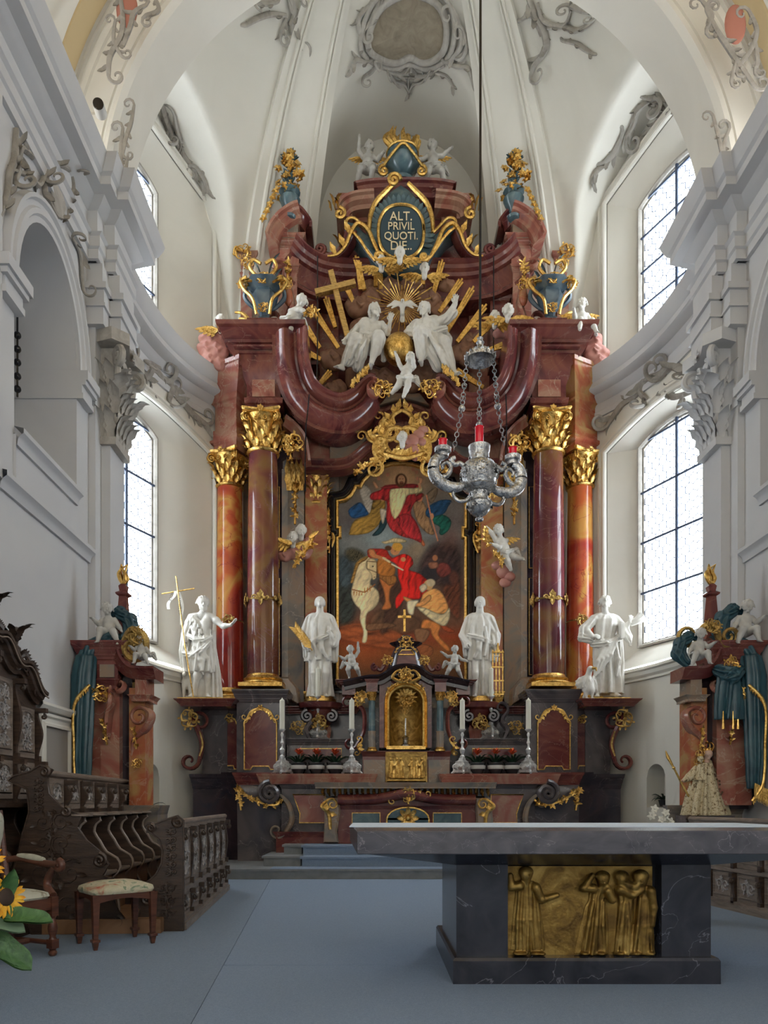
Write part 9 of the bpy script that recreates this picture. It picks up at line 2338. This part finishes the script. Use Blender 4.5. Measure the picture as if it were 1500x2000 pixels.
mb=MB(); mb.box(xat(285,9.9)-.16,xat(285,9.9)+.16,9.78,10.1,0,.95); top('plant_stand',mb,OAK,'dark wooden stand holding the plant near the left wall niche','stand',smooth=0)
potplant((xat(1293,7.6),7.6,.62),'white flowering plant just above the stone altar top',.8,mat('white_blossom',(.7,.68,.6),.6))
mb=MB(); mb.box(xat(1293,7.6)-.14,xat(1293,7.6)+.14,7.46,7.74,0,.62); top('flower_stand',mb,OAK,'low wooden stand under the white flowering plant behind the stone altar','stand',smooth=0)
c=at(193,214,9.0); ct=thing('security_camera',(c.x-.28,9.02,c.z),'small white security camera on an arm above the left cornice','camera')
mb=MB(); mb.tube([(c.x+.02,8.93,c.z+.0),(c.x,9.08,c.z+.02)],[.068,.072],16); obj('housing',mb,mat('white_plastic',(.7,.69,.66),.4),ct)
mb=MB(); mb.tube([(c.x+.023,8.915,c.z-.002),(c.x+.02,8.93,c.z)],[.062,.064],16); obj('lens',mb,BLACKF,ct)
mb=MB(); mb.tube([(c.x,9.08,c.z+.03),(c.x-.1,9.05,c.z+.0),(c.x-.42,9.02,c.z+.01)],.012,6); mb.box(c.x-.44,c.x-.40,8.97,9.07,c.z-.05,c.z+.06); obj('arm',mb,mat('cream_metal',(.6,.55,.45),.4),ct)
# door in the left choir wall
dr=MB(); x0=-3.73; y0,y1=8.35,9.02
prof=[(0,0),(.05,0),(.05,.03),(.03,.05),(.03,.09),(.06,.11),(.06,.14),(0,.16)]
P_=[(y0,0),(y0,2.05),(y1,2.05),(y1,0)]
rows=[]
for i,(y,z) in enumerate(P_):
 sy_=-1 if i<2 else 1; uz=1 if i in (1,2) else 0
 rows.append([(x0+q[0],y+sy_*q[1],z+uz*q[1]) for q in prof])
dr.grid(rows); dr.grid([[(x0+a,y0-.2,z),(x0+a,y1+.2,z)] for a,z in ((0,2.22),(.06,2.22),(.10,2.27),(.10,2.3),(0,2.32))]); d_=struct('door_1',dr,PLASTER,smooth=30)
mb=MB(); mb.box(x0-.02,x0+.012,y0,y1,0,2.05); struct('door_leaf',mb,mat('beige_door_leaf',(.30,.27,.24),.6),d_,smooth=0)
xk,yk=xat(34,9.15),9.15; kc=thing('knotted_cord',(xk,yk,zat(775,yk)),'cord with dark wooden balls hanging in the arched oratory of the left wall','cord')
mb=MB(); mb.tube([(xk,yk,zat(775,yk)),(xk,yk,zat(560,yk))],.012,6); obj('cord',mb,BLACKF,kc)
for y in (655,682,708,735,760): mb=MB(); mb.sphere((xk,yk,zat(y,yk)),.045,12,8); obj('ball',mb,BLACKF,kc,180)
mb=MB(); mb.box(xk-.16,xk+.03,yk-.02,yk+.18,zat(562,yk),zat(555,yk)); obj('hook',mb,BLACKF,kc,0)
# ================================================================== STUCCO ORNAMENT ON VAULT, WALLS AND PIERS
def hit(px,py,surf):
 if surf=='vault':
  lo=None; Y=10.75
  while Y<16:
   p=at(px,py,Y); dx,dy=p.x-CXR,p.y-CY
   r=((abs(dx)/RA)**2.5+(max(0,dy)/RB)**2.5)**.4
   if r>=1 or p.z>=max(dome(min(1,r)),lunette(p.x,p.y)): return at(px,py,Y-.04)
   Y+=.01
  return at(px,py,15)
 if surf=='wall':
  Y=10.5
  while Y<16:
   p=at(px,py,Y); dx,dy=p.x-CXR,p.y-CY
   if (abs(dx)/RA)**2.5+(max(0,dy)/RB)**2.5>=1: return at(px,py,Y-.05)
   Y+=.01
  return at(px,py,15)
 if surf=='arch': return at(px,py,9.84)
 if surf=='lwall': Y=-3.70*F_PX/(px-VX); return at(px,py,Y)
 if surf=='barrel':
  Y=5.0
  while Y<9.7:
   p=at(px,py,Y)
   if p.z>9.3 and math.hypot(p.x-CXV,p.z-9.24)>=AR+.6: return p
   Y+=.01
  return at(px,py,9.4)
 return at(px,py,surf)
def stucco(name,strokes,surf,label_par,m=None,w=.09,parent=None,leaves=True,seed=1):
 """strokes: (list of px points, width factor, curl a, curl b)"""
 mb=MB(); rr=random.Random(seed)
 for pts,wf,ca,cb in strokes:
  P=[hit(x,y,surf) for x,y in pts]
  cscroll(mb,P,w*wf,(ca,cb),1.0,.7,ns=6)
  Q=cr(P,5)
  if leaves:
   for i in range(2,len(Q)-1,3):
    t=(Q[i]-Q[i-1]).normalized(); s=Vector((0,-1,0)).cross(t)*rr.choice((-1,1)); leaf(mb,Q[i],s*.8+t*.8,(0,-1,0),w*2.6*wf*rr.uniform(.7,1.2),w*1.1*wf,.5,3,4,2)
 return struct(name,mb,m or STUCCO,parent,smooth=50)
vault_=vault
STUCCOD=mat('taupe_stucco',(.32,.295,.26),.8,cols=[(.3,(.26,.24,.21)),(.7,(.38,.35,.31))],scale=6,bump=.2,bscale=30)
# central cartouche of the vault: oval picture field, frame and pendant
mb=MB(); ctr=(822,75); P=[]
prof=[(742,95),(750,45),(775,8),(822,-12),(872,5),(893,45),(890,95),(868,118),(845,122),(822,112),(800,122),(772,118)]
prof=[(p[0]-22+0,p[1]) for p in prof]
Q=cr([(x,y,0) for x,y in prof],4,closed=True)
cen=hit(800,60,'vault'); rim_=[hit(q.x,q.y,'vault') for q in Q]
mb.v=[tuple(cen)]+[tuple(p) for p in rim_]; mb.f=[(0,i+1,(i+1)%len(rim_)+1) for i in range(len(rim_))]
CART=mat('taupe_relief_ground',(.26,.21,.15),.8,cols=[(.3,(.21,.17,.12)),(.7,(.31,.26,.19))],scale=5)
struct('vault_cartouche',mb,CART,vault_)
mb=MB(); mb.tube(rim_+[rim_[0]],.06,8); mb.tube([p+(p-cen).normalized()*.14+Vector((0,-.02,0)) for p in rim_]+[rim_[0]+(rim_[0]-cen).normalized()*.14],.045,7); struct('cartouche_frame',mb,STUCCO,vault_,smooth=60)
S=Sculpt(.016); p0=hit(805,100,'vault'); q=V3(0,0,0)
S.cap((0,0,.65),(.02,0,.95),.10,.10); S.ell((.0,-.02,1.15),.10); limbs=[[(-.06,0,.6),(-.02,-.05,.35),(-.08,0,.05)],[(.07,0,.6),(.14,-.05,.35),(.10,0,.05)],[(-.1,0,1.0),(-.25,0,.9),(-.32,0,1.0)],[(.12,0,1.0),(.28,0,1.05),(.34,0,.95)]]
for l in limbs: S.chain(l,[.08,.06,.04])
S.chain([(-.42,0,1.05),(-.1,0,.05)],[.02,.02]); S.chain([(.12,.02,.9),(.4,.02,.9),(.5,.02,.7)],[.05,.07,.04],fold=.01)
struct_o=sculpt_obj('relief_figure',S,mat('taupe_relief',(.34,.28,.2),.75),vault_,M4=Matrix.Translation(p0) @ Matrix.Rotation(-.6,4,'X') @ Matrix.Diagonal((.95,.55,.95,1)))
stucco('cartouche_scrolls',[([(722,10),(700,40),(712,80),(736,110)],1,1,-1),([(738,108),(715,120),(695,118),(686,140)],.9,0,-1),([(740,118),(728,138),(712,150)],.8,0,1),([(746,130),(765,140),(785,145),(800,128)],.9,-1,1),
 ([(885,20),(898,55),(900,90),(880,118)],1,1,-1),([(870,122),(892,130),(915,135),(926,172)],.9,0,1),([(868,128),(850,140),(872,150),(885,168)],.8,0,1),([(858,132),(838,145),(815,148),(802,130)],.9,1,-1),
 ([(760,140),(772,158),(790,165),(798,180)],.8,1,0),([(838,140),(826,158),(808,165),(798,182)],.8,-1,0),([(775,130),(776,150),(800,152),(824,150),(824,130)],.5,0,0),([(798,150),(798,192)],.5,0,0),([(712,60),(730,30),(740,5)],.9,1,1),([(905,60),(912,90),(905,110)],.8,1,-1)],'vault','',w=.085,parent=vault_)
stucco('vault_scrolls',[([(560,-20),(575,20),(572,60),(576,98)],1.1,0,1),([(600,12),(578,30),(566,50)],.9,1,0),([(560,30),(530,28),(505,35),(482,48)],.9,0,-1),([(540,5),(515,8),(500,0)],.8,1,1),([(560,35),(552,55),(548,72)],.7,0,1),([(600,-10),(612,10),(596,22)],.8,1,-1)],'vault','',w=.09,parent=vault_)
stucco('vault_scrolls',[([(1030,-10),(1045,30),(1062,60),(1066,95),(1045,125)],1.2,-1,1),([(1016,40),(1040,30),(1058,70)],.9,-1,0),([(1070,55),(1100,52),(1125,60),(1152,45)],.9,0,1),([(1100,80),(1125,85),(1140,95),(1155,105)],.8,-1,1),([(1110,10),(1135,20),(1160,25)],.9,1,-1),([(1050,5),(1060,40),(1100,50),(1115,20)],.7,0,0)],'vault','',w=.09,parent=vault_)
stucco('window_scrolls',[([(1350,200),(1320,215),(1300,188),(1270,192)],1.2,1,-1),([(1335,218),(1300,222),(1275,248),(1248,272)],1.1,1,-1),([(1270,195),(1245,215),(1238,240),(1225,262)],1.1,-1,1),([(1215,265),(1200,298),(1180,318)],.9,1,-1),([(1185,320),(1165,335),(1155,360)],.8,1,0),([(1290,205),(1300,225),(1280,240)],.7,1,-1)],'vault','',w=.10,m=STUCCOD,parent=apse)
stucco('window_scrolls',[([(312,190),(322,225),(335,260),(350,288)],1.2,1,-1),([(340,225),(345,255),(352,275)],.9,1,-1),([(352,290),(366,318),(385,335)],.9,-1,1),([(385,330),(400,355),(405,378)],.8,1,0),([(318,215),(330,250),(325,268)],.8,0,1)],'vault','',w=.10,m=STUCCOD,parent=apse)
stucco('window_scrolls',[([(1362,705),(1335,722),(1312,715),(1290,738)],1.2,1,-1),([(1290,735),(1262,742),(1250,765),(1262,780)],1.1,1,-1),([(1318,745),(1300,760),(1315,775),(1340,770)],1.0,1,1),([(1240,775),(1215,790),(1200,810),(1185,832)],1,1,-1),([(1300,712),(1290,728),(1270,735)],.8,1,-1),([(1345,735),(1355,752),(1340,768)],.9,1,1)],'wall','',w=.10,m=STUCCOD,parent=apse)
stucco('window_scrolls',[([(262,712),(285,735),(300,720),(318,740)],1.2,-1,1),([(318,738),(335,755),(330,780)],1.1,-1,1),([(340,770),(360,790),(380,812),(402,828)],1,-1,1),([(285,705),(300,712),(322,722)],.9,1,1),([(262,740),(280,752),(290,760)],.9,0,1)],'wall','',w=.10,m=STUCCOD,parent=apse)
for par_,L_ in ((arch,[([(262,205),(256,240),(246,270),(240,300)],.8,1,1),([(240,250),(236,300),(240,350),(246,390)],.9,1,0),([(250,300),(244,340),(232,375)],.7,0,1)]),(arch,[([(1392,225),(1402,262),(1410,300),(1416,340)],.8,1,-1),([(1425,250),(1412,290),(1418,330),(1422,380)],.9,1,0),([(1438,315),(1424,350),(1402,380)],.7,1,0),([(1424,340),(1426,390),(1424,425)],.7,0,0)])):
 stucco('arch_scrolls',L_,'arch','',w=.06,m=STUCCOD,parent=par_)
stucco('band_scrolls',[([(232,-20),(240,30),(236,70),(215,110),(212,148)],1.0,1,1),([(285,10),(262,25),(255,50),(240,90)],.9,1,0),([(300,-10),(310,20),(285,30)],.8,1,1),([(225,40),(222,80),(238,110)],.7,1,1)],9.33,'',w=.062,m=STUCCOD,parent=b1)
stucco('band_scrolls',[([(1380,20),(1400,60),(1420,90),(1440,120),(1475,170)],1.0,-1,1),([(1370,0),(1390,30),(1380,55)],.9,1,1),([(1462,20),(1478,60),(1465,100),(1440,130)],.9,1,1),([(1440,110),(1432,140),(1428,160)],.7,0,1),([(1475,80),(1480,120),(1475,135)],.8,0,1)],9.33,'',w=.062,m=STUCCOD,parent=b1)
PINKF=mat('faded_pink_field',(.42,.17,.12),.8)
for px_,py_ in ((248,18),(1436,48)):
 c=at(px_,py_,9.36); mb=MB(); mb.sphere((c.x,c.y,c.z),.22,18,10,(.62,.15,1.15)); struct('pink_medallion',mb,PINKF,b1,smooth=60)
stucco('wall_scrolls',[([(0,420),(14,380),(18,340),(28,310),(32,252)],.9,-1,0),([(62,305),(40,290),(35,330),(30,352)],1.0,1,1),([(50,320),(60,345),(75,362),(88,340)],.9,1,1),([(88,345),(95,322),(118,322),(138,335)],1.0,1,-1),([(138,335),(142,370),(132,400),(128,430)],.9,1,0),([(92,345),(88,375),(105,415),(120,425)],.9,1,1),([(20,330),(42,338),(58,345)],.8,0,0),([(142,465),(155,490),(160,520),(162,565)],.8,1,1)],'lwall','',w=.075,m=STUCCOD,parent=wl)
c=hit(113,372,'lwall'); mb=MB(); mb.sphere((c.x,c.y,c.z),.26,18,10,(.16,.8,1.15)); struct('oval_boss',mb,STUCCO,wl,smooth=60)
# pilaster capitals of the piers
def pier_capital(sd,par):
 def X(x): return x if sd<0 else 2*.56-x
 D=-sd; xa,xb,ya,yb,z0,z1=-3.72,-3.46,9.90,10.44,6.0,7.4
 mb=MB(); mb.box(*sorted((X(xa),X(xb))),ya,yb,z0,z1); mb.box(*sorted((X(xa),X(xb+.03))),ya-.03,yb,z0-.05,z0+.05)
 P4=[(X(xa),ya-.12),(X(xb+.04),ya-.22),(X(xb+.22),ya-.05),(X(xb+.12),(ya+yb)/2),(X(xb+.22),yb+.05),(X(xa),yb+.05)]
 for z_,f in ((7.22,0),(7.30,.02),(7.38,.05)): pass
 rows=[[(x,y,z) for x,y in P4] for z in (7.24,7.40)]; mb.grid(rows,close_u=True); mb.f.append(tuple(len(mb.v)-12+i for i in range(6))[::-1]); mb.f.append(tuple(len(mb.v)-6+i for i in range(6)))
 for tier,(z,L) in enumerate(((6.05,.46),(6.38,.46),(6.70,.42))):
  for i in range(4):
   y=ya+.07+(yb-ya-.1)*(i+(.5 if tier%2 else 0))/3.5
   leaf(mb,(X(xb),y,z),(D*.1,0,1),(D,0,0),L,.20,.95,3,6,4)
  for i in range(2):
   x=xa+.08+.13*(i+(.5 if tier%2 else 0)); leaf(mb,(X(x),ya,z),(0,-.1,1),(0,-1,0),L,.15,.95,3,6,4)
 for (cx,cy,d) in ((X(xb+.08),ya-.06,Vector((D,-1,0)).normalized()),(X(xb+.10),yb,Vector((D,.3,0)).normalized())):
  S_=spiral((cx,cy,7.08),.13,1.7,PI*.8,-1,12,0,.1,d,(0,0,1)); mb.tube(S_,.045,7); mb.tube(cr([Vector((cx,cy,6.7))-d*.1,Vector((cx,cy,6.95))-d*.02,S_[0]],4),.04,6)
  leaf(mb,Vector((cx,cy,6.6))-d*.08,(d.x*.5,d.y*.5,1),d,.4,.2,.9,3)
 for y in (ya+.15,ya+.38): S_=spiral((X(xb)+D*.08,y,7.08),.08,1.4,PI/2,1,10,0,.1,(0,1,0),(0,0,1)); mb.tube(S_,.03,6)
 flower(mb,(X(xb)+D*.14,(ya+yb)/2,7.28),.10,(D,0,0))
 return struct('pier_capital',mb,STUCCO if sd<0 else CHOIRP,par,smooth=40)
pier_capital(-1,wl); pier_capital(1,wr)
